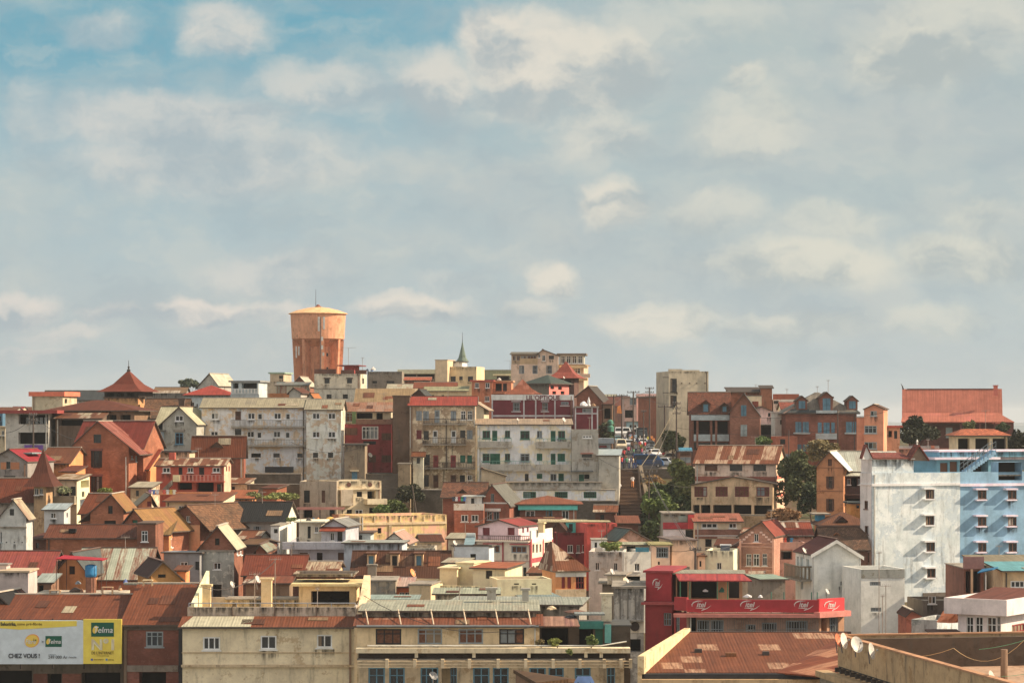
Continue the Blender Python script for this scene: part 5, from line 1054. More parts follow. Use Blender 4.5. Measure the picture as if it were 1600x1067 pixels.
H('orange_shed', 'low orange roofed shed at end of flat rust roof', 316, 358, 394, 779, ORL, ('sh', SH((186, 100, 64)), 767, .4), D=5, cat='shed', side='d 390 783 2 4')
e = empty('pergola', PX(498, 815, 300), 'thin pink beamed pergola over the cream terrace behind lavender house', 'pergola')
m = MB(); a, b = PX(462, 793, 302), PX(537, 794.5, 302); m.box(lambda u, v, z: Vector((u, v, z)), a.x, b.x, 301, 301.2, b.z - .1, a.z); m.box(ident, a.x, b.x, 304, 304.2, b.z - .1, a.z); m.build('beam', PT((160, 104, 90)), e)
for x in (463, 500, 535):
    m = MB(); p = PX(x, 794, 301.1); m.box(ident, p.x - .06, p.x + .06, 301.05, 301.17, ground(301), p.z - .1); m.build('post', BOARD, e)
def bundle(label, px, py, Y, wpx, hpx, col, seed, cat='bundle'):
    rg = random.Random(seed); c = PX(px, py, Y); m = MB(); a = wpx * Y / FO / 2; b = hpx * Y / FO
    for j in range(5):
        f = j / 4
        for k in range(10): q = 6.283 * k / 10; r_ = (1 - f ** 2.2 * .85) * (1 + .25 * rg.uniform(-1, 1)); m.v.append(c + Vector((math.cos(q) * a * r_, math.sin(q) * a * .7 * r_, f * b)))
    for j in range(4):
        for k in range(10): m.f.append((j * 10 + k, j * 10 + (k + 1) % 10, (j + 1) * 10 + (k + 1) % 10, (j + 1) * 10 + k)); m.mi.append(0)
    m.f.append(tuple(40 + k for k in range(10))); m.mi.append(0); tag(m.build('bundle', PT(col)), label, cat)
for i, a in enumerate((('dark furniture heap on cream terrace under pergola', 482, 817, 278, 10, 9, (50, 46, 44)), ('blue drum shape under pergola', 490, 814, 290, 5, 6, (60, 100, 130)), ('orange cloth bundle under pergola', 497, 814, 290, 5, 6, (190, 120, 60)), ('yellow basin heap behind lavender gable', 516, 811, 285, 14, 4, (200, 140, 50)),
    ('rusty debris heap on grey roof above terrace rooms', 900, 957, 197, 40, 5, (96, 68, 54)), ('black plastic sheet heap on pink awning roof', 893, 965, 195, 20, 5, (40, 42, 46)), ('pale board heap at roof edge by debris', 862, 952, 199, 16, 6, (170, 150, 116)), ('white plastic heap on red terrace', 1168, 933, 226, 14, 5, (200, 196, 186)), ('second smaller white plastic heap on red terrace', 1188, 933, 226, 8, 4, (196, 190, 180)),
    ('white bowl on terrace of red building', 1102, 924, 227, 9, 4, (190, 190, 186)), ('green box on terrace of red building', 1128, 925, 227, 8, 8, (20, 84, 70)), ('white chairs heap on maroon wing roof', 912, 634, 384, 12, 7, (200, 198, 194)), ('tall white post heap on maroon wing roof', 920, 634, 385, 5, 14, (196, 196, 196)), ('flower pots row on maroon wing roof', 927, 634, 383, 8, 4, (120, 90, 60)), ('grey rubble at foot of white cottage', 70, 868, 262, 24, 5, (96, 84, 72)), ('white roof box on castle block', 583, 578, 434, 8, 5, (170, 166, 158)), ('pale roof tank on orange flat house', 780, 594, 446, 6, 4, (150, 146, 140)), ('dark water drum on tower skyline roof', 574, 580, 480, 5, 4, (50, 60, 76)), ('blue water drum on grey flat block', 581, 580, 482, 4, 4, (50, 84, 130)))):
    bundle(*a, seed=i + 40)

for n_, l_, Y_, x0_, x1_, yt_, wl_, rf_, fr_, th_ in (
 ('lean_to', 'rust lean-to squeezed behind white gabled cottage', 272, 50, 72, 842, BRICKD, ('sh', RUSTD, 834, .3), 'd 56 848 5 8', -8),
 ('shed', 'low shed with pale patched roof beside big brick house foot', 318, 204, 236, 762, DIRTY, ('sh', PALER, 754, .3), 'd 212 766 5 9', -6),
 ('lean_to', 'dark timber lean-to under grey blue gable house', 346, 238, 256, 712, BOARD, ('sh', GREYR, 704, .3), 'O 242 716 9 10', -5),
 ('shed', 'grey shed with rust roof between tan gable and black roof', 279, 372, 402, 842, GREYW, ('gs', RUSTW, 830, .5, .3), 'w 380 848 6 8', -12),
 ('lean_to', 'cream lean-to with orange roof below patched red house', 333, 352, 386, 756, CREAM, ('sh', RUSTW, 748, .3), 'd 362 760 5 8', -6),
 ('shed', 'small white shed with rust roof beside beige villa', 319, 526, 548, 812, WHITE, ('sh', RUST, 805, .3), 'd 532 816 4 9', 8),
 ('shed', 'brown roofed shed against foot of yellow wall', 284, 660, 690, 846, BEIGE, ('gs', RUSTD, 836, .5, .3), 'd 668 850 6 8', 10),
 ('lean_to', 'grey lean-to with white roof at brick villa corner', 290, 700, 726, 842, GREYW, ('sh', PALER, 834, .3), 'd 708 846 5 9', -6),
 ('shed', 'rust roofed shed beside stair foot retaining wall', 324, 930, 962, 800, BRICKD, ('gs', RUSTW, 790, .5, .3), 'd 938 804 6 8', -4),
 ('shed', 'tin shed with patched roof right of brown upper house', 294, 1160, 1184, 834, BRICKD, ('sh', RUSTW, 826, .3), 'd 1166 838 5 8', -10),
 ('shed', 'grey tin shed behind terrace with washing', 300, 1236, 1266, 826, GREYW, ('sh', GREYR, 818, .3), 'd 1246 830 6 6', -6),
 ('lean_to', 'small rust lean-to in front of ornate brick house', 262, 1158, 1190, 898, BEIGE, ('sh', RUSTW, 890, .3), '', -8),
 ('shed', 'dark roofed hut behind white flat house', 283, 1120, 1150, 852, BRICK, ('gs', RUSTD, 842, .5, .3), '', -14),
 ('shed', 'pale shed behind cream sunlit rooms', 247, 694, 726, 880, PALEB, ('sh', PALER, 873, .3), '', -8),
 ('lean_to', 'brown lean-to roof beside pink topped house', 264, 826, 862, 896, BRICKD, ('sh', RUSTW, 888, .3), '', -6)):
    H(n_, l_, Y_, x0_, x1_, yt_, wl_, rf_, front=fr_, th=th_, D=4.5, cat='lean-to' if n_ == 'lean_to' else 'shed')
# ------------------------------------------------------------------ blue and white apartment block
BLU = PL((104, 140, 164), .3); PINKT = PT((196, 166, 186), .7); BW = PL((172, 184, 188), .55, (152, 164, 170))
t = H('blue_white_block', 'big apartment block painted half white and half blue with hooded windows', 281, 1362, 1660, 739, BLU, ('par', .3, CONC), th=20, D=2.7, side_wall=PL((172, 168, 164), .35),
  front='wn 1446.5 765 13 14.5;wn 1446.5 806 13 14.5;wn 1447.5 847 13 14;wn 1448.5 888 13 14;wn 1528 765.6 13.5 14;wn 1528 807.5 13.5 14;wn 1528.5 848 13 14;wn 1575 765.6 13.5 14;wn 1575 807.5 13.5 14;wn 1576 848 13 14;wn 1622 765 13 14;wn 1622 807 13 14;O 1560 722 37 28',
  side='wn 1350.5 782 5.5 13;wn 1351 821 6 13.5;wn 1351.5 863 6 13')
BB = t
H('x', '', 288.4, 1478, 1720, 742, BLU, ('slab', CONC, .1, .01), th=20, D=10, into=t)
# the white coat stands as its own skin over the blue wall
coat(t, BW, [(1362.3, 1005), (1499, 1010), (1500, 738.4), (1362.3, 738.4)], [(1446.5, 765, 13, 14.5), (1446.5, 806, 13, 14.5), (1447.5, 847, 13, 14), (1448.5, 888, 13, 14)])
t.box('dark_wall_patch', PL((92, 82, 74), .8), 1490, 897, 1506, 940, -.09, -.055); t.box('dark_wall_patch', PL((86, 78, 70), .8), 1442, 926, 1492, 960, -.09, -.055)  # two flat dark patches low on the facade
t.box('string_course', PL((196, 192, 184), .2), 1362.5, 755.5, 1500, 758, -.2, -.053); t.box('string_course', PINKT, 1500.2, 755.5, 1660, 758, -.2, -.003)
t.sbox('string_course', PL((180, 174, 170), .2), 1345, 756, 1361, 758, .15, .14)
for xs, ys, m, v in (((1444, 1444.5, 1445, 1446), (762, 803, 844.5, 885.5), PL((200, 196, 186), .2), -.052), ((1525.5,) * 3, (763, 804.5, 845), PINKT, -.003), ((1572.5,) * 3, (763, 804.5, 845), PINKT, -.003)):
    for x, y in zip(xs, ys):
        t.box('window_hood', m, x, y, x + 18.5, y + 2.2, -.75, v); t.box('window_sill', m, x + .8, y + 17.3, x + 17, y + 19, -.45, v)
# set back roof storey, end storey flush with the facade
a = H('x', '', 281.15, 1362.3, 1427.5, 718, BW, ('slab', PL((180, 180, 174), .3), .12, .12), th=20, D=2.5, into=t, zb=t.ze + .01, side_wall=PL((172, 168, 164), .35))
u = H('x', '', 299, 1552, 1662, 718, BLU, ('slab', PINKT, .3, .35), th=20, D=8, into=t, zb=t.ze - .05, front='O 1561 722.5 36 27')
u2 = H('x', '', 293.5, 1464, 1552, 718, PL((84, 134, 154), .2), ('slab', PINKT, .25, .6), th=20, D=6, into=t, zb=t.ze - .3, front='dn 1469 723 12 16;dn 1484 721 12 17;O 1500 719 44 20')
H('x', '', 294.2, 1468, 1680, 706, PL((84, 134, 154), .2), ('slab', PINKT, .2, .2), th=20, D=5, into=t, zb=u2.ze + .26)
gp = PL((186, 184, 178), .4); TT = TL((150, 74, 62), .3, .25)
for (l, ap, r, v, D_) in ((1345.5, 1352, 1362.5, -.1, .5),):
    m = MB(); p = [a.F(l, 717), a.F(ap, 696), a.F(r, 717)]
    vs = [a.pt(p[0][0], v, p[0][1]), a.pt(p[1][0], v, p[1][1]), a.pt(p[2][0], v, p[2][1])]; vb = [x + a.e2 * D_ for x in vs]
    m.poly(vs); m.poly(vb[::-1]); m.build('gable', gp, t.root)
    m = MB()
    for i in (0, 1):
        q = [vs[i], vs[i + 1], vb[i + 1], vb[i]]; n = Vector((0, 0, .12)); q = [x - a.e2 * .2 if j < 2 else x for j, x in enumerate(q)]; m.hexa([x + Vector((0, 0, .01)) for x in q] + [x + n for x in q])
    m.build('gable_roof', TT, t.root)
m = MB(); p = [a.F(1419, 719), a.F(1433, 696.5), a.F(1449, 720)]
vs = [a.pt(q[0], -.5, q[1]) for q in p]; vb = [x + a.e2 * 1.3 for x in vs]
for i in (0, 1):
    q = [vs[i], vs[i + 1], vb[i + 1], vb[i]]; m.hexa(q + [x + Vector((0, 0, .15)) for x in q])
m.build('gable_roof', TT, t.root); m = MB(); m.poly([x + a.e2 * .4 for x in vs]); m.poly([x - a.e2 * .1 for x in vb][::-1]); m.build('gable', PT((104, 88, 74), .8), t.root)
m = MB(); q0, q1 = a.F(1363, 718), a.F(1421, 718)
m.hexa([a.pt(q0[0], -.35, a.ze + .05), a.pt(q1[0], -.35, a.ze + .05), a.pt(q1[0], 2.2, a.ze + .6), a.pt(q0[0], 2.2, a.ze + .6), a.pt(q0[0], -.35, a.ze + .18), a.pt(q1[0], -.35, a.ze + .18), a.pt(q1[0], 2.2, a.ze + .75), a.pt(q0[0], 2.2, a.ze + .75)]); m.build('tile_eave', TT, t.root)
c = t.pt(*[t.F(1433, 0, 1)[0], 1.0], a.ze); m = MB(); m.lathe((c.x, c.y), [(.14, c.z + 1.3), (.16, c.z + 1.6), (.05, c.z + 1.7), (.13, c.z + 1.95), (.04, c.z + 2.2)], 8); m.build('finial', WHITE2, t.root)
# outside stair with rail
m = MB(); (ua, za), (ub, zb) = u2.F(1499, 739, -3), u2.F(1549, 703, -3); n = 14
for i in range(n): m.box(u2.pt, ua + (ub - ua) * i / n, ua + (ub - ua) * (i + 1) / n + .02, -4, -3, za + (zb - za) * i / n - .35, za + (zb - za) * (i + 1) / n)
so = m.build('stair', BLU, t.root); m = MB(); gz = Vector((0, 0, 1.0))
for v in (-4, -3.05):
    m.tube([u2.pt(ua, v, za + 1), u2.pt(ub, v, zb + 1.)], .035, 5); m.tube([u2.pt(ua, v, za + .5), u2.pt(ub, v, zb + .5)], .03, 5)
    for i in range(9): f = i / 8; m.tube([u2.pt(ua + (ub - ua) * f, v, za + (zb - za) * f - .2), u2.pt(ua + (ub - ua) * f, v, za + (zb - za) * f + 1)], .03, 5)
m.build('railing', PT((84, 94, 100), .4), so)
# ------------------------------------------------------------------ bottom right: terrace, pink house, clutter
PKW = PL((180, 168, 164), .25)
t = H('pink_white_house', 'pink white house with wide plain parapet, maroon roof and tall windows', 218, 1497, 1564, 952, PKW, ('slab', PKW, .02, .02), th=-34, D=9, front='w 1510 963 11 40;w 1524 963 12 40;w 1542 963 15 40;w 1558 963 5 40', side='wr 1581 976 30 30')
pm = MB(); pm.box(t.pt, -.9, t.w + .9, -.9, -.65, t.ze - .3, t.ze + 1.05); pm.box(t.pt, t.w + .65, t.w + .9, -.65, 9, t.ze - .3, t.ze + 1.05); pm.box(t.pt, -.9, -.65, -.65, 9, t.ze - .3, t.ze + 1.05); pm.build('parapet', PKW, t.root)
pm = MB(); q = [t.pt(-.6, -.6, t.ze + .4), t.pt(t.w + .6, -.6, t.ze + .4), t.pt(t.w + .6, 9, t.ze + 1.3), t.pt(-.6, 9, t.ze + 1.3)]; pm.hexa(q + [x + Vector((0, 0, .12)) for x in q]); pm.build('roof', SH((136, 72, 60), None, .2, 1.), t.root)
t = H('brown_fascia_house', 'flat house with brown fascia, grey corrugated roof and posts', 247, 1506, 1537, 888, PL((110, 70, 56), .5), ('slab', CONC, .1, .1), D=8, th=3, front='O 1509 892 8 34;O 1520 892 12 34')
t.box('fascia', PT((120, 84, 78), .7), 1505.5, 869.5, 1537.6, 888.5, -.7, -.5); t.box('post', PL((176, 140, 104), .3), 1517.5, 889, 1520.5, 928, -.7, -.45)
H('x', '', 250, 1537, 1660, 885, PL((176, 152, 120), .3), ('sh', SH((150, 138, 116)), 868.5, .4), D=8, into=t, th=3)
t = H('turquoise_roof_shop', 'cream shop house under turquoise sheet roof with blue awning', 243, 1567, 1650, 892, PL((184, 156, 116), .3), ('sh', SH((110, 176, 190), None, .1, 1., d=.15), 879, .8), D=7, th=3, front='w 1579 907 22 11')
m = MB(); p = [PX(1527, 895.5, 240), PX(1551, 890.5, 240), PX(1560, 886.5, 245), PX(1535, 889.5, 245)]; m.hexa(p + [x + Vector((0, 0, .08)) for x in p]); m.build('awning', SH((30, 110, 160), k=1.), t.root)
m = MB(); m.tube([PX(1540, 893, 241), PX(1540, 926, 241)], .06, 5); m.build('post', PT((150, 150, 150)), t.root)
H('dark_wall_house', 'unfinished dark block wall house with small casement in shade', 252, 1442, 1508, 938, PL((84, 76, 68), .9), ('par', .3, CONC), D=6, th=6, front='w 1450.5 931 12 12')
H('stained_round_shed', 'white stained low shed with mould band below tarpaulin heap', 228, 1424, 1464, 967, PL((150, 150, 146), .9, (110, 116, 112)), ('par', .5, RUSTD), D=6, th=-22, x2=1501, cat='shed', side_wall=PL((150, 158, 160), .9))
H('rust_hut', 'rust red hut with dark roof beside white annex', 236, 1416, 1442, 962, PL((150, 82, 60), .4), ('gf', RUSTD, (1414, 962), (1424, 952), (1452, 966)), D=5, cat='hut')
H('brown_ramp_roof', 'small maroon sheet roof in front of stained shed', 214, 1466, 1506, 996, PKW, ('sh', SH((116, 66, 54)), 985, .2), D=5, cat='shed')
# tarpaulin heap
m = MB(); rr = random.Random(4); c = PX(1483, 968, 222); rings = []
for j in range(6):
    f = j / 5
    for k in range(14): a_ = 6.283 * k / 14; r_ = (1 - f ** 1.6) * (1 + .22 * rr.uniform(-1, 1)); m.v.append(c + Vector((math.cos(a_) * r_ * .95, math.sin(a_) * r_ * .9, f * 1.5 - .2)))
for j in range(5):
    for k in range(14): m.f.append((j * 14 + k, j * 14 + (k + 1) % 14, (j + 1) * 14 + (k + 1) % 14, (j + 1) * 14 + k)); m.mi.append(0)
tag(m.build('tarpaulin_heap', PL((196, 106, 62), .3, (210, 160, 120)), None), 'draped orange tarpaulin heap on stained shed roof', 'tarpaulin')
# near terrace building with satellite dishes, seen along its side
zt = (HY - 993) / FO * 172
pA = PX(1309, 993, 172); pB = PX(1562, 1063.5, 142.5)
d = (pB - pA); d.z = 0; L = d.length; ex = d.normalized(); ey = Vector((-ex.y, ex.x, 0))
if ey.x < 0: ey = -ey
near = empty('terrace_building', (pA.x + 8, pA.y - 10, -34), 'near ochre building with roof terrace and long stained parapet', 'building')
tw = lambda u, v, z: Vector((pA.x, pA.y, 0)) + ex * u + ey * v + Vector((0, 0, z))
OCH = PL((150, 122, 84), .75)
m = MB(); m.box(tw, -.0, L + 22, 0, .3, -34, zt); m.box(tw, 0, .3, .3, 40, -34, zt + .02); m.build('parapet_wall', OCH, near)
m = MB(); m.box(tw, -.06, L + 22, -.08, .38, zt + .003, zt + .1); m.box(tw, -.06, .38, .38, 40, zt + .024, zt + .12); m.build('coping', PL((146, 104, 70), .6), near)
m = MB(); m.box(tw, .3, L + 22, .3, 40, -34, zt - 2.05); m.build('roof_deck', PL((140, 112, 88), .6), near)
m = MB(); m.box(tw, 1.2, 1.6, .9, 40, zt - 2.04, zt - .1); m.build('rear_wall', PL((62, 50, 40), .9), near)  # rear wall colour darkened to stand for its shade
m = MB(); m.box(tw, -2.2, L + 22, -.9, -.003, zt - 2.9, zt - 2.5); m.build('ledge', OCH, near)
m = MB()
for i in range(26): u_ = .6 + i * 1.1; m.box(tw, u_, u_ + .22, -.4, -.004, zt - 2.35, zt - 2.05)
br_ = m
m.box(tw, .4, 29, -.06, -.004, zt - 2.06, zt - 2.0); br_.build('bracket_row', PT((50, 44, 40), .9), near)
m = MB(); m.box(tw, -2.1, L + 20, -.6, -.1, -34, zt - 2.91); m.build('lower_wall', PL((120, 110, 92), .6), near)
pst = tw(24.2, 5.6, 0); m = MB(); c = PX(1569, 1050, 150); m.lathe((c.x, c.y), [(.22, c.z - .4), (.2, c.z + 1.35)], 12); m.build('stub_column', PL((110, 88, 68), .6), near)
# cable-slung green line handled with the wires
# ------------------------------------------------------------------ big rust roof in front
t = H('rust_roof_hall', 'long hall with huge patched rust roof, dark gutter and cream cornice', 178, 1012, 1320, 1052, PL((150, 120, 86), .5), ('slab', PT((90, 70, 56)), .02, .01), D=1.2)
SK_ = 4.0; t.zr_ = (HY - 989.5) / FO * 192.5       # the left end runs back at a slant
rp = lambda v, u, dz=0.: t.pt(u + (SK_ * v / 14.5 if u < 3 else 0), v, t.ze + (t.zr_ - t.ze) * v / 14.5 + dz)
m = MB(); W_ = t.w + 2; q = [rp(1.22, 0), rp(1.22, W_), rp(14.5, W_), rp(14.5, 0)]; m.hexa([Vector((x.x, x.y, -33)) for x in q] + q); m.build('rear_wall', PL((150, 120, 86), .5), t.root)
m = MB(); q = [rp(-.35, -.1, .05), rp(-.35, W_, .05), rp(14.5, W_, .05), rp(14.5, -.1, .05)]; m.hexa(q + [x + Vector((0, 0, .1)) for x in q]); m.build('roof', SH((136, 70, 42), (196, 150, 112), .14, 1.5, 2.2, .14), t.root)
GUT = PT((40, 40, 42), .6)
t.box('gutter', GUT, 1003, 1052.5, 1330, 1060, -.9, -.42); t.box('cornice', PL((176, 144, 100), .4), 1003, 1061, 1330, 1070, -1.2, -.3)
t.box('ridge_cap', PT((58, 48, 44), .7), 1078, 986.5, 1330, 990.5, 14.2, 14.6)
m = MB(); wl = lambda v, o_, z: t.pt(o_ + SK_ * v / 14.5, v, z); z0, z1 = t.ze + .95, t.zr_ + .42
m.hexa([wl(-.9, -.5, -33), wl(-.9, -.05, -33), wl(14.6, -.05, -33), wl(14.6, -.5, -33), wl(-.9, -.5, z0 + .35), wl(-.9, -.05, z0 + .35), wl(14.6, -.05, z1), wl(14.6, -.5, z1)]); m.build('parapet', PL((186, 160, 116), .6), t.root)
m = MB(); U = [t.F(1212, 1051)[0], t.F(1330, 1051)[0]]
# wing whose roof slope turns towards us on the right, making a valley
rv0 = t.pt(U[0], -.4, t.ze - .02 + .15); rv1 = t.pt(t.F(1309, 1004, 12)[0], 12.0, t.ze + (t.zr_ - t.ze) * 12 / 14.55 + .17)
e0 = t.pt(U[0] + 6, -6, t.ze + .12); e1_ = t.pt(U[1] + 2, 9, t.zr_ + .2)
m.hexa([x - Vector((0, 0, .1)) for x in (rv0, e0, e1_, rv1)] + [rv0, e0, e1_, rv1]); m.build('valley_roof', SH((150, 72, 44), (206, 140, 96), .25, 1.3, 2.2, .14), t.root)
for x, y, w_ in ((1086, 1024, 12), (1134, 1030, 18), (1192, 1028, 11)):
    f = (t.F(0, 0)); v = 15 * (1051 - y) / 62; u_ = t.F(x, y, v)[0]; zz = t.ze + (t.zr_ - t.ze) * v / 14.55 + .14
    m = MB(); m.box(t.pt, u_, u_ + w_ * .042, v, v + .5, zz, zz + .28); m.build('roof_vent', PT((60, 54, 50), .8) if w_ != 18 else SH((170, 110, 76)), t.root)
# ------------------------------------------------------------------ red shop building with sign fascia
RW = PL((118, 34, 36), .25); RB = PT((134, 24, 32), .55, var=.12); RB2 = PT((170, 30, 36), .5, var=.12)
t = H('red_shop_building', 'red two storey shop building with white logo sign band and roof terrace', 224, 1073.5, 1280, 957, PL((128, 100, 84), .5), ('par', .2, CONC), th=-2, D=8,
  front='b 1089 968 20 30;b 1110 968 21 30;b 1165 975 16 20;b 1190 972 24 24;b 1228 969 34 26;O 1077 964 11 30')
ITEL = t
t.box('sign_band', RB, 1073.5, 936.5, 1280, 956.5, -.35, -.05)
CH = H('x', '', 223.6, 1280.3, 1319, 957, PL((150, 110, 80), .4), ('slab', CONC, .1, .05), th=36, D=5, into=t, front='b 1296 964 14 24;O 1283 963 9 30')
CH.box('sign_band', RB2, 1280.3, 935.5, 1319.5, 956.2, -.35, -.05); CH.box('canopy_slab', PT((170, 100, 88), .8), 1281, 956.4, 1330, 962, -.8, -.02)
m = MB(); m.box(t.pt, -1.2, t.w + .2, -.8, -.36, t.ze - .34, t.ze - .03); m.build('canopy_slab', PT((170, 100, 88), .8), t.root)
a = H('x', '', 226, 1053, 1073, 957, RW, ('par', .2, CONC), th=-40, D=5, into=t, front='b 1056 962 6 26')
a.box('sign_band', RB, 1053.4, 932, 1073, 954, -.3, -.05)
a = H('x', '', 228, 1008, 1050, 944, RW, ('slab', PT((130, 50, 50), .8), .22, .3), th=-12, D=6, into=t, front='b 1037 957 12 20')
bx = H('x', '', 229, 1009, 1049, 894, RB, ('slab', PT((120, 36, 40), .7), .18, .22), th=-12, D=8, into=t, zb=a.ze + .23)
PANEL = bx
c = H('x', '', 229, 1056, 1160, 897, PL((150, 110, 76), .3), ('slab', SH((170, 166, 150)), .12, .3), th=-4, D=5, into=t, zb=t.ze - .2, front='O 1058 905 16 30;O 1080 905 40 30;d 1139 908 16 26')
m = MB(); p0, p1 = c.F(1055, 897, -.1), c.F(1160, 897, -.1); b0, b1 = c.F(1061, 908, -3.2), c.F(1175, 908, -3.2)
q = [c.pt(b0[0], -3.2, b0[1]), c.pt(b1[0], -3.2, b0[1]), c.pt(p1[0], -.1, p0[1]), c.pt(p0[0], -.1, p0[1])]; m.hexa(q + [x + Vector((0, 0, .1)) for x in q]); m.build('awning', SH((206, 76, 80), (150, 44, 54), .5, .2, 20, .6, d=.1), t.root)
for x in (1063, 1078, 1121, 1137): m = MB(); m.tube([c.pt(c.F(x, 920, -2.8)[0], -2.8, t.ze), c.pt(c.F(x, 920, -2.8)[0], -2.8, b0[1] + .1)], .05, 5); m.build('awning_post', PT((60, 110, 80)), t.root)
m = MB(); zz = t.ze + .55
m.tube([t.pt(.3, .2, zz), t.pt(t.w - .2, .2, zz)], .05, 5)
for i in range(12): u_ = .3 + (t.w - .5) * i / 11; m.tube([t.pt(u_, .2, t.ze), t.pt(u_, .2, zz)], .04, 5)
m.build('railing', PT((176, 170, 156), .6), t.root)
for x in (1205, 1225, 1268, 1277): m = MB(); u_ = t.F(x, 930, 2)[0]; m.tube([t.pt(u_, 2, t.ze - .2), t.pt(u_, 2, t.ze + 1.7)], .05, 5); m.build('post', PT((40, 84, 72)), t.root)
m = MB()
for i in range(40): u_ = t.F(1136, 970)[0] + i * .2; m.box(t.pt, u_, u_ + .03, -.6, -.57, t.ze - 2.4, t.ze - .4)
m.box(t.pt, t.F(1136, 970)[0], u_, -.61, -.56, t.ze - 1.45, t.ze - 1.38); m.build('grille', PT((90, 84, 78)), t.root)
# grey apartment behind it
t = H('stained_concrete_block', 'grey stained concrete block with round vent beside red shop building', 228, 959, 1006, 919, PL((120, 116, 110), .9, (150, 146, 138)), ('slab', CONC, .2, .2), D=8, th=-3, front='O 985 998 16 20;d 962 998 8 16')
for x in (968, 980, 992): t.box('pilaster', PL((96, 92, 86), .8), x, 921, x + 2, 967, -.12, -.003)
t.box('ledge', PL((130, 126, 118), .7), 957, 968, 1006, 970.5, -.5, -.003); t.box('lower_face', PL((170, 162, 146), .6), 972, 971, 1006, 988, -.1, -.003)
m = MB(); u_, zz = t.F(992, 978); m.lathe((0, 0), [(.42, 0), (.42, .1)], 14); m.v = [t.pt(u_ + p.x, -.13 - p.z, zz + p.y) for p in m.v]; m.build('round_vent', DARKW, t.root)
H('roof_rooms', 'jumble of low concrete rooftop rooms behind stained block', 240, 941, 1006, 912, PL((110, 100, 88), .7), ('slab', CONC, .15, .4), D=6, th=-3, front='O 980 900 20 10')
H('white_box_hut', 'small white rooftop box on jumble of concrete rooms', 238, 949, 974, 899, PL((176, 164, 142), .4), ('slab', CONC, .15, .3), D=4, th=-12, x2=982, cat='hut', zb=-15.5)
# ------------------------------------------------------------------ cream buildings in front
FC = PL((174, 154, 118), .5); FC2 = PL((182, 166, 134), .5)
t = H('curtain_window_building', 'cream building with brown curtained windows, plant terrace and beamed balcony', 192, 558, 843, 978, FC, ('sh', SH((142, 76, 54), (176, 128, 100), .3, 1.5, 3., .14), 962.5, .45), D=3.2, th=0,
  front='fk 587 982 40 24.5;fe 652.5 982 38.5 24;fe 716.5 982 38.5 23.5;fk 780 982 39 24')
RF = t
b = H('x', '', 194.5, 566, 838, 955.5, PL((120, 110, 94), .7), ('sh', SH((176, 176, 160), (160, 150, 128), .3, 1.3, 3., .14), 939.5, .4), D=8, into=t)
H('x', '', 203, 700, 905, 945, PL((120, 114, 104), .5), ('sh', SH((166, 170, 160), (150, 150, 140), .3, 2.), 934, .3), D=8, into=t, th=-6)
t.box('gutter', PT((112, 116, 116), .6), 557, 976.5, 842, 979, -.75, -.5)
t.box('ledge', FC2, 556, 1012.5, 985, 1020, -1.3, -.01); t.box('shaded_back_wall', PL((56, 46, 38), .8), 560, 1020.3, 980, 1031, -.6, -.3)  # back wall strip coloured dark for the shade and black mould under the ledge
LW = PL((160, 140, 108), .6)
t2 = H('x', '', 191, 560, 975, 1031, LW, ('slab', CONC, .1, .1), D=3, into=t, front='wb 575.5 1042 26 40;wb 608 1042 24.5 40;wb 657 1042 28 40;Ok 690 1044 14 40;wb 704 1042 10 40;wb 739 1042 26 40;wb 770 1042 25 40;wb 827 1042 26 40;wb 857 1042 24 40;wb 898 1042 25 40;wb 948 1042 13 40')
for y in (1032, 1036.5, 1041): t2.box('beam', PL((170, 150, 116), .5), 558, y, 985, y + 1.6, -1.25, -1.05)
for x in (602, 645.5, 689, 731, 776, 819, 862, 904, 942, 968, 983): t2.box('beam_post', PL((180, 160, 126), .4), x, 1029.5, x + 5, 1043.5, -1.4, -1.04)
for x in (648, 738, 824, 913, 937): t.box('bracket', FC2, x, 1020, x + 5, 1027, -1.2, -.61)
for x in (571, 622, 673, 724, 774, 825):
    m = MB(); a_, b_ = t.F(x, 958, 2.6), t.F(x + 4.5, 974, -.2); m.tube([t.pt(a_[0], 2.5, t.ze + (PZ(962.5, 192) - t.ze) * .9 + .4), t.pt(b_[0], -.3, t.ze + .17)], .05, 5); m.build('roof_batten', PT((170, 150, 122)), t.root)
# terrace rooms on the right end
u = H('x', '', 195, 843, 985, 978, PL((70, 60, 50), .7), ('slab', PT((60, 58, 54)), .1, .1), D=5, into=t, front='O 846 981 42 27;O 905 982 22 27;dg 930 982 12 25;O 946 984 10 24')
m = MB(); p0, p1 = u.F(838, 964, .2), u.F(900, 964, .2); b0, b1 = u.F(843, 979, -2.2), u.F(906, 979, -2.2)
q = [u.pt(b0[0], -2.2, b0[1]), u.pt(b1[0], -2.2, b0[1]), u.pt(p1[0], .2, p0[1]), u.pt(p0[0], .2, p0[1])]; m.hexa(q + [x + Vector((0, 0, .08)) for x in q]); m.build('awning', SH((186, 134, 122), (140, 92, 86), .5, .25, 20, .4), t.root)
u.box('roof_strip', SH((150, 158, 160)), 898, 958.5, 945, 961, -.5, 1.5); u.box('screen', PT((30, 90, 84), .7), 905, 970, 943, 982, -.4, -.3); u.box('screen', PT((70, 130, 124), .6), 945, 975, 955, 1004, -.6, -.5)
m = MB(); zz = t.F(0, 1004)[1]; m.tube([t.pt(u.F(860, 0)[0] + 0, -1.1, zz - .1), t.pt(t.F(938, 0)[0], -1.1, zz - .1), t.pt(t.F(978, 0)[0], -.9, zz + .2)], .05, 5); m.build('railing', PT((180, 176, 164)), t.root)
for x, y, w_, h_ in ((741, 921, 14, 16), (796, 922, 10, 17)): b.chimney(x + 20, y, w_, h_, PL((130, 126, 116), .6), 6)
b.chimney(940, 930, 16, 40, PL((176, 166, 140), .5), 3)
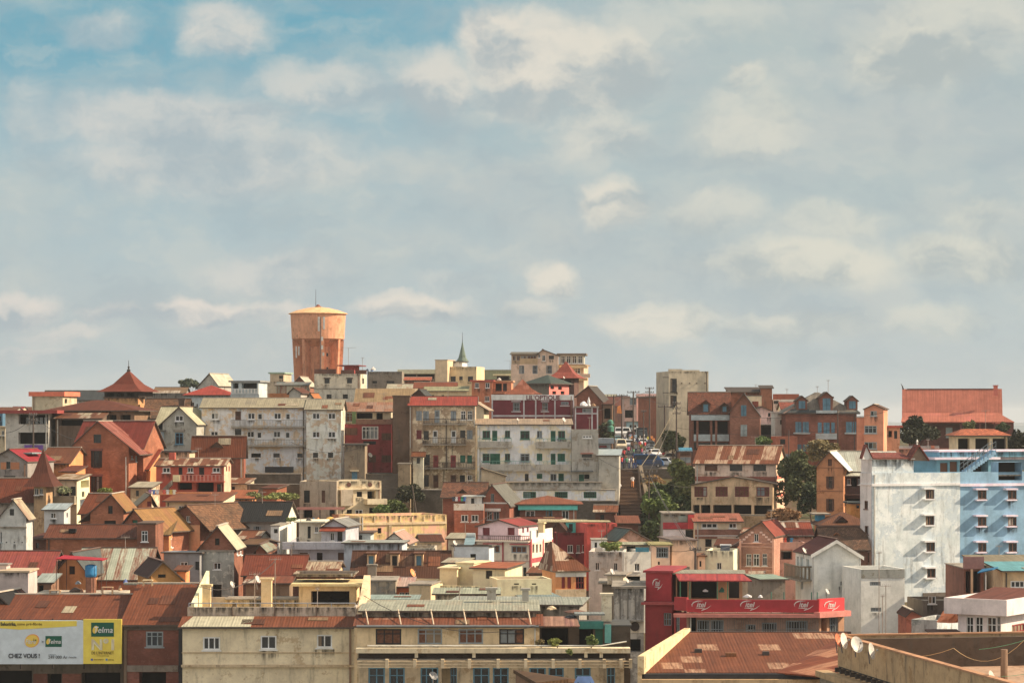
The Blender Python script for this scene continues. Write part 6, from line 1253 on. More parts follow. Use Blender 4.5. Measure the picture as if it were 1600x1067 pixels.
# end gable parapet between the two cream buildings
t = H('pale_window_building', 'cream building with three white sliding windows and patched awning roof', 195, 285, 554, 979, FC2, ('sh', SH((140, 74, 50), (214, 196, 160), .12, 1.9, 3., .14), 966, .5), D=2.2, th=0, front='w 317 994.5 27 20.5;w 407 992.5 25 21.5;w 495 991 24 20.5')
m = MB(); q0, q1 = t.F(284, 0), t.F(392.5, 0); sl = t.sl
q = [t.pt(q0[0], -.52, t.ze - .52 * sl + .14), t.pt(q1[0], -.52, t.ze - .52 * sl + .14), t.pt(q1[0], 2.2, t.ze + 2.2 * sl + .14), t.pt(q0[0] + .6, 2.2, t.ze + 2.2 * sl + .14)]; m.hexa(q + [x + Vector((0, 0, .04)) for x in q]); m.build('new_sheets', SH((206, 200, 176), None, .1, 1., 5., .14, d=.15), t.root)
t.box('string_course', PL((160, 138, 104), .5), 284, 1018.5, 553, 1020, -.08, -.003); t.box('cornice', PL((160, 140, 108), .7), 283, 1038.5, 554, 1042, -.3, -.003)
l = H('x', '', 195.3, 286, 553, 1043, PL((160, 126, 118), .4), ('slab', CONC, .1, .05), D=3, into=t, front='O 309 1048 22 40;O 334 1048 36 40;O 393 1047 25 40;O 421 1047 31 40;O 475 1045 27 40;O 507 1045 28 40')
p = H('x', '', 197.5, 293, 557, 948, PL((164, 148, 128), .8), ('par', .8, PL((150, 130, 100), .4)), D=11, into=t)
for x in (362, 428.5, 493.5): p.box('drain_pipe', PT((80, 66, 56)), x, 947, x + 1.2, 966, -.12, -.003)
m = MB(); zz = p.ze + .3; m.tube([p.pt(.1, .1, zz), p.pt(p.w - .1, .1, zz)], .04, 5)
for i in range(8): u_ = .1 + (p.w - .2) * i / 7; m.tube([p.pt(u_, .1, p.ze - .05), p.pt(u_, .1, zz)], .03, 5)
m.build('railing', PT((120, 124, 130), .5), t.root)
YL = PL((176, 152, 108), .45)
p.chimney(316, 916, 12.5, 32, YL, 2.5); p.chimney(408, 906, 16, 42, YL, 5)
m = MB(); q = [p.F(295, 948, 1)[0], p.F(313, 948, 9)[0]]
m.hexa([p.pt(.25, .25, p.ze - 1), p.pt(.5, .25, p.ze - 1), p.pt(.5, 10, p.ze - 1), p.pt(.25, 10, p.ze - 1), p.pt(.25, .25, p.ze + .3), p.pt(.5, .25, p.ze + .3), p.pt(.5, 10, p.ze + 2.2), p.pt(.25, 10, p.ze + 2.2)]); m.build('side_parapet', PL((196, 180, 140), .4), t.root)
yh = H('x', '', 206, 467, 556, 915, YL, ('slab', PL((176, 156, 106), .4), .2, .6), D=5, into=t, zb=p.ze - .9, front='O 486 923 60 22')
H('x', '', 207.5, 352, 467, 937, YL, ('slab', CONC, .1, .05), D=3, into=t, zb=p.ze - .9)
H('concrete_roof_shack', 'weathered concrete and board shack on terrace of pale window building', 207, 458, 556, 897, PL((124, 112, 96), .9), ('par', .2, RUSTD), D=4, cat='shack', zb=-12.6)
m = MB(); P_ = t.pt; w_ = t.w
m.hexa([P_(w_ + .02, -.6, -32), P_(w_ + .55, -.6, -32), P_(w_ + .55, 12, -32), P_(w_ + .02, 12, -32), P_(w_ + .02, -.6, t.ze + .1), P_(w_ + .55, -.6, t.ze + .1), P_(w_ + .55, 12, t.ze + 3.2), P_(w_ + .02, 12, t.ze + 3.2)]); m.build('party_wall', PL((190, 160, 122), .6), t.root)
t = H('mottled_concrete_house', 'mottled bare concrete house with pipes between cream roofs', 229, 577, 618, 908, PL((140, 126, 104), .95, (110, 104, 94)), ('slab', CONC, .12, .1), D=6, front='d 591 930 12 8')
t = H('orange_small_house', 'small orange house with white and pink sheet roof', 231, 618, 642, 917, PL((190, 96, 58), .3), ('sh', SH((206, 176, 166), (180, 120, 110), .4, .6), 903, .5), D=6, front='w 624 925 8 8;w 633 925 7 8')
H('blue_sheet_roof', 'low shed with pale blue grey sheet roof behind cream building', 216, 577, 650, 938, CONC, ('sh', SH((160, 176, 172)), 931, .3), D=5, cat='shed')
H('green_ridge_shed', 'low cream shed with pale green ridged roof by stove pipe', 220, 680, 777, 929, PL((176, 166, 140), .4), ('sh', SH((176, 180, 160)), 920, .3), D=5, cat='shed')
H('blue_edge_shed', 'low shed with blue grey sheet edge below pointed rust roof', 232, 816, 872, 934, CONC, ('sh', SH((130, 150, 156)), 927, .3), D=6, th=8, cat='shed')
# ------------------------------------------------------------------ bottom left
t = H('brick_front_house', 'brick house with dark lintel band and rust roof with bargeboard', 199, 193, 281, 976, BR((128, 66, 46), .5), ('gs', SH((138, 70, 42), None, .2, 1.4, 9., .14), 913, .95, .35), D=10, front='we 228 986 27 24;O 217.5 1049.5 42 40')
t.box('lintel', PL((80, 70, 62), .6), 193, 977, 278, 984, -.12, -.003); t.box('string_course', PL((104, 94, 84), .6), 196, 1039, 278, 1049, -.1, -.003); t.box('pilaster', PL((96, 78, 62), .6), 193, 984, 198, 1070, -.14, -.004)
t.box('ridge_cap', SH((190, 186, 172)), 193, 910.5, 297, 913.5, 9.2, 10)
t.box('drain_pipe', GUT, 279, 977, 284, 1070, -.2, .1)
m = MB(); m.hexa([t.pt(t.w + .4, -.5, t.ze - .5), t.pt(t.w + .6, -.5, t.ze - .5), t.pt(t.w + .6, 10, t.zr_ - .4), t.pt(t.w + .4, 10, t.zr_ - .4), t.pt(t.w + .4, -.5, t.ze + .1), t.pt(t.w + .6, -.5, t.ze + .1), t.pt(t.w + .6, 10, t.zr_ + .35), t.pt(t.w + .4, 10, t.zr_ + .35)]); m.build('bargeboard', PL((120, 96, 72), .5), t.root)
t = H('billboard_building', 'low concrete fronted building with rust roof carrying wide billboard', 201, -40, 192, 969, PL((84, 74, 62), .8), ('gs', SH((136, 68, 42), None, .2, 1.4, 9., .14), 930, .95, .2), D=8, front='O -38 1047 88 40;O 74 1052 22 40;O 128 1050 60 40')
t.box('ridge_slab', PL((150, 140, 122), .6), 55, 926.5, 192, 931, 7.6, 11.5)
for x, w_ in ((52, 22), (97, 30)): t.box('brick_panel', BR((130, 70, 48)), x, 1052, x + w_, 1080, -.08, -.003)
BBD = t
t = H('pink_grey_house', 'plain pinkish grey wall house with small rooftop turret', 217, -40, 44, 894, PL((156, 142, 136), .14), ('slab', PT((150, 130, 104)), .15, .15), th=-20, x2=58, D=6)
H('x', '', 219, -30, 10, 883, PL((160, 146, 140), .14), ('slab', PT((110, 100, 92)), .12, .15), th=-20, D=3, into=t, zb=t.ze, x2=16)
H('charred_roof_house', 'dark scorched pitched roof with rust patch above billboard', 206, -40, 20, 968, DARKW, ('gf', SH((36, 34, 36), (150, 80, 56), .15, 1.2, k=.8), (-60, 968), (-4, 925), (36, 962)), D=5, th=-10)
# ------------------------------------------------------------------ billboard and lettering
def text(parent, s, p0, e1, e2, width, height, mat, shear=0., name='lettering', spacing=1., off=.016):
    cu = bpy.data.curves.new('lettering', 'FONT'); cu.body = s; cu.size = 1; cu.extrude = .012; cu.offset = off; cu.shear = shear; cu.space_character = spacing
    o = bpy.data.objects.new(name, cu); COL.objects.link(o); cu.materials.append(mat)
    bpy.context.view_layer.update(); d = o.dimensions; bb = [Vector(c) for c in o.bound_box]; x0 = min(c.x for c in bb); y0 = min(c.y for c in bb)
    sx = width / max(d.x, .01); sy = height / max(d.y, .01)
    M = Matrix((e1 * sx, Vector((0, 0, sy)), -e2)).transposed().to_4x4()
    off = Vector((0, 0, 0)); q = parent
    while q is not None: off += q.location; q = q.parent
    M.translation = p0 - e1 * sx * x0 - Vector((0, 0, sy * y0)) - off
    me = bpy.data.meshes.new_from_object(o); me.transform(M); bpy.data.objects.remove(o)
    o = bpy.data.objects.new(name, me); COL.objects.link(o); o.parent = parent
    return o
INK = PT((196, 190, 184), .6, 1.2)
for b, x0, x1, y0, y1, s, c, v in MAKE_WORD:
    a, d_ = b.F(x0, y0, v), b.F(x1, y1, v)
    text(b.root, s, b.pt(a[0], v, a[1]), b.e1, b.e2, d_[0] - a[0], d_[1] - a[1], PT(c, .6))
fe = PT((70, 140, 120), .7)
for b, x0, x1, y0, y1, s in ((globals()['l'], 0, 0, 0, 0, ''),): pass
def logo(b, x0, x1, y0, y1, v, e1=None, fp=None, size=None):
    """white italic word with a swoosh over it and a tick under it"""
    if fp is None:
        a, d_ = b.F(x0, y1, v), b.F(x1, y0, v); u0, u1, z0, z1 = a[0], d_[0], a[1], d_[1]; fp = lambda u, z, w=0.: b.pt(u, v - w, z); E1, E2 = b.e1, b.e2
    else:
        a, d_ = b.S(x0, y1), b.S(x1, y0); u0, u1, z0, z1 = a[0], d_[0], a[1], d_[1]; E1, E2 = b.e2, -b.e1
    W, Hh = u1 - u0, z1 - z0
    text(b.root, 'itel', fp(u0 + W * .25, z0 + Hh * .36), E1, E2, W * .5, Hh * .5, INK, shear=.25)
    m = MB(); pts = [(.02, .42, .02), (.0, .62, .05), (.1, .84, .06), (.3, .97, .05), (.58, .98, .01)]
    pts2 = [(.2, .27, .02), (.45, .26, .05), (.66, .26, .06), (.5, .02, .05), (.8, .24, .04), (1., .52, .01)]
    for P_ in (pts, pts2):
        L_, R_ = [], []
        for i, (x, y, t_) in enumerate(P_):
            a_, b_ = P_[max(0, i - 1)], P_[min(len(P_) - 1, i + 1)]; dx, dy = (b_[0] - a_[0]) * W, (b_[1] - a_[1]) * Hh; n = math.hypot(dx, dy) or 1
            L_.append((u0 + x * W - dy / n * t_ * Hh * .8, z0 + y * Hh + dx / n * t_ * Hh * .8)); R_.append((u0 + x * W + dy / n * t_ * Hh * .8, z0 + y * Hh - dx / n * t_ * Hh * .8))
        for i in range(len(P_) - 1):
            q = [fp(*L_[i]), fp(*L_[i + 1]), fp(*R_[i + 1]), fp(*R_[i])]; m.hexa(q + [x - E2 * .02 for x in q])
    m.build('emblem', INK, b.root)
for x in (1081, 1157, 1241): logo(ITEL, x, x + 30, 938, 953.5, -.37)
logo(CH, 1288, 1312, 937.5, 954.5, -.37)
logo(PANEL, 1020, 1035, 904, 921, -.03)

# the billboard itself
Yb = 198.5; bo = Vector((PX(-30, 1000, Yb).x, Yb, 0)); bp = lambda u, v, z: bo + Vector((u, v, z)); sb = Yb / FO
bx = lambda px: (px + 30) * sb
bz = lambda py: (HY - py) * sb
bb = empty('billboard', (PX(80, 0, Yb).x, Yb, bz(1036)), 'wide white and yellow billboard with green logos above dark shopfronts', 'billboard')
m = MB(); m.box(bp, bx(-25), bx(130), 0, .25, bz(1037), bz(969)); m.build('white_panel', PT((158, 168, 174), .5, 1.7, .1), bb)
m = MB(); m.box(bp, bx(130) + .002, bx(190), -.01, .25, bz(1036.5), bz(967)); YEL = PT((196, 164, 4), .5, 1.7, .1); m.build('yellow_panel', YEL, bb)
m = MB(); q = [(bx(-25), bz(979)), (bx(30), bz(983)), (bx(120), bz(977.5)), (bx(120), bz(969.5)), (bx(-25), bz(969.5))]
m.poly([bp(u, -.02, z) for u, z in q]); 
for i in range(5): a, c = q[i], q[(i + 1) % 5]; m.poly([bp(a[0], -.02, a[1]), bp(a[0], -.002, a[1]), bp(c[0], -.002, c[1]), bp(c[0], -.02, c[1])])
m.build('yellow_band', YEL, bb)
GRN = PT((0, 84, 64), .5, 1.2, .05); m = MB(); m.box(bp, bx(142.5), bx(178), -.03, -.012, bz(994), bz(972)); m.build('green_logo_panel', GRN, bb)
m = MB(); m.box(bp, bx(71), bx(96.5), -.02, -.003, bz(1010), bz(993)); m.build('green_logo_panel', GRN, bb)
def disc(cx, cy, rx, ry, tilt, v, mat, nm):
    m = MB(); n = 24; pts = []
    for i in range(n):
        a = 6.2832 * i / n; x, y = rx * math.cos(a), ry * math.sin(a); pts.append((bx(cx) + (x * math.cos(tilt) - y * math.sin(tilt)) * sb, bz(cy) + (x * math.sin(tilt) + y * math.cos(tilt)) * sb))
    m.idx([bp(u, v, z) for u, z in pts] + [bp(u, v + .015, z) for u, z in pts], [tuple(range(n))] + [(i, i + n, (i + 1) % n + n, (i + 1) % n) for i in range(n)]); m.build(nm, mat, bb)
YB2 = PT((200, 168, 24), .5, 1.4, .05); OR = PT((206, 130, 40), .5, 1.3, .1)
disc(149, 983, 4, 6.2, -.35, -.05, YB2, 'logo_disc'); disc(75.5, 1001.5, 3, 4.6, -.35, -.04, YB2, 'logo_disc')
disc(50, 1000.5, 11.8, 10, .5, -.012, OR, 'logo_ring'); disc(49.5, 1000.8, 10.6, 9, .5, -.03, YB2, 'logo_disc')
X1 = Vector((1, 0, 0)); Y1 = Vector((0, 1, 0)); BK = PT((44, 48, 60), .7, 1.); WK = PT((196, 198, 196), .6, 1.4); DG = PT((92, 98, 104), .7, 1.2); OL = PT((120, 100, 10), .7, 1.2)
def bt(s, x0, x1, y0, y1, mat, v=-.045, sh=0., off=.006): text(bb, s, bp(bx(x0), v, bz(y1)), X1, Y1, (x1 - x0) * sb, (y1 - y0) * sb, mat, sh, off=off)
bt('Behoririka,', 1, 25.5, 971.5, 978, BK, off=.02); bt('zone pré-fibrée', 27, 66, 972, 977.5, OL)
bt('elma', 153.5, 176.3, 979, 988, WK, -.06, .2); bt('T', 147.5, 154.5, 978.5, 988, WK, -.06, .2); bt('elma', 79.5, 95, 998.5, 1005, WK, -.05, .2); bt('T', 75.5, 80, 998.5, 1005, WK, -.05, .2)
bt('La', 52, 57, 997, 1001, GRN, -.05, .2); bt('Fibre', 40, 56, 998.5, 1005, WK, -.05, .2); bt('by', 65.5, 68.5, 1000, 1004, DG)
bt('CHEZ VOUS !', 13.5, 62, 1020.5, 1027.5, BK, off=.02); bt('À PARTIR DE', 76, 87, 1021.3, 1022.8, DG); bt('249 000 Ar', 75.5, 105.5, 1023.5, 1028.3, DG); bt('/mois', 107, 119.5, 1024.5, 1027.5, DG)
PAL = PT((214, 190, 150), .6, 1.3, .35, 3.)
bt('N°1', 143, 178.5, 997, 1015, PAL, off=.04); bt("DE L'INTERNET", 143, 178, 1017, 1021.5, OL); bt('www.telma.mg', 151, 170, 1023, 1024.8, OL)
for x, c in ((142, (60, 70, 130)), (165, (80, 120, 150))): m = MB(); m.box(bp, bx(x), bx(x + 3.2), -.03, -.012, bz(1031.5), bz(1028.3)); m.build('icon', PT(c, .6), bb)
bt('telma madagascar', 146.5, 162, 1028.8, 1031, OL); bt('telma', 169, 178, 1028.8, 1031, OL)
m = MB(); 
for x in (-20, 30, 80, 129, 186): m.box(bp, bx(x), bx(x) + .12, .252, .4, bz(1045), bz(966.5))
m.box(bp, bx(-24), bx(189), .26, .38, bz(975) - .1, bz(975)); m.build('frame', DARKW, bb)

# ------------------------------------------------------------------ ground, street, stairs
def sheet(name, fx, Ys, Xs, zf, mat, kind='structure'):
    m = MB(); nx = len(Xs)
    for y in Ys:
        for x in Xs: m.v.append(Vector((fx(x, y), y, zf(x, y))))
    for j in range(len(Ys) - 1):
        for i in range(nx - 1): m.f.append((j * nx + i, j * nx + i + 1, (j + 1) * nx + i + 1, (j + 1) * nx + i)); m.mi.append(0)
    o = m.build(name, mat, None, True); o['kind'] = kind; return o
gm, nt, b_ = newmat('earth'); N = NT(nt); g = N.n('NewGeometry'); n1 = N.noise(g.outputs['Position'], .12, 6, .7); n2 = N.noise(g.outputs['Position'], 1.1, 5, .7)
c = N.mix(N.ramp(n1, .42, .58), (.11, .07, .045), (.05, .065, .02)); c = N.mix(N.math('MULTIPLY', N.ramp(n2, .45, .7), .6), c, (.16, .11, .07)); nt.links.new(c, b_.inputs['Base Color'])
rd = random.Random(3)
def zg(x, y): return ground(y) + (rd.uniform(-.25, .25) if y < 700 else 0)
Ys = [90 + 12 * i for i in range(22)] + [354, 364, 365, 370, 371, 378] + [390 + 15 * i for i in range(22)] + [740, 850, 1000, 1500, 2500, 4500, 7000, 10500]
sheet('ground', lambda x, y: x * (max(y, 200) + 260), sorted(Ys), [-.8 + .04 * i for i in range(41)], zg, gm)
# distant hills
hm = PT((104, 124, 132), .9, .9, .15, .002); hr = random.Random(11)
def hill(name, Y, base, amp, ph):
    m = MB(); n = 90
    for i in range(n + 1):
        x = -1.1 * Y + 2.2 * Y * i / n; h = base + amp * (math.sin(i * .31 + ph) + .6 * math.sin(i * .83 + ph * 2) + .3 * math.sin(i * 1.9)); m.v += [Vector((x, Y, -250)), Vector((x, Y + 150, h)), Vector((x, Y + 1500, -260))]
    for i in range(n):
        for k in (0, 1): m.f.append((i * 3 + k, i * 3 + 3 + k, i * 3 + 4 + k, i * 3 + 1 + k)); m.mi.append(0)
    o = m.build(name, hm, None, True); o['kind'] = 'structure'
hill("hills", 6500, -16, 12, 1.); hill("hills", 9500, -10, 16, 2.2)
# street
AS = PT((92, 90, 88), .9, .55, .2, .6)
def zs(Y): return -7.5 + (Y - 372) * .019
yy = [372 + 12 * i for i in range(20)]
def xl(Y): return PX(958, 0, Y).x + (Y - 372) * .012
def xr(Y): return PX(1056, 0, 372).x - (Y - 372) * .022 + (PX(1000, 0, Y).x - PX(1000, 0, 372).x) * .25
m = MB()
for y in yy: m.v += [Vector((xl(y) - 1, y, zs(y))), Vector((xr(y) + 1, y, zs(y)))]
for i in range(len(yy) - 1): m.f.append((2 * i, 2 * i + 1, 2 * i + 3, 2 * i + 2)); m.mi.append(0)
o = m.build('street', AS); o['kind'] = 'structure'
m = MB(); q = [PX(958, 0, 371).x, PX(1100, 0, 371).x]; m.box(ident, q[0], q[1], 370.4, 371.9, -16, -7.49); o = m.build('retaining_wall', STONE); tag(o, 'stone retaining wall carrying the market street above trees', 'wall')
pv = MB(); pv.box(ident, PX(1030, 0, 372).x, PX(1100, 0, 372).x, 371.9, 384, -7.6, -7.38); o = pv.build('pavement', CONC); o['kind'] = 'structure'
# stairs: flights of real steps
st = MB(); n = 34; Y0, Y1, Z0, Z1 = 343, 370.4, -13.2, -7.5
for i in range(n):
    y0 = Y0 + (Y1 - Y0) * i / n; z1 = Z0 + (Z1 - Z0) * (i + 1) / n; xr_ = PX(1011 - 14 * i / n, 0, (y0 + 360) / 2).x
    st.hexa([Vector((PX(966, 0, 352).x, y0, -15)), Vector((xr_, y0, -15)), Vector((xr_, Y1, -15)), Vector((PX(966, 0, 352).x, Y1, -15)), Vector((PX(966, 0, 352).x, y0, z1)), Vector((xr_, y0, z1)), Vector((xr_, Y1, z1)), Vector((PX(966, 0, 352).x, Y1, z1))])
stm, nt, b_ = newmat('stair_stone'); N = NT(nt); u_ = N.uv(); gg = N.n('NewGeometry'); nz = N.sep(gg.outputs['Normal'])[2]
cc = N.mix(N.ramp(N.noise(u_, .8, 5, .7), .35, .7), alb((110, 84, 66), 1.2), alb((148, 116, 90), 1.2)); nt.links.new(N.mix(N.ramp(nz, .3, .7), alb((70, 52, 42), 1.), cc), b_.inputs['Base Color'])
tag(st.build('stairway', stm), 'long stone public stairway climbing to the market street', 'stairs')
m = MB(); q = [Vector((PX(1012, 0, 345).x, 342, -13.6)), Vector((PX(1012, 0, 345).x + .5, 342, -13.6)), Vector((PX(998, 0, 370).x + .5, 370.3, -7.9)), Vector((PX(998, 0, 370).x, 370.3, -7.9))]
m.hexa([x - Vector((0, 0, 3)) for x in q] + [x + Vector((0, 0, 1.0)) for x in q]); tag(m.build('stair_wall', PL((96, 84, 66), .7)), 'sloping side wall along the public stairway', 'wall')
m = MB(); q = [PX(1003, 0, 371).x, PX(1034, 0, 371).x]
for i in range(24): x = q[0] + (q[1] - q[0]) * i / 23; m.box(ident, x - .03, x + .03, 371.1, 371.16, -7.48, -6.2)
for z in (-6.25, -6.8): m.box(ident, q[0], q[1], 371.09, 371.17, z, z + .07)
tag(m.build('street_railing', PT((70, 66, 66))), 'dark metal railing at street edge above flower bank', 'railing')

# ------------------------------------------------------------------ trees and plants
def leaves(m, c, r, n, rg, size, flat=.75):
    for _ in range(n):
        while True:
            p = Vector((rg.uniform(-1, 1), rg.uniform(-1, 1), rg.uniform(-1, 1)))
            if p.length < 1: break
        p = p.normalized() * (p.length ** .5)
        q = Vector(c) + Vector((p.x * r[0], p.y * r[1], p.z * r[2]))
        a = Vector((rg.gauss(0, 1), rg.gauss(0, 1), rg.gauss(0, .7))).normalized(); b = a.cross(Vector((rg.gauss(0, 1), rg.gauss(0, 1), rg.gauss(0, 1)))).normalized(); s_ = size * rg.uniform(.6, 1.3)
        m.poly([q - a * s_, q + b * s_ * .55, q + a * s_, q - b * s_ * .55])
def tree(name, label, px, py, Y, wpx, hpx, base_py, col, seed, n=2600, size=.26, group=None, clumps=17, cat='tree', k=1.):
    rg = random.Random(seed); c = PX(px, py, Y); s_ = Y / FO; rx, rz = wpx / 2 * s_, hpx / 2 * s_; zb = (HY - base_py) * s_ if cat == 'plant' else min((HY - base_py) * s_, ground(Y) - .2)
    t = empty(name, (c.x, c.y, zb), label, cat, group)
    tr = MB(); top = Vector((c.x, c.y, c.z)); bs = Vector((c.x + rg.uniform(-.4, .4), c.y, zb)); hgt = top.z - zb
    tr.tube([bs, bs.lerp(top, .4) + Vector((rg.uniform(-.2, .2), 0, 0)), top], [max(.04, rx * .09), max(.03, rx * .065), .02], 7)
    tr.build('trunk', PT((86, 70, 56), .9), t); m = MB()
    for i in range(clumps):
        a = rg.uniform(0, 6.283); e = rg.uniform(-.75, 1.); rr = math.sqrt(max(0, 1 - e * e)) * rg.uniform(.4, .98)
        q = c + Vector((math.cos(a) * rr * rx, math.sin(a) * rr * rx, e * rz * .68)); f = rg.uniform(.2, .42)
        lb = MB(); lb.tube([bs.lerp(top, .45 + .3 * rg.random()), bs.lerp(q, .75), q], [max(.015, rx * .03), max(.012, rx * .02), .01], 5); 
        if i < 4: lb.build('limb', PT((86, 70, 56), .9), t)
        leaves(m, q, (rx * f * 1.15, rx * f, rz * f), n // clumps, rg, size)
    m.build('crown', LEAF(col, k), t); return t
DG_ = (70, 82, 52); MG = (104, 112, 58); YG = (128, 128, 66)
tree('leafy_tree', 'broad bushy green tree beside cream loggia house', 1062, 755, 348, 62, 72, 806, (112, 120, 62), 1, 4200, .3)
tree('leafy_tree', 'bright green tree below street railing beside the stairway', 1030, 796, 330, 46, 54, 840, (108, 126, 58), 2, 3200, .28)
tree('leafy_tree', 'dark tree squeezed behind the bright green stairway tree', 1040, 805, 336, 60, 80, 850, DG_, 3, 2600, .3)
tree('leafy_tree', 'green bush spilling down bank below flower bed', 1022, 778, 340, 40, 30, 810, (96, 116, 50), 31, 1600, .26, cat='shrub')
tree('leafy_tree', 'dark shrub covering bank between flower bed and broad tree', 1040, 772, 351, 46, 44, 812, (70, 84, 44), 34, 2000, .27, cat='shrub')
tree('leafy_tree', 'low dark bush at foot of stairway side wall', 1018, 830, 322, 36, 36, 850, (76, 92, 46), 32, 1500, .26, cat='shrub')
tree('leafy_tree', 'dark bush under the broad tree by loggia house', 1068, 790, 340, 40, 36, 815, (70, 84, 44), 33, 1500, .28, cat='shrub')
tree('leafy_tree', 'dark tall tree between loggia house and orange gabled house', 1250, 752, 338, 66, 96, 812, (84, 90, 50), 4, 4600, .3)
tree('leafy_tree', 'wispy olive tree in front of the brick mansion', 1282, 708, 352, 62, 42, 760, (122, 110, 70), 5, 2300, .24)
tree('leafy_tree', 'dark shrubby tree under the wispy olive tree', 1265, 780, 330, 44, 60, 815, DG_, 6, 2200, .28)
tree('leafy_tree', 'dark dense tree beside the salmon roofed hall', 1433, 674, 402, 68, 52, 705, (62, 68, 44), 7, 4200, .3, k=.8)
tree('leafy_tree', 'young tree with light crown at hall veranda', 1516, 668, 420, 22, 28, 695, (116, 118, 66), 8, 900, .26)
tree('leafy_tree', 'small dark tree at the veranda corner', 1566, 667, 418, 20, 18, 690, DG_, 9, 800, .26)
tree('leafy_tree', 'dark tree at photo edge behind tile roofed pavilion', 1592, 690, 360, 30, 44, 712, (58, 60, 42), 10, 1500, .28, k=.8)
tree('leafy_tree', 'round dark treetop on the skyline beside white gable', 297, 600, 530, 30, 16, 615, (92, 104, 84), 11, 1100, .4)
tree('leafy_tree', 'green bush sprouting at the veranda brick house corner', 1191, 690, 372, 26, 18, 705, (100, 124, 62), 12, 900, .26)
tree('leafy_tree', 'street tree beside the tall beige tower block', 1052, 690, 398, 34, 40, 712, (90, 98, 60), 13, 1700, .28)
tree('leafy_tree', 'small green tree at the far street end', 1012, 664, 545, 26, 32, 682, (84, 98, 66), 14, 1200, .32)
tree('leafy_tree', 'dark tree growing beside grey street shed', 950, 676, 392, 28, 34, 705, (72, 86, 58), 15, 1500, .28)
tree('reddish_shrub', 'rusty brown shrub behind ornate brick house', 1222, 805, 300, 52, 26, 830, (140, 104, 66), 16, 2000, .22, cat='shrub')
tree('hillside_shrub', 'green scrub growing on slope beside beige villa', 612, 795, 330, 44, 30, 815, (84, 98, 44), 17, 2400, .24, cat='shrub')
tree('hillside_shrub', 'dark creeper scrub below red tenement garden hut', 640, 772, 341, 40, 34, 795, (58, 62, 40), 18, 1800, .24, cat='shrub')
tree('hillside_shrub', 'banana like tuft in front of beige villa', 597, 798, 322, 24, 22, 815, (104, 124, 62), 19, 800, .3, cat='shrub')
tree('hillside_shrub', 'low green weeds at foot of retaining walls', 440, 776, 318, 60, 14, 790, (116, 124, 60), 20, 1500, .2, cat='shrub')
tree('hillside_shrub', 'sparse weeds on the earth bank near brick hut', 398, 774, 318, 26, 14, 788, (124, 128, 72), 21, 600, .2, cat='shrub')
tree('flower_bank', 'flowering bank with pink and orange blooms under railing', 1018, 752, 360, 40, 20, 775, (150, 120, 72), 22, 1600, .18, cat='flower bed')
tree('roof_plant', 'leafy vine on white corner house terrace', 955, 853, 261, 34, 18, 861, (108, 124, 54), 23, 1200, .14, cat='plant')
tree('roof_plant', 'green bush on curtain window building terrace under pink awning', 867, 1004, 191, 20, 15, 1012, (120, 126, 50), 24, 900, .1, cat='plant')
tree('roof_plant', 'tall leafy potted plant by teal screen of terrace', 925, 1000, 191, 18, 22, 1012, (112, 130, 62), 25, 900, .1, cat='plant')
tree('roof_plant', 'dry plant at dark end of terrace rooms', 843, 1004, 191.2, 14, 12, 1012, (110, 96, 56), 26, 400, .1, cat='plant')
tree('roof_plant', 'small plant hanging over the terrace ledge', 889, 1018, 190, 10, 12, 1024, (108, 120, 50), 27, 300, .09, cat='plant')
tree('roof_plant', 'green shrub behind the brick gable cottage roof', 167, 766, 318, 22, 8, 772, (110, 124, 50), 28, 500, .2, cat='plant')
tree('roof_plant', 'green plant on pergola terrace beside black roof', 454, 811, 284, 16, 8, 818, (108, 124, 66), 29, 400, .14, cat='plant')
tree('roof_plant', 'potted greenery on cream house terrace by the spire', 98, 766, 301, 24, 14, 775, (112, 120, 84), 30, 600, .14, cat='plant')
# ------------------------------------------------------------------ poles, wires, aerials, dishes
def pole(label, px, y0, y1, Y, r=.14, arms=1, lean=0., group=None, aw=1.1):
    b, t_ = PX(px, y1, Y), PX(px + lean, y0, Y); e = empty('utility_pole', b - Vector((0, 0, .5)), label, 'pole', group)
    m = MB(); m.tube([b - Vector((0, 0, .5)), t_], [r, r * .7], 7); m.build('shaft', PT((74, 64, 58), .9), e)
    for k in range(arms):
        z = t_.z - .25 - k * .75; c = b.lerp(t_, (z - b.z) / (t_.z - b.z)); a = MB(); a.box(lambda u, v, w: c + Vector((u, v, w)), -aw, aw, -r - .1, -r, -.06, .06); ao = a.build('crossarm', PT((80, 72, 66)), e)
        for s_ in (-1, -.4, .4, 1):
            i_ = MB(); i_.lathe((c.x + s_ * aw * .9, c.y - r - .05), [(.05, c.z + .062), (.08, c.z + .2), (.03, c.z + .32)], 6); i_.build('insulator', PT((84, 80, 78), .4), ao)
    return t_
pole('tall street pole with wide crossarm near orange banner', 971.5, 616, 690, 470, .16, 1)
pole('street pole with wide crossarm in front of pink house', 989.5, 611, 700, 455, .17, 1)
pole('street pole with three crossarms beside tall beige block', 1015, 605, 690, 480, .17, 3, aw=.8)
pole('dark leaning pole at the edge of grey street shed', 960, 617, 712, 410, .16, 1, lean=-1)
pole('short pale pole in front of small street tree', 1005.5, 641, 690, 470, .12, 1, aw=.5)
pole('dark pole close to tall beige tower block', 1038.5, 633, 716, 408, .16, 1)
pole('tall pole with insulators before the tower block wall', 1057, 628, 722, 386, .15, 3, aw=.6)
pole('long thin pole rising beside stairway tree', 1014, 735, 850, 330, .13, 2)
pole('slanting pale pole leaning over the stairway side wall', 1003, 728, 800, 352, .14, 0, lean=-6)
pole('concrete pole with bracket in front of beige block', 1086.5, 855, 905, 258, .16, 1, aw=.6)
pole('street lamp pole by dark stair trees', 1031, 820, 862, 290, .07, 0)
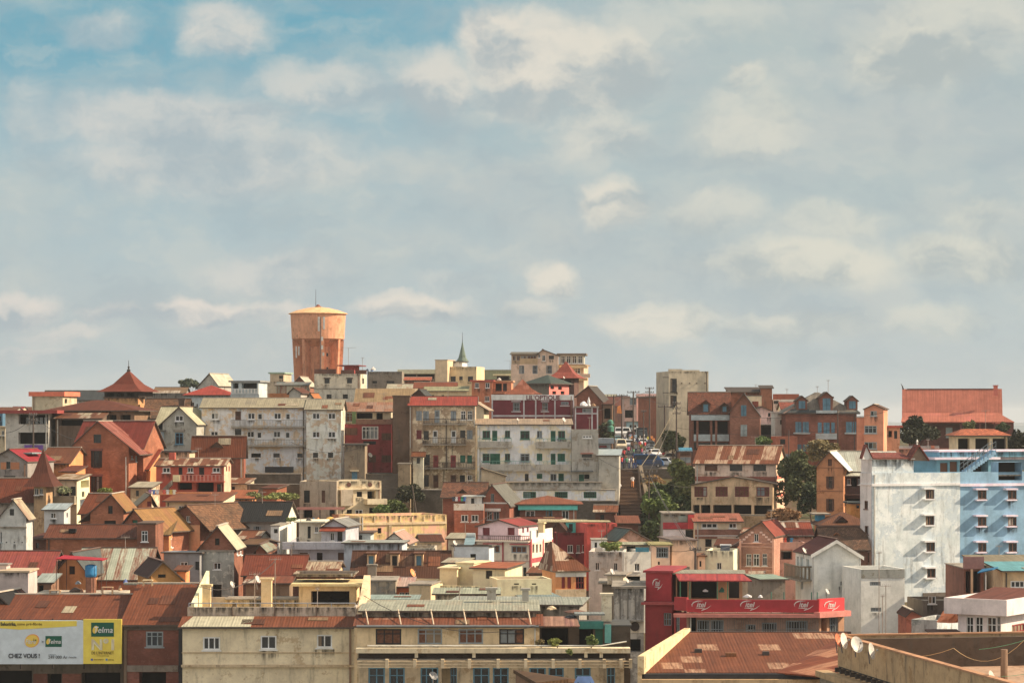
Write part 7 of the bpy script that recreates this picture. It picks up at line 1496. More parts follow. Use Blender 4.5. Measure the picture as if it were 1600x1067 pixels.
pole('pale pole leaning on stone wall under brown tenement', 652, 758, 806, 333, .1, 0, lean=-8)
pole('pole with wires before pale grey office block', 52, 646, 705, 340, .13, 2, aw=.5)
pole('grey pole in front of brick mansion balcony', 1309, 640, 715, 380, .1, 0)
pole('thin white pole beside orange low house', 1232.5, 672, 725, 370, .09, 0)
def cable(label, pts, r=.03, sag=0., group=None, mat=None, cat='cable'):
    P_ = [PX(*p) for p in pts]; q = []
    for a, b in zip(P_, P_[1:]):
        for i in range(10): f = i / 10; q.append(a.lerp(b, f) - Vector((0, 0, sag * 4 * f * (1 - f))))
    q.append(P_[-1]); m = MB(); m.tube(q, r, 4); tag(m.build('cable', mat or PT((60, 56, 54))), label, cat, group)
YC = PT((116, 104, 78))
cable('yellowish stay cable slanting from tower block to stair pole', [(1056, 634, 385), (1002, 728, 353)], .035, .5, mat=YC); cable('second yellowish stay cable beside the first', [(1056, 640, 385), (1020, 722, 366)], .035, .5, mat=YC)
for i, (a, b, l_) in enumerate([((971, 620, 469.5), (1015, 609, 479.5), 'upper wire between street poles before pink house'), ((989.5, 615, 454.5), (1057, 632, 385.5), 'wire from wide crossarm pole to tower block pole'), ((1014, 740, 329.5), (1086, 858, 257.7), 'long wire dropping from stairway pole to bracket pole'), ((1016, 745, 329.5), (1085, 862, 257.7), 'lower wire dropping from stairway pole to bracket pole'), ((1057, 636, 385.5), (1014, 738, 329.6), 'steep wire from tower block to stairway pole'), ((52, 650, 339.5), (9, 676, 345), 'wire from office block pole to photo edge'), ((1057, 640, 385.5), (1309, 645, 379.7), 'long sagging wire along brick houses'), ((1309, 646, 379.7), (1384, 643, 374), 'wire from mansion pole to orange tower house'), ((1309, 670, 379.7), (1057, 668, 385.5), 'lower sagging wire across brick house fronts')]):
    cable(l_, [a, b], .03, 1.0 if i in (6, 8) else .5)
for a, b, sg_, l_ in (((651, 760, 332.5), (560, 742, 344), .8, 'black wire from leaning pole to brown tower'), ((651, 762, 332.5), (745, 742, 349.5), .9, 'black wire from leaning pole to green windowed block'), ((1086.5, 857, 257.7), (1160, 842, 275), .6, 'wire from bracket pole to ornate brick house'), ((1086.5, 857, 257.7), (1010, 846, 264), .6, 'wire from bracket pole to pink narrow house'), ((52, 650, 339.7), (142, 690, 324), .8, 'wire from office block pole to big brick house'), ((1014, 738, 329.7), (936, 716, 349), .6, 'wire from stairway pole to sloped grey wall'), ((1014, 740, 329.7), (1082, 760, 334), .6, 'wire from stairway pole to loggia house'), ((454, 690, 353), (560, 700, 344), 1., 'wire drooping along white block to brown tower'), ((727, 818, 289.8), (770, 800, 301), .4, 'short wire by brick villa aerial'), ((430, 876, 206.5), (300, 912, 198), 1.2, 'wire from lattice aerial to side parapet'), ((568, 930, 193), (845, 975, 189), 1.5, 'long loose wire over the batten roof'), ((971, 622, 469.5), (906, 640, 381), 1., 'wire from banner pole to maroon wing')):
    cable(l_, [a, b], .028, sg_)
GN = PT((70, 150, 110)); cable('tan washing cord sagging over near roof terrace', [(1318, 988, 170), (1490, 1012, 158), (1600, 1000, 150)], .014, 1.0, mat=PT((170, 140, 90)), cat='cord'); cable('green washing line across near roof terrace', [(1530, 1014, 156), (1612, 996, 150)], .014, .1, mat=GN, cat='cord'); cable('lower green washing line on near roof terrace', [(1565, 1056, 146), (1612, 1050, 144)], .014, .05, mat=GN, cat='cord')
def dish(label, px, py, Y, r, az, el=25, col=(158, 154, 146), group='satellite dishes on roofs and walls', stand=.8):
    """az: where the bowl looks, degrees to the right of straight back at the viewer"""
    r = r if Y < 175 else r * .74
    c = PX(px, py, Y); e = empty('satellite_dish', c - Vector((0, 0, stand)), label, 'satellite dish', group)
    d = Vector((math.sin(R(az)) * math.cos(R(el)), -math.cos(R(az)) * math.cos(R(el)), math.sin(R(el)))); x = d.cross(Vector((0, 0, 1))).normalized(); y = x.cross(d)
    m = MB(); n = 18
    for k in range(5):
        q = k / 4 * r
        for i in range(n): a = 6.2832 * i / n; m.v.append(c + x * math.cos(a) * q + y * math.sin(a) * q * 1.08 + d * (q * q / r * .28))
    for k in range(4):
        for i in range(n): m.f.append((k * n + i, k * n + (i + 1) % n, (k + 1) * n + (i + 1) % n, (k + 1) * n + i)); m.mi.append(0)
    m.build('bowl', PT(col, .5), e, True); a = MB(); a.tube([c - y * r * .9 + d * .2 * r, c + d * r * .95], .02, 5); a.box(lambda u, v, w: c + d * r + Vector((u, v, w)), -.06, .06, -.06, .06, -.06, .06); a.build('feed_arm', PT((120, 116, 110)), e)
    s_ = MB(); s_.tube([c - Vector((0, 0, stand)), c - d * .1], .04, 5); s_.build('mount', PT((90, 84, 80)), e)
dish('grey white dish, first on the near terrace parapet corner', 1316, 1001, 168.5, .5, 58, 12, (176, 168, 156)); dish('round white dish facing us on near terrace parapet', 1337, 1007, 165.3, .5, 34, 18); dish('tilted white dish lowest along near terrace parapet', 1359, 1017, 162.6, .5, 62, 12)
dish('orange rusty dish at terrace parapet corner', 1308, 1001, 169.6, .45, 60, 20, (170, 90, 50)); dish('white dish standing on concrete shack roof', 531, 899, 212, .65, 72, 12); dish('orange dish beside red terrace deck', 644, 895, 237, .5, 60, 25, (206, 110, 40))
dish('white dish between cream terrace chimneys', 402, 905, 204, .4, 60, 25); dish('pale dish on roof rail near left chimney', 362, 913, 205, .35, 62, 25); dish('white dish on cream roof of green windowed block', 881, 656, 349, .42, 50, 30); dish('small dish on eave of green windowed block', 809, 655.5, 349, .28, 50, 30)
dish('small white dish on jumble of concrete rooms', 956, 893, 236, .38, 55, 30); dish('slim white dish on stained block roof', 980, 908, 232, .4, 66, 30); dish('dish fixed to blue white box corner', 710.5, 848, 255, .35, 45, 30); dish('grey dish in window recess of beamed balcony', 677, 1056, 189.6, .45, 30, 40, (120, 120, 118))
dish('white dish on maroon roof edge of gabled villa', 1256, 860, 254, .4, 60, 30); dish('pale dish on alley tenement wall', 578, 711, 359, .45, 40, 30, (170, 160, 146)); dish('dish on red terrace near white villa', 1292, 924, 226, .35, 60, 30); dish('dish at the corner of bottom terrace edge', 1548, 1062, 145, .5, 62, 20); dish('dish near green roof hip', 881, 590, 430, .28, 60, 30)
def aerial(label, px, y0, y1, Y, w=1.0, group='television aerials', dr=1):
    b, t_ = PX(px, y1, Y), PX(px, y0, Y); e = empty('television_aerial', b, label, 'aerial', group); m = MB(); m.tube([b, t_], .035, 5); m.build('mast', PT((120, 108, 98)), e)
    a = MB(); a.tube([t_ + Vector((-w / 2, 0, -.1)), t_ + Vector((w / 2, 0, -.05))], .02, 4)
    for i in range(6): x = -w / 2 + w * i / 5; a.tube([t_ + Vector((x, -.3 + .03 * i, -.1)), t_ + Vector((x, .3 - .03 * i, -.1))], .015, 4); a.tube([t_ + Vector((x, 0, -.1)), t_ + Vector((x, 0, .12))], .012, 4)
    a.build('antenna', PT((130, 120, 112)), e)
for a in (('tall aerial on skyline right of water tower', 544.5, 543, 572, 436, 2.4), ('thin aerial mast near dark red rooftop hut', 566.5, 559, 578, 436, .6), ('aerial beside pale pink apartment block', 797, 563, 580, 487, 2.0), ('tall rusty aerial mast on white vent annex', 1373.5, 862, 1000, 236, .5), ('thin mast with flat head beside rusty aerial mast', 1384, 914, 1005, 230, .9), ('leaning whip aerial between the masts', 1379, 930, 1000, 231, .3), ('aerial on brick mansion roof ridge', 1294, 594, 614, 403, .5), ('small aerial on mansion roof', 1277, 604, 614, 403, .4), ('aerial on brick banded house', 1229.5, 608, 616, 450, .5), ('aerial on wedge roof skyline', 1181, 601, 608, 450, .5), ('lattice aerial on yellow rooftop house', 430, 872, 945, 207, .9), ('aerial mast among terrace chimneys', 398, 895, 948, 205, .8), ('aerial on concrete shack', 496, 918, 966, 198, .3), ('thin aerial beside stove pipe of grey roof', 718, 918, 940, 203, .5), ('aerial over orange villa roof pole', 727, 815, 838, 290, .5), ('aerial at white corner house front', 978, 870, 896, 255, .3), ('aerial in front of ornate brick house', 1173.5, 875, 915, 262, .3), ('mast at brown fascia house roof', 1561, 852, 869, 250, .6), ('lamp post in front of maroon wing', 921, 652, 676, 378, .5), ('aerial on black roofed house', 410, 768, 786, 288, .8), ('aerial on tan gable house roof', 336, 772, 790, 286, .7), ('aerial over lavender terrace', 470, 800, 816, 276, .6), ('aerial on brick villa roof', 730, 735, 755, 306, .9), ('aerial on white corner terrace', 940, 828, 846, 270, .7), ('aerial on rust sheet house', 455, 850, 868, 254, .8), ('aerial on striped roof house', 196, 838, 857, 252, .8), ('aerial on red balcony house roof', 310, 700, 718, 328, .8), ('aerial on white block roof', 420, 608, 624, 358, 1.), ('aerial on green windowed block roof', 850, 640, 656, 352, 1.), ('aerial on red tenement roof', 600, 614, 631, 366, 1.), ('aerial on brown tenement roof', 700, 606, 621, 356, 1.), ('aerial on ornate house ridge', 1205, 796, 815, 282, .7), ('aerial on loggia house roof', 1180, 682, 698, 345, 1.), ('mast beside dark gable finial', 1450, 686, 740, 300, .4), ('twin aerial on hall skyline corner', 1540, 641, 672, 400, 1.2)):
    aerial(*a)
# ------------------------------------------------------------------ water tank, canopy and terrace clutter on the left roof
def gp(px, py, Y): return PX(px, py, Y)
tz = BBD.F(120, 928, 9)[1]
Yt = 209.5
t = empty('water_tank', PX(142, 927, Yt), 'blue plastic water tank on brown brick plinth', 'water tank'); s_ = Yt / FO; c = PX(142, 901, Yt)
m = MB(); m.lathe((c.x, c.y), [(.46, c.z), (.49, c.z + .3), (.47, c.z + .33), (.49, c.z + .6), (.47, c.z + .64), (.48, c.z + .9), (.3, c.z + 1.0), (.12, c.z + 1.04)], 20); m.build('tank', PT((10, 104, 150), .4, 1.3, .1), t, True)
m = MB(); m.lathe((c.x, c.y), [(.44, PX(0, 930, Yt).z), (.42, c.z - .003)], 14); m.build('plinth', BR((140, 84, 56)), t)
t = empty('red_canopy', PX(127, 930, 211), 'crimson sheet canopy on thin posts over roof terrace', 'canopy'); m = MB(); p = [PX(87, 873.5, 209), PX(160, 876, 209), PX(168, 873, 213), PX(100, 868, 213)]; m.hexa(p + [x + Vector((0, 0, .07)) for x in p]); m.build('sheet', SH((180, 24, 50), None, .1, 1., d=.1, k=1.), t)
for x, y in ((88, 209.2), (104, 212.6), (158, 209.2), (166, 212.8)): m = MB(); p = PX(x, 875 if y < 211 else 871, y); m.tube([p, Vector((p.x, p.y, PX(0, 930, y).z))], .03, 5); m.build('post', DARKW, t)
def table(label, px, py, Y, w, h, mat, cat='table'):
    c = PX(px, py, Y); e = empty('work_table' if cat == 'table' else 'trestle', c, label, cat); m = MB(); f = lambda u, v, z: c + Vector((u, v, z)); m.box(f, -w / 2, w / 2, -.3, .3, h - .06, h); m.build('top', mat, e)
    for a in (-1, 1):
        for b in (-1, 1): m = MB(); m.box(f, a * (w / 2 - .05) - .03, a * (w / 2 - .05) + .03, b * .24 - .03, b * .24 + .03, 0, h - .062); m.build('leg', mat, e)
WD = PT((150, 120, 86))
table('low wooden trestle in front of blue tank terrace', 86, 928, 208.5, .9, .35, WD); table('wooden trestle beside blue tank plinth', 168, 928, 208.2, .9, .6, WD); table('pale board table near yellow gable', 231, 915, 207, .8, .5, PT((170, 150, 110)))
for i, (x, y, w_, h_, c_, l_) in enumerate([(118, 924, 20, 7, (70, 58, 50), 'dark scrap heap under red canopy'), (122, 912, 9, 5, (110, 120, 126), 'grey drum lying on scrap heap'), (188, 922, 6, 8, (140, 110, 80), 'brown crate beside trestle'), (196, 912, 7, 8, (60, 76, 120), 'blue bundle near rust gable'), (128, 925, 6, 6, (120, 84, 60), 'brown bucket by tank plinth')]):
    rg = random.Random(i); c = PX(x, y, 210); m = MB(); a = w_ * .052 / 2; b = h_ * .052
    for j in range(5):
        f = j / 4
        for k in range(10): q = 6.283 * k / 10; r_ = (1 - f ** 2.2 * .85) * (1 + .2 * rg.uniform(-1, 1)); m.v.append(c + Vector((math.cos(q) * a * r_, math.sin(q) * .4 * r_, f * b)))
    for j in range(4):
        for k in range(10): m.f.append((j * 10 + k, j * 10 + (k + 1) % 10, (j + 1) * 10 + (k + 1) % 10, (j + 1) * 10 + k)); m.mi.append(0)
    m.f.append(tuple(40 + k for k in range(10))); m.mi.append(0); tag(m.build('scrap_bundle', PT(c_)), l_, 'bundle')
# bucket man on the terrace and other people come from one template
def skin_person(pose):
    bm = bmesh.new(); lay = bm.verts.layers.skin.verify()
    V = {}
    def v(k, p, r, root=False):
        q = bm.verts.new(p); q[lay].radius = (r, r * .8); q[lay].use_root = root; V[k] = q
    v('pel', (0, 0, .95), .15, True); v('waist', (0, 0, 1.1), .13); v('chest', (0, -.01, 1.32), .165); v('neck', (0, -.02, 1.5), .06); v('hd0', (0, -.03, 1.58), .085); v('hd1', (0, -.03, 1.70), .09)
    sw = .22 if pose == 'walk' else .04
    for s, n in ((-1, 'l'), (1, 'r')):
        f = s * sw
        v('sh' + n, (s * .2, 0, 1.42), .07); v('el' + n, (s * .26, f * .6, 1.14), .05); v('wr' + n, (s * .27, f * 1.1 - .06, .9), .036); v('ha' + n, (s * .27, f * 1.2 - .08, .81), .042)
        v('hp' + n, (s * .1, 0, .88), .11); v('kn' + n, (s * .11, -f * .8 - .02, .5), .075); v('an' + n, (s * .11, -f * 1.4 + .02, .09), .048); v('to' + n, (s * .12, -f * 1.4 - .14, .035), .04)
    if pose == 'carry':
        for n, s in (('l', -1), ('r', 1)): V['el' + n].co = (s * .27, -.1, 1.2); V['wr' + n].co = (s * .14, -.32, 1.2); V['ha' + n].co = (s * .08, -.36, 1.22)
    E = [('pel', 'waist'), ('waist', 'chest'), ('chest', 'neck'), ('neck', 'hd0'), ('hd0', 'hd1')]
    for n in 'lr': E += [('chest', 'sh' + n), ('sh' + n, 'el' + n), ('el' + n, 'wr' + n), ('wr' + n, 'ha' + n), ('pel', 'hp' + n), ('hp' + n, 'kn' + n), ('kn' + n, 'an' + n), ('an' + n, 'to' + n)]
    for a, b in E: bm.edges.new((V[a], V[b]))
    me = bpy.data.meshes.new('person'); bm.to_mesh(me); bm.free(); o = bpy.data.objects.new('person', me); COL.objects.link(o)
    o.modifiers.new('s', 'SKIN'); sd = o.modifiers.new('d', 'SUBSURF'); sd.levels = 1; sd.render_levels = 1
    dg = bpy.context.evaluated_depsgraph_get(); m2 = bpy.data.meshes.new_from_object(o.evaluated_get(dg)); bpy.data.objects.remove(o)
    for _ in range(4): m2.materials.append(None)
    for p in m2.polygons:
        c = p.center; p.use_smooth = True
        p.material_index = 3 if (c.z > 1.69 or (c.z > 1.56 and c.y > .0)) else 0 if (c.z > 1.47 or (abs(c.x) > .23 and c.z < 1.16) or c.z < .1) else 1 if c.z > .93 or abs(c.x) > .2 else 2
    return m2
PM = [skin_person('walk'), skin_person('stand'), skin_person('carry')]
SK = PT((96, 64, 48), .7, 1.1); HR = PT((30, 26, 24), .8, 1.)
CLN = {'white': (196, 192, 186), 'red': (176, 40, 44), 'dark blue': (44, 56, 96), 'black': (36, 36, 40), 'orange': (206, 110, 40), 'pale blue': (130, 156, 180), 'grey': (120, 118, 116), 'yellow': (190, 180, 50), 'pink': (190, 70, 96), 'green': (60, 110, 80), 'brown': (104, 76, 58), 'beige': (176, 156, 124)}
def person(label, px, py, Y, top, legs, pose, rz, group='people in the market street'):
    o = bpy.data.objects.new('person', PM[pose]); COL.objects.link(o); c = PX(px, py, Y); o.location = c; o.rotation_euler = (0, 0, R(rz))
    for i, m in enumerate((SK, PT(CLN[top], .8), PT(CLN[legs], .8), HR)): o.material_slots[i].link = 'OBJECT'; o.material_slots[i].material = m
    tag(o, label, 'person', group); return o
def sy(py): return 14.57 / ((py - HY) / FO + .019)      # depth of a street point seen at that row
rg = random.Random(5)
crowd = [(968, 732, 'white', 'black', 'near the grey wall at stair head'), (971.5, 731, 'red', 'dark blue', 'second from grey wall at stair head'), (975, 732, 'dark blue', 'black', 'at stair head beside the one in red'), (979, 731.5, 'green', 'black', 'at stair head mid group'), (983, 733, 'white', 'dark blue', 'carrying a bag at stair head'), (986, 731, 'dark blue', 'grey', 'at stair head beside the bag carrier'), (989.5, 732, 'beige', 'dark blue', 'at stair head near leaning pole'), (993, 732.5, 'black', 'dark blue', 'at stair head against leaning pole'), (977, 727, 'brown', 'black', 'behind stair head group'), (991, 727, 'orange', 'black', 'behind the group close to blue minibus'),
 (975, 718, 'red', 'black', 'walking below parked white car'), (1003, 715, 'pink', 'dark blue', 'crossing beside blue minibus tail'), (1000, 703, 'red', 'black', 'mid street before white car'), (997, 700, 'dark blue', 'grey', 'mid street beside the one in red'), (991, 697, 'white', 'black', 'mid street left lane edge'), (988, 693, 'orange', 'dark blue', 'in the crowd near beige van'), (985, 690, 'pale blue', 'black', 'in the crowd beside orange shirt'), (993, 691, 'pale blue', 'dark blue', 'in the crowd centre'), (981, 686, 'black', 'black', 'far side of crowd near vans'), (976, 690, 'white', 'dark blue', 'between teal car and crowd'), (978, 697, 'white', 'black', 'walking beside beige van'), (1012, 694, 'yellow', 'dark blue', 'in yellow vest by dark car'), (1018, 693, 'orange', 'black', 'in orange vest by dark car'), (1021, 697, 'orange', 'dark blue', 'standing at street edge past dark car'), (1010, 710, 'grey', 'black', 'walking behind grey car'), (1014, 706, 'white', 'grey', 'between grey car and taxi'), (1006, 719, 'white', 'dark blue', 'close behind blue minibus'), (987, 704, 'brown', 'black', 'alone on open asphalt'), (1037, 722, 'red', 'black', 'beside parked cars at street edge'), (1050, 722, 'white', 'black', 'at kerb beyond parked cars'), (1054, 721, 'beige', 'brown', 'at kerb near blue awning kiosk'), (1060, 722, 'orange', 'white', 'in front of blue awning kiosk'), (1066, 722, 'beige', 'grey', 'at far end of kerb by kiosk')]
for i, (x, y, a, b, w_) in enumerate(crowd):
    Y = min(sy(y), 560); Y = max(Y, 373)
    z = zs(Y); o = person(f'person in {a} top and {b} trousers {w_}', x, y, Y, a, b, (1 if i < 10 else 0), rg.choice((0, 180, 20, 160, 90, -90))); o.location.z = z + .005; o.location.x = (x - HX) / FO * Y
for x, Y, a, b, w_ in ((988.5, 358.5, 'white', 'orange', 'climbing the middle of the stairway'), (967.5, 354.5, 'white', 'black', 'carrying a bundle beside stairway wall')):
    i = int((Y - 343) / ((370.4 - 343) / 34)); o = person(f'person in {a} top {w_}', x, 750, Y, a, b, 2 if b == 'black' else 0, 180 if b == 'orange' else 0, 'people on the stairway'); o.location = Vector(((x - HX) / FO * Y, Y, -13.2 + 5.7 * (i + 1) / 34 + .01))
# ------------------------------------------------------------------ cars
def car_template(kind):
    """nose towards -Y; returns an empty with body, cabin glass, wheels and lamps"""
    L, W, hb, hr = {'car': (4.1, 1.65, .85, 1.42), 'van': (4.6, 1.75, 1.15, 2.0), 'truck': (6.2, 2.1, 1.3, 2.6)}[kind]
    prof = {'car': [(-L / 2, .3), (-L / 2, .62), (-L / 2 + .15, .74), (-.75, .88), (-.25, 1.4), (1.0, 1.43), (1.65, .95), (L / 2 - .05, .88), (L / 2, .4)],
            'van': [(-L / 2, .35), (-L / 2, .8), (-L / 2 + .3, 1.1), (-1.35, 1.95), (2.1, 2.0), (L / 2, 1.2), (L / 2, .4)],
            'truck': [(-L / 2, .4), (-L / 2, 1.2), (-L / 2 + .15, 1.3), (-L / 2 + .4, 2.2), (-L / 2 + 1.7, 2.25), (-L / 2 + 1.75, 1.0), (L / 2, 1.0), (L / 2, .5)]}[kind]
    e = empty('parked_car' if kind != 'truck' else 'delivery_truck', (0, 0, 0))
    m = MB(); n = len(prof)
    for s in (-1, 1):
        for y, z in prof: m.v.append(Vector((s * (W / 2 - (max(0, z - hb) * .22)), y, z)))
    m.f += [tuple(range(n - 1, -1, -1)), tuple(range(n, 2 * n))] + [(i, (i + 1) % n, (i + 1) % n + n, i + n) for i in range(n)]; m.mi += [0] * (n + 2)
    body = m.build('body', PT((190, 190, 190), .35), e)
    bv = body.modifiers.new('soft', 'BEVEL'); bv.width = .06; bv.segments = 2
    m = MB()
    if kind != 'truck':
        z0, z1 = hb + .06, hr - .1; a, b = (-.52, .95) if kind == 'car' else (-1.5, 1.9)
        for s in (-1, 1):
            f = lambda y, z: Vector((s * (W / 2 - (z - hb) * .22 + .012), y, z)); m.poly([f(a, z0), f(b + .35, z0), f(b, z1), f(a + .25, z1)])
        i = 3 if kind == 'car' else 2; j = 5 if kind == 'car' else 4
        for (y0, q0), (y1, q1), o_ in ((prof[i], prof[i + 1], -.015), (prof[j + 1], prof[j], .015)):
            w0, w1 = W / 2 - max(0, q0 - hb) * .22 - .1, W / 2 - max(0, q1 - hb) * .22 - .12; p0, p1 = (y0 + (y1 - y0) * .1, q0 + (q1 - q0) * .12), (y0 + (y1 - y0) * .88, q0 + (q1 - q0) * .88)
            m.poly([Vector((-w0, p0[0] + o_, p0[1] + .01)), Vector((w0, p0[0] + o_, p0[1] + .01)), Vector((w1, p1[0] + o_, p1[1] + .01)), Vector((-w1, p1[0] + o_, p1[1] + .01))])
    else:
        y0 = -L / 2 + .22; m.poly([Vector((-.9, y0, 1.4)), Vector((.9, y0, 1.4)), Vector((.85, y0 + .2, 2.1)), Vector((-.85, y0 + .2, 2.1))])
    m.build('windows', GLASS(), e)
    if kind == 'truck':
        m = MB(); m.box(ident, -W / 2, W / 2, -L / 2 + 1.9, L / 2, 1.02, 2.7); cg = m.build('cargo_box', PT((30, 90, 150), .5), e)
    for s in (-1, 1):
        for y in (-L / 2 + .8, L / 2 - .8):
            m = MB(); m.tube([(s * (W / 2 - .2), y, .31), (s * (W / 2 + .01), y, .31)], .31, 14); wo = m.build('wheel', PT((26, 26, 27), .9, 1.), e); m = MB(); m.tube([(s * (W / 2 + .012), y, .31), (s * (W / 2 + .03), y, .31)], .17, 10); m.build('rim', PT((140, 140, 140), .4), wo)
        m = MB(); m.box(ident, s * W * .36 - .16, s * W * .36 + .16, -L / 2 - .03, -L / 2 + .03, .56, .7); m.build('headlight', PT((200, 200, 196), .3, 1.3), e)
        m = MB(); m.box(ident, s * W * .38 - .13, s * W * .38 + .13, L / 2 - .03, L / 2 + .03, .62, .78); m.build('tail_light', PT((140, 20, 20), .3), e)
    return e
TPL = {k: car_template(k) for k in ('car', 'van', 'truck')}; used = set()
def vehicle(kind, label, cat, px, py, col, rz=0, Y=None):
    Y = Y or sy(py); e = TPL[kind] if kind not in used else copy_tree(TPL[kind]); used.add(kind)
    e.location = Vector(((px - HX) / FO * Y, Y, zs(Y) + .01)); e.rotation_euler = (0, 0, R(rz)); tag(e, label, cat, 'vehicles in the market street'); e.name = {'car': 'parked_car', 'van': 'minibus', 'truck': 'delivery_truck'}[kind]
    for ch in e.children:
        if ch.name.startswith('body') or (ch.name.startswith('cargo')): ch.material_slots[0].link = 'OBJECT'; ch.material_slots[0].material = PT(col, .3)
vehicle('car', 'teal car at the crowded street edge facing down', 'car', 966.5, 692, (80, 120, 130), 0); vehicle('van', 'beige van in front of teal car', 'van', 970.5, 703, (176, 164, 136), 0)
vehicle('car', 'white car at street edge half hidden by grey wall', 'car', 962, 716, (200, 200, 196), 0); vehicle('car', 'white car driving down mid street', 'car', 1004.5, 697, (206, 206, 202), 4)
vehicle('car', 'dark car parked under trees by vest wearers', 'car', 1016, 701, (40, 42, 46), 0); vehicle('car', 'grey car behind white roofed taxi', 'car', 1016, 711, (104, 110, 116), 0); vehicle('car', 'white roofed taxi nearest the blue minibus', 'car', 1023, 715, (196, 196, 190), 10)
vehicle('van', 'white minibus first of far row', 'van', 966.5, 682, (196, 196, 192), 0); vehicle('van', 'white minibus second of far row', 'van', 978, 682, (190, 186, 180), 0); vehicle('van', 'grey minibus at end of far row', 'van', 992.5, 684, (140, 140, 136), 0); vehicle('truck', 'dark canvas truck in the far street', 'truck', 1003, 689, (44, 50, 54), 0)
vehicle('van', 'blue minibus parked across the stair head', 'van', 1013, 730, (20, 66, 110), 84, 377); vehicle('car', 'pale hatchback parked beside kerb trees', 'car', 1042, 724, (150, 156, 160), 70, 379.5)
for k_, l_, x_, y_, c_, r_ in (('car', 'dark red car behind the white minibuses', 986, 684.5, (120, 36, 36), 0), ('car', 'silver car between beige van and white car', 983, 699, (150, 152, 154), 0), ('car', 'black car close to far tree', 1011, 684, (36, 38, 42), 0), ('van', 'cream minibus last on the far bend', 1000, 681.5, (190, 182, 160), 0), ('car', 'pale gold car parked past the pale hatchback', 1052, 722, (160, 150, 124), 80)):
    vehicle(k_, l_, 'car' if k_ == 'car' else 'van', x_, y_, c_, r_, min(sy(y_), 585))
for i, (x, y, a, b, w_) in enumerate([(982, 712, 'pink', 'black', 'walking uphill past white car'), (994, 709, 'white', 'dark blue', 'walking uphill near silver car'), (1002, 708, 'yellow', 'black', 'stepping round white car'), (1008, 704, 'red', 'grey', 'beside dark parked car'), (990, 716, 'green', 'dark blue', 'in front of open asphalt'), (1000, 693, 'grey', 'black', 'at far end of white car'), (984, 695, 'beige', 'grey', 'next to silver car'), (1006, 690, 'white', 'grey', 'by canvas truck')]):
    Y = sy(y); o = person(f'person in {a} top and {b} trousers {w_}', x, y, Y, a, b, i % 2, 180 * (i % 3 == 0) + 15 * i); o.location.z = zs(Y) + .005
# banner and tree of orange light, sunlit flag
m = MB(); p = PX(967.5, 640, 468); m.hexa([p + Vector((-.45, 0, -.6)), p + Vector((.5, .1, -.7)), p + Vector((.5, .14, -.7)), p + Vector((-.45, .04, -.6)), p + Vector((-.3, 0, .6)), p + Vector((.25, .1, .8)), p + Vector((.25, .14, .8)), p + Vector((-.3, .04, .6))]); tag(m.build('banner', PT((226, 120, 30), .7, 1.3)), 'small orange banner hanging beside street pole', 'banner')
m = MB(); c = PX(953.5, 668, 388); m.lathe((c.x, c.y), [(.55, c.z - .6), (.55, c.z + .1), (.35, c.z + .3), (.3, c.z + .5), (.5, c.z + .55), (.45, c.z + 1.0), (.2, c.z + 1.2)], 14); tag(m.build('plastic_tank', PT((52, 104, 86), .5)), 'green plastic tank standing above street shed', 'tank')
# ------------------------------------------------------------------ washing
def garment(label, px, py, Y, w, h, col, group, rz=0):
    c = PX(px, py, Y); f = lambda u, v, z: c + Vector((u * math.cos(rz) - v * math.sin(rz), u * math.sin(rz) + v * math.cos(rz), z)); m = MB(); a, b = w / 2, h
    out = [(-a, 0), (a, 0), (a * 1.5, -b * .3), (a * 1.2, -b * .38), (a * .85, -b * .26), (a * .9, -b), (-a * .9, -b), (-a * .85, -b * .26), (-a * 1.2, -b * .38), (-a * 1.5, -b * .3)]
    n = len(out); m.idx([f(u, -.02, z) for u, z in out] + [f(u, .02, z) for u, z in out], [tuple(range(n)), tuple(range(2 * n - 1, n - 1, -1))] + [(i, (i + 1) % n, (i + 1) % n + n, i + n) for i in range(n)]); tag(m.build('garment', PT(col, .85, 1.3)), label, 'garment', group)
cable('washing line beside red balcony house', [(231, 764, 308), (276, 765, 308)], .02, .1, cat='washing line'); cable('washing line on pinkish terrace', [(1211, 839, 281), (1240, 840, 281)], .02, .1, cat='washing line')
for i, (x, c_, l_) in enumerate([(235, (150, 110, 160), 'lilac'), (240.5, (90, 120, 180), 'blue'), (246, (190, 190, 196), 'white'), (251, (196, 120, 90), 'peach'), (256.5, (206, 80, 60), 'red'), (262, (200, 196, 190), 'cream white'), (267, (214, 170, 60), 'yellow'), (272, (206, 200, 170), 'large ivory')]): garment(f'{l_} garment on washing line by red balcony house', x, 764.8, 307.9, .36, .55, c_, 'washing by the red balcony house')
for x, c_, l_ in ((1213, (190, 190, 190), 'pale'), (1217.5, (60, 64, 76), 'dark'), (1222.5, (110, 150, 200), 'light blue'), (1227, (206, 80, 56), 'red orange'), (1231.5, (50, 54, 60), 'charcoal'), (1236.5, (50, 130, 170), 'turquoise')): garment(f'{l_} garment on the pinkish terrace line', x, 840, 280.9, .34, .5, c_, 'washing on the pinkish terrace')
for x, c_, l_ in ((709, (60, 70, 84), 'dark'), (713, (200, 200, 200), 'white'), (718, (150, 60, 70), 'red'), (722, (60, 150, 110), 'green'), (725.5, (60, 110, 180), 'bright blue')): garment(f'{l_} garment drying on the brick villa terrace', x, 776, 299.5, .36, .5, c_, 'washing on the brick villa terrace')
garment('pale blue cloth hung near the dark roof corner below', 913, 1056, 150, .8, 1.2, (110, 140, 190), None)
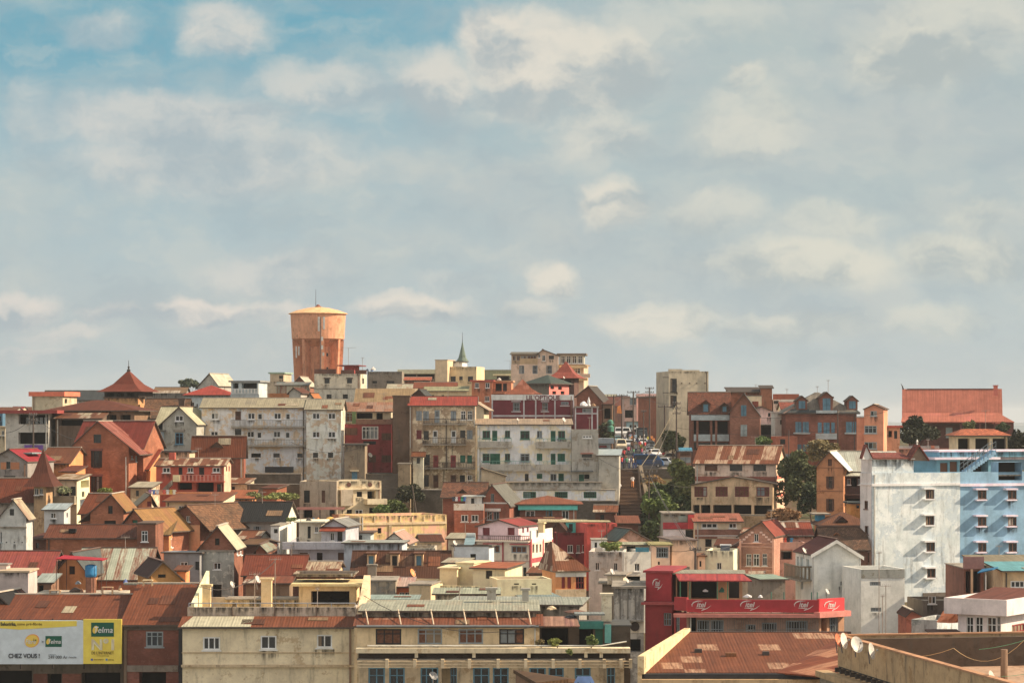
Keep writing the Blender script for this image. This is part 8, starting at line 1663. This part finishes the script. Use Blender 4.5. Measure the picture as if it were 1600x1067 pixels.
# roof corner that enters from below
e = empty('near_roof_corner', PX(850, 1060, 152), 'dark wooden roof corner poking into view at bottom edge', 'roof'); e.name = 'timber_roof_corner'
m = MB(); a, b, c = PX(802, 1051, 158), PX(888, 1066, 150), PX(838, 1072, 149); dz = Vector((0, 0, .22))
m.hexa([a, c, b, b + Vector((.5, 3, -.3)), a + dz, c + dz, b + dz, b + Vector((.5, 3, -.08))]); m.build('roof', SH((110, 74, 48)), e)
m = MB(); q = [a + Vector((.15, .3, -.1)), c + Vector((0, .3, -.1)), b + Vector((0, 1, -.1)), b + Vector((.4, 3, -.3))]; m.hexa([x + Vector((0, 0, -30)) for x in q] + q); m.build('wall', PL((110, 80, 56), .5), e)

# ------------------------------------------------------------------ sky, sun, camera
w = bpy.data.worlds.new('World'); SC.world = w; w.use_nodes = True; nt = w.node_tree; nt.nodes.clear(); N = NT(nt)
out = N.n('OutputWorld'); bg = N.n('Background'); bg.inputs[1].default_value = SKY_S; nt.links.new(bg.outputs[0], out.inputs[0])
sky = N.n('TexSky', sky_type='NISHITA'); sky.sun_disc = False; sky.sun_elevation = R(SUN_EL); sky.sun_rotation = R(90 - SUN_AZ); sky.altitude = 1300; sky.air_density = 1.0; sky.dust_density = 1.6; sky.ozone_density = 1.5
geo = N.n('TexCoord'); d_ = geo.outputs['Generated']; sx, sy_, sz = N.sep(d_)
yy_ = N.math('MAXIMUM', sy_, .15); ax = N.math('MULTIPLY', N.math('DIVIDE', sx, yy_), FO / 1000); az_ = N.math('MULTIPLY', N.math('DIVIDE', sz, yy_), FO / 1000)
cb = N.n('CombineXYZ'); N.put(cb, 0, ax); N.put(cb, 1, az_); P0 = cb.outputs[0]
wob = N.noise(P0, 3.2, 5, .6, True); wob2 = N.noise(P0, 11., 5, .65, True)
P1 = N.vmath('ADD', P0, N.vmath('MULTIPLY', N.vmath('SUBTRACT', wob, (.5, .5, .5)), (.11, .075, 0))); P1 = N.vmath('ADD', P1, N.vmath('MULTIPLY', N.vmath('SUBTRACT', wob2, (.5, .5, .5)), (.075, .06, 0)))
def C_(r, g, b): return tuple(x * SKY_G / SKY_S for x in lin((r, g, b)))
front = N.ramp(sy_, .15, .5)
base = N.mix(N.ramp(az_, .0, .62), C_(182, 193, 194), N.mix(N.ramp(ax, -.6, .5), C_(152, 180, 190), C_(172, 186, 186)))
base = N.mix(N.math('MULTIPLY', N.ramp(az_, .40, .62), N.ramp(ax, .35, -.3)), base, C_(110, 164, 182))
# high grey veil
pv_ = N.vmath('MULTIPLY', P0, (1., 2.4, 1)); veil = N.ramp(N.noise(pv_, 2.1, 7, .6), .36, .66)
vm = N.math('MULTIPLY', veil, N.ramp(N.math('ADD', N.math('MULTIPLY', az_, 1.), N.math('MULTIPLY', ax, -.35)), .82, .42)); col = N.mix(N.math('MULTIPLY', vm, .85), base, C_(178, 187, 188))
mott = N.ramp(N.noise(N.vmath('MULTIPLY', P1, (1., 1.8, 1)), 5.5, 6, .6), .42, .7); col = N.mix(N.math('MULTIPLY', N.math('MULTIPLY', mott, N.ramp(az_, .06, .3)), .4), col, C_(196, 199, 192))
pr = N.vmath('MULTIPLY', P1, (1., 1.7, 1)); rel = N.math('SUBTRACT', N.noise(pr, 4.2, 7, .58), N.noise(N.vmath('ADD', pr, (.045, .06, 0)), 4.2, 7, .58))
col = N.mix(N.ramp(rel, .0, .16, 0, .28), col, C_(208, 207, 197)); col = N.mix(N.ramp(rel, .0, -.16, 0, .26), col, C_(150, 168, 177))
PUFF = [(350, 45, 75, 45, .7), (165, 50, 55, 30, .5), (505, 140, 120, 38, .55), (680, 130, 75, 55, .8), (870, 100, 150, 70, 1), (780, 62, 62, 46, 1), (835, 48, 50, 34, .9), (960, 95, 75, 60, .9), (860, 150, 150, 34, .8), (1160, 190, 85, 70, .6), (1152, 125, 38, 24, .8), (1440, 85, 120, 60, .85), (1490, 30, 130, 50, .6), (940, 205, 70, 50, .6), (960, 318, 48, 42, .95), (945, 300, 32, 22, .8), (1260, 412, 150, 40, .85), (1500, 400, 110, 40, .75), (1110, 335, 80, 35, .5), (1290, 350, 90, 30, .5), (868, 440, 40, 28, 1), (650, 483, 80, 26, 1), (625, 472, 45, 18, .7), (320, 485, 75, 22, 1), (30, 482, 70, 28, .9), (185, 494, 55, 15, .7), (440, 485, 70, 20, .7), (430, 428, 110, 32, .5), (260, 195, 190, 45, .6), (330, 255, 230, 50, .5), (110, 525, 70, 16, .5), (1030, 500, 100, 30, .85), (1000, 482, 40, 16, .7), (1220, 510, 130, 24, .6), (820, 483, 50, 16, .6), (1450, 500, 90, 26, .5), (1530, 345, 60, 30, .5), (1050, 30, 160, 45, .4), (700, 440, 60, 20, .35), (60, 180, 40, 60, .35), (60, 555, 80, 14, .4)]
mask = shade = None
for cx, cy, rx, ry, amp in PUFF:
    v_ = N.vmath('MULTIPLY', N.vmath('SUBTRACT', P1, ((cx - HX) / 1000, (HY - cy) / 1000, 0)), (870 / rx, 870 / ry, 0)); L_ = N.vmath('LENGTH', v_)
    f = N.ramp(L_, 1.2, .5, 0, amp); h = N.math('MULTIPLY', f, N.sep(v_)[1])
    mask = f if mask is None else N.math('MAXIMUM', mask, f); shade = h if shade is None else N.math('ADD', shade, h)
warm = N.ramp(ax, .7, -.6)
lit = N.mix(warm, C_(217, 214, 199), C_(218, 211, 202)); drk = N.mix(warm, C_(172, 181, 180), C_(168, 179, 184))
det = N.noise(P1, 10., 6, .62)
cl = N.mix(N.ramp(N.math('ADD', N.math('ADD', shade, N.math('MULTIPLY', rel, 4.)), N.math('MULTIPLY', N.math('SUBTRACT', det, .5), 2.)), -.75, .55), drk, lit)
mk = N.math('MULTIPLY', mask, N.ramp(N.noise(P1, 7., 7, .66), .2, .46, .4, 1.)); col = N.mix(mk, col, cl)
# the rest of the sky dome, behind and overhead: the plain sky with broken cloud
dome = N.mix(N.math('MULTIPLY', N.ramp(N.noise(d_, 3.2, 6, .6), .36, .54), .93), sky.outputs[0], tuple(1.33 * x for x in C_(224, 213, 195)))
nt.links.new(N.mix(front, dome, col), bg.inputs[0])
ld = bpy.data.lights.new('sun', 'SUN'); ld.energy = SUN_E; ld.angle = R(.6); ld.color = (1., .80, .58); lo = bpy.data.objects.new('sun', ld); COL.objects.link(lo)
sd_ = Vector((math.cos(R(SUN_EL)) * math.cos(R(SUN_AZ)), math.cos(R(SUN_EL)) * math.sin(R(SUN_AZ)), math.sin(R(SUN_EL)))); lo.rotation_euler = sd_.to_track_quat('Z', 'Y').to_euler(); lo.location = (100, 100, 100)
cd = bpy.data.cameras.new('camera'); co = bpy.data.objects.new('camera', cd); COL.objects.link(co); co.location = (0, 0, 0); co.rotation_euler = (R(90), 0, 0)
cd.sensor_width = 36; cd.lens = 36 * FO / 1600; cd.shift_y = (HY - 533.5) / 1600; cd.clip_start = 1; cd.clip_end = 60000; SC.camera = co
SC.view_settings.view_transform = 'Standard'; SC.view_settings.look = 'None'; SC.view_settings.gamma = 1; SC.view_settings.exposure = EXPO
SC.cycles.max_bounces = 5; SC.cycles.diffuse_bounces = 3; SC.cycles.use_denoising = True
# ------------------------------------------------------------------ thin haze volume added to lift the dark tones
hz = bpy.data.materials.new('haze'); hz.use_nodes = True; nt = hz.node_tree; nt.nodes.clear(); o_ = nt.nodes.new('ShaderNodeOutputMaterial'); v_ = nt.nodes.new('ShaderNodeVolumePrincipled')
v_.inputs['Density'].default_value = ADDED_HAZE; v_.inputs['Color'].default_value = (.90, .93, .95, 1); v_.inputs['Anisotropy'].default_value = .2; nt.links.new(v_.outputs[0], o_.inputs['Volume'])
m = MB(); m.box(ident, -14000, 14000, -60, 13500, -420, 45); ho = m.build('haze', hz); ho['kind'] = 'stuff'
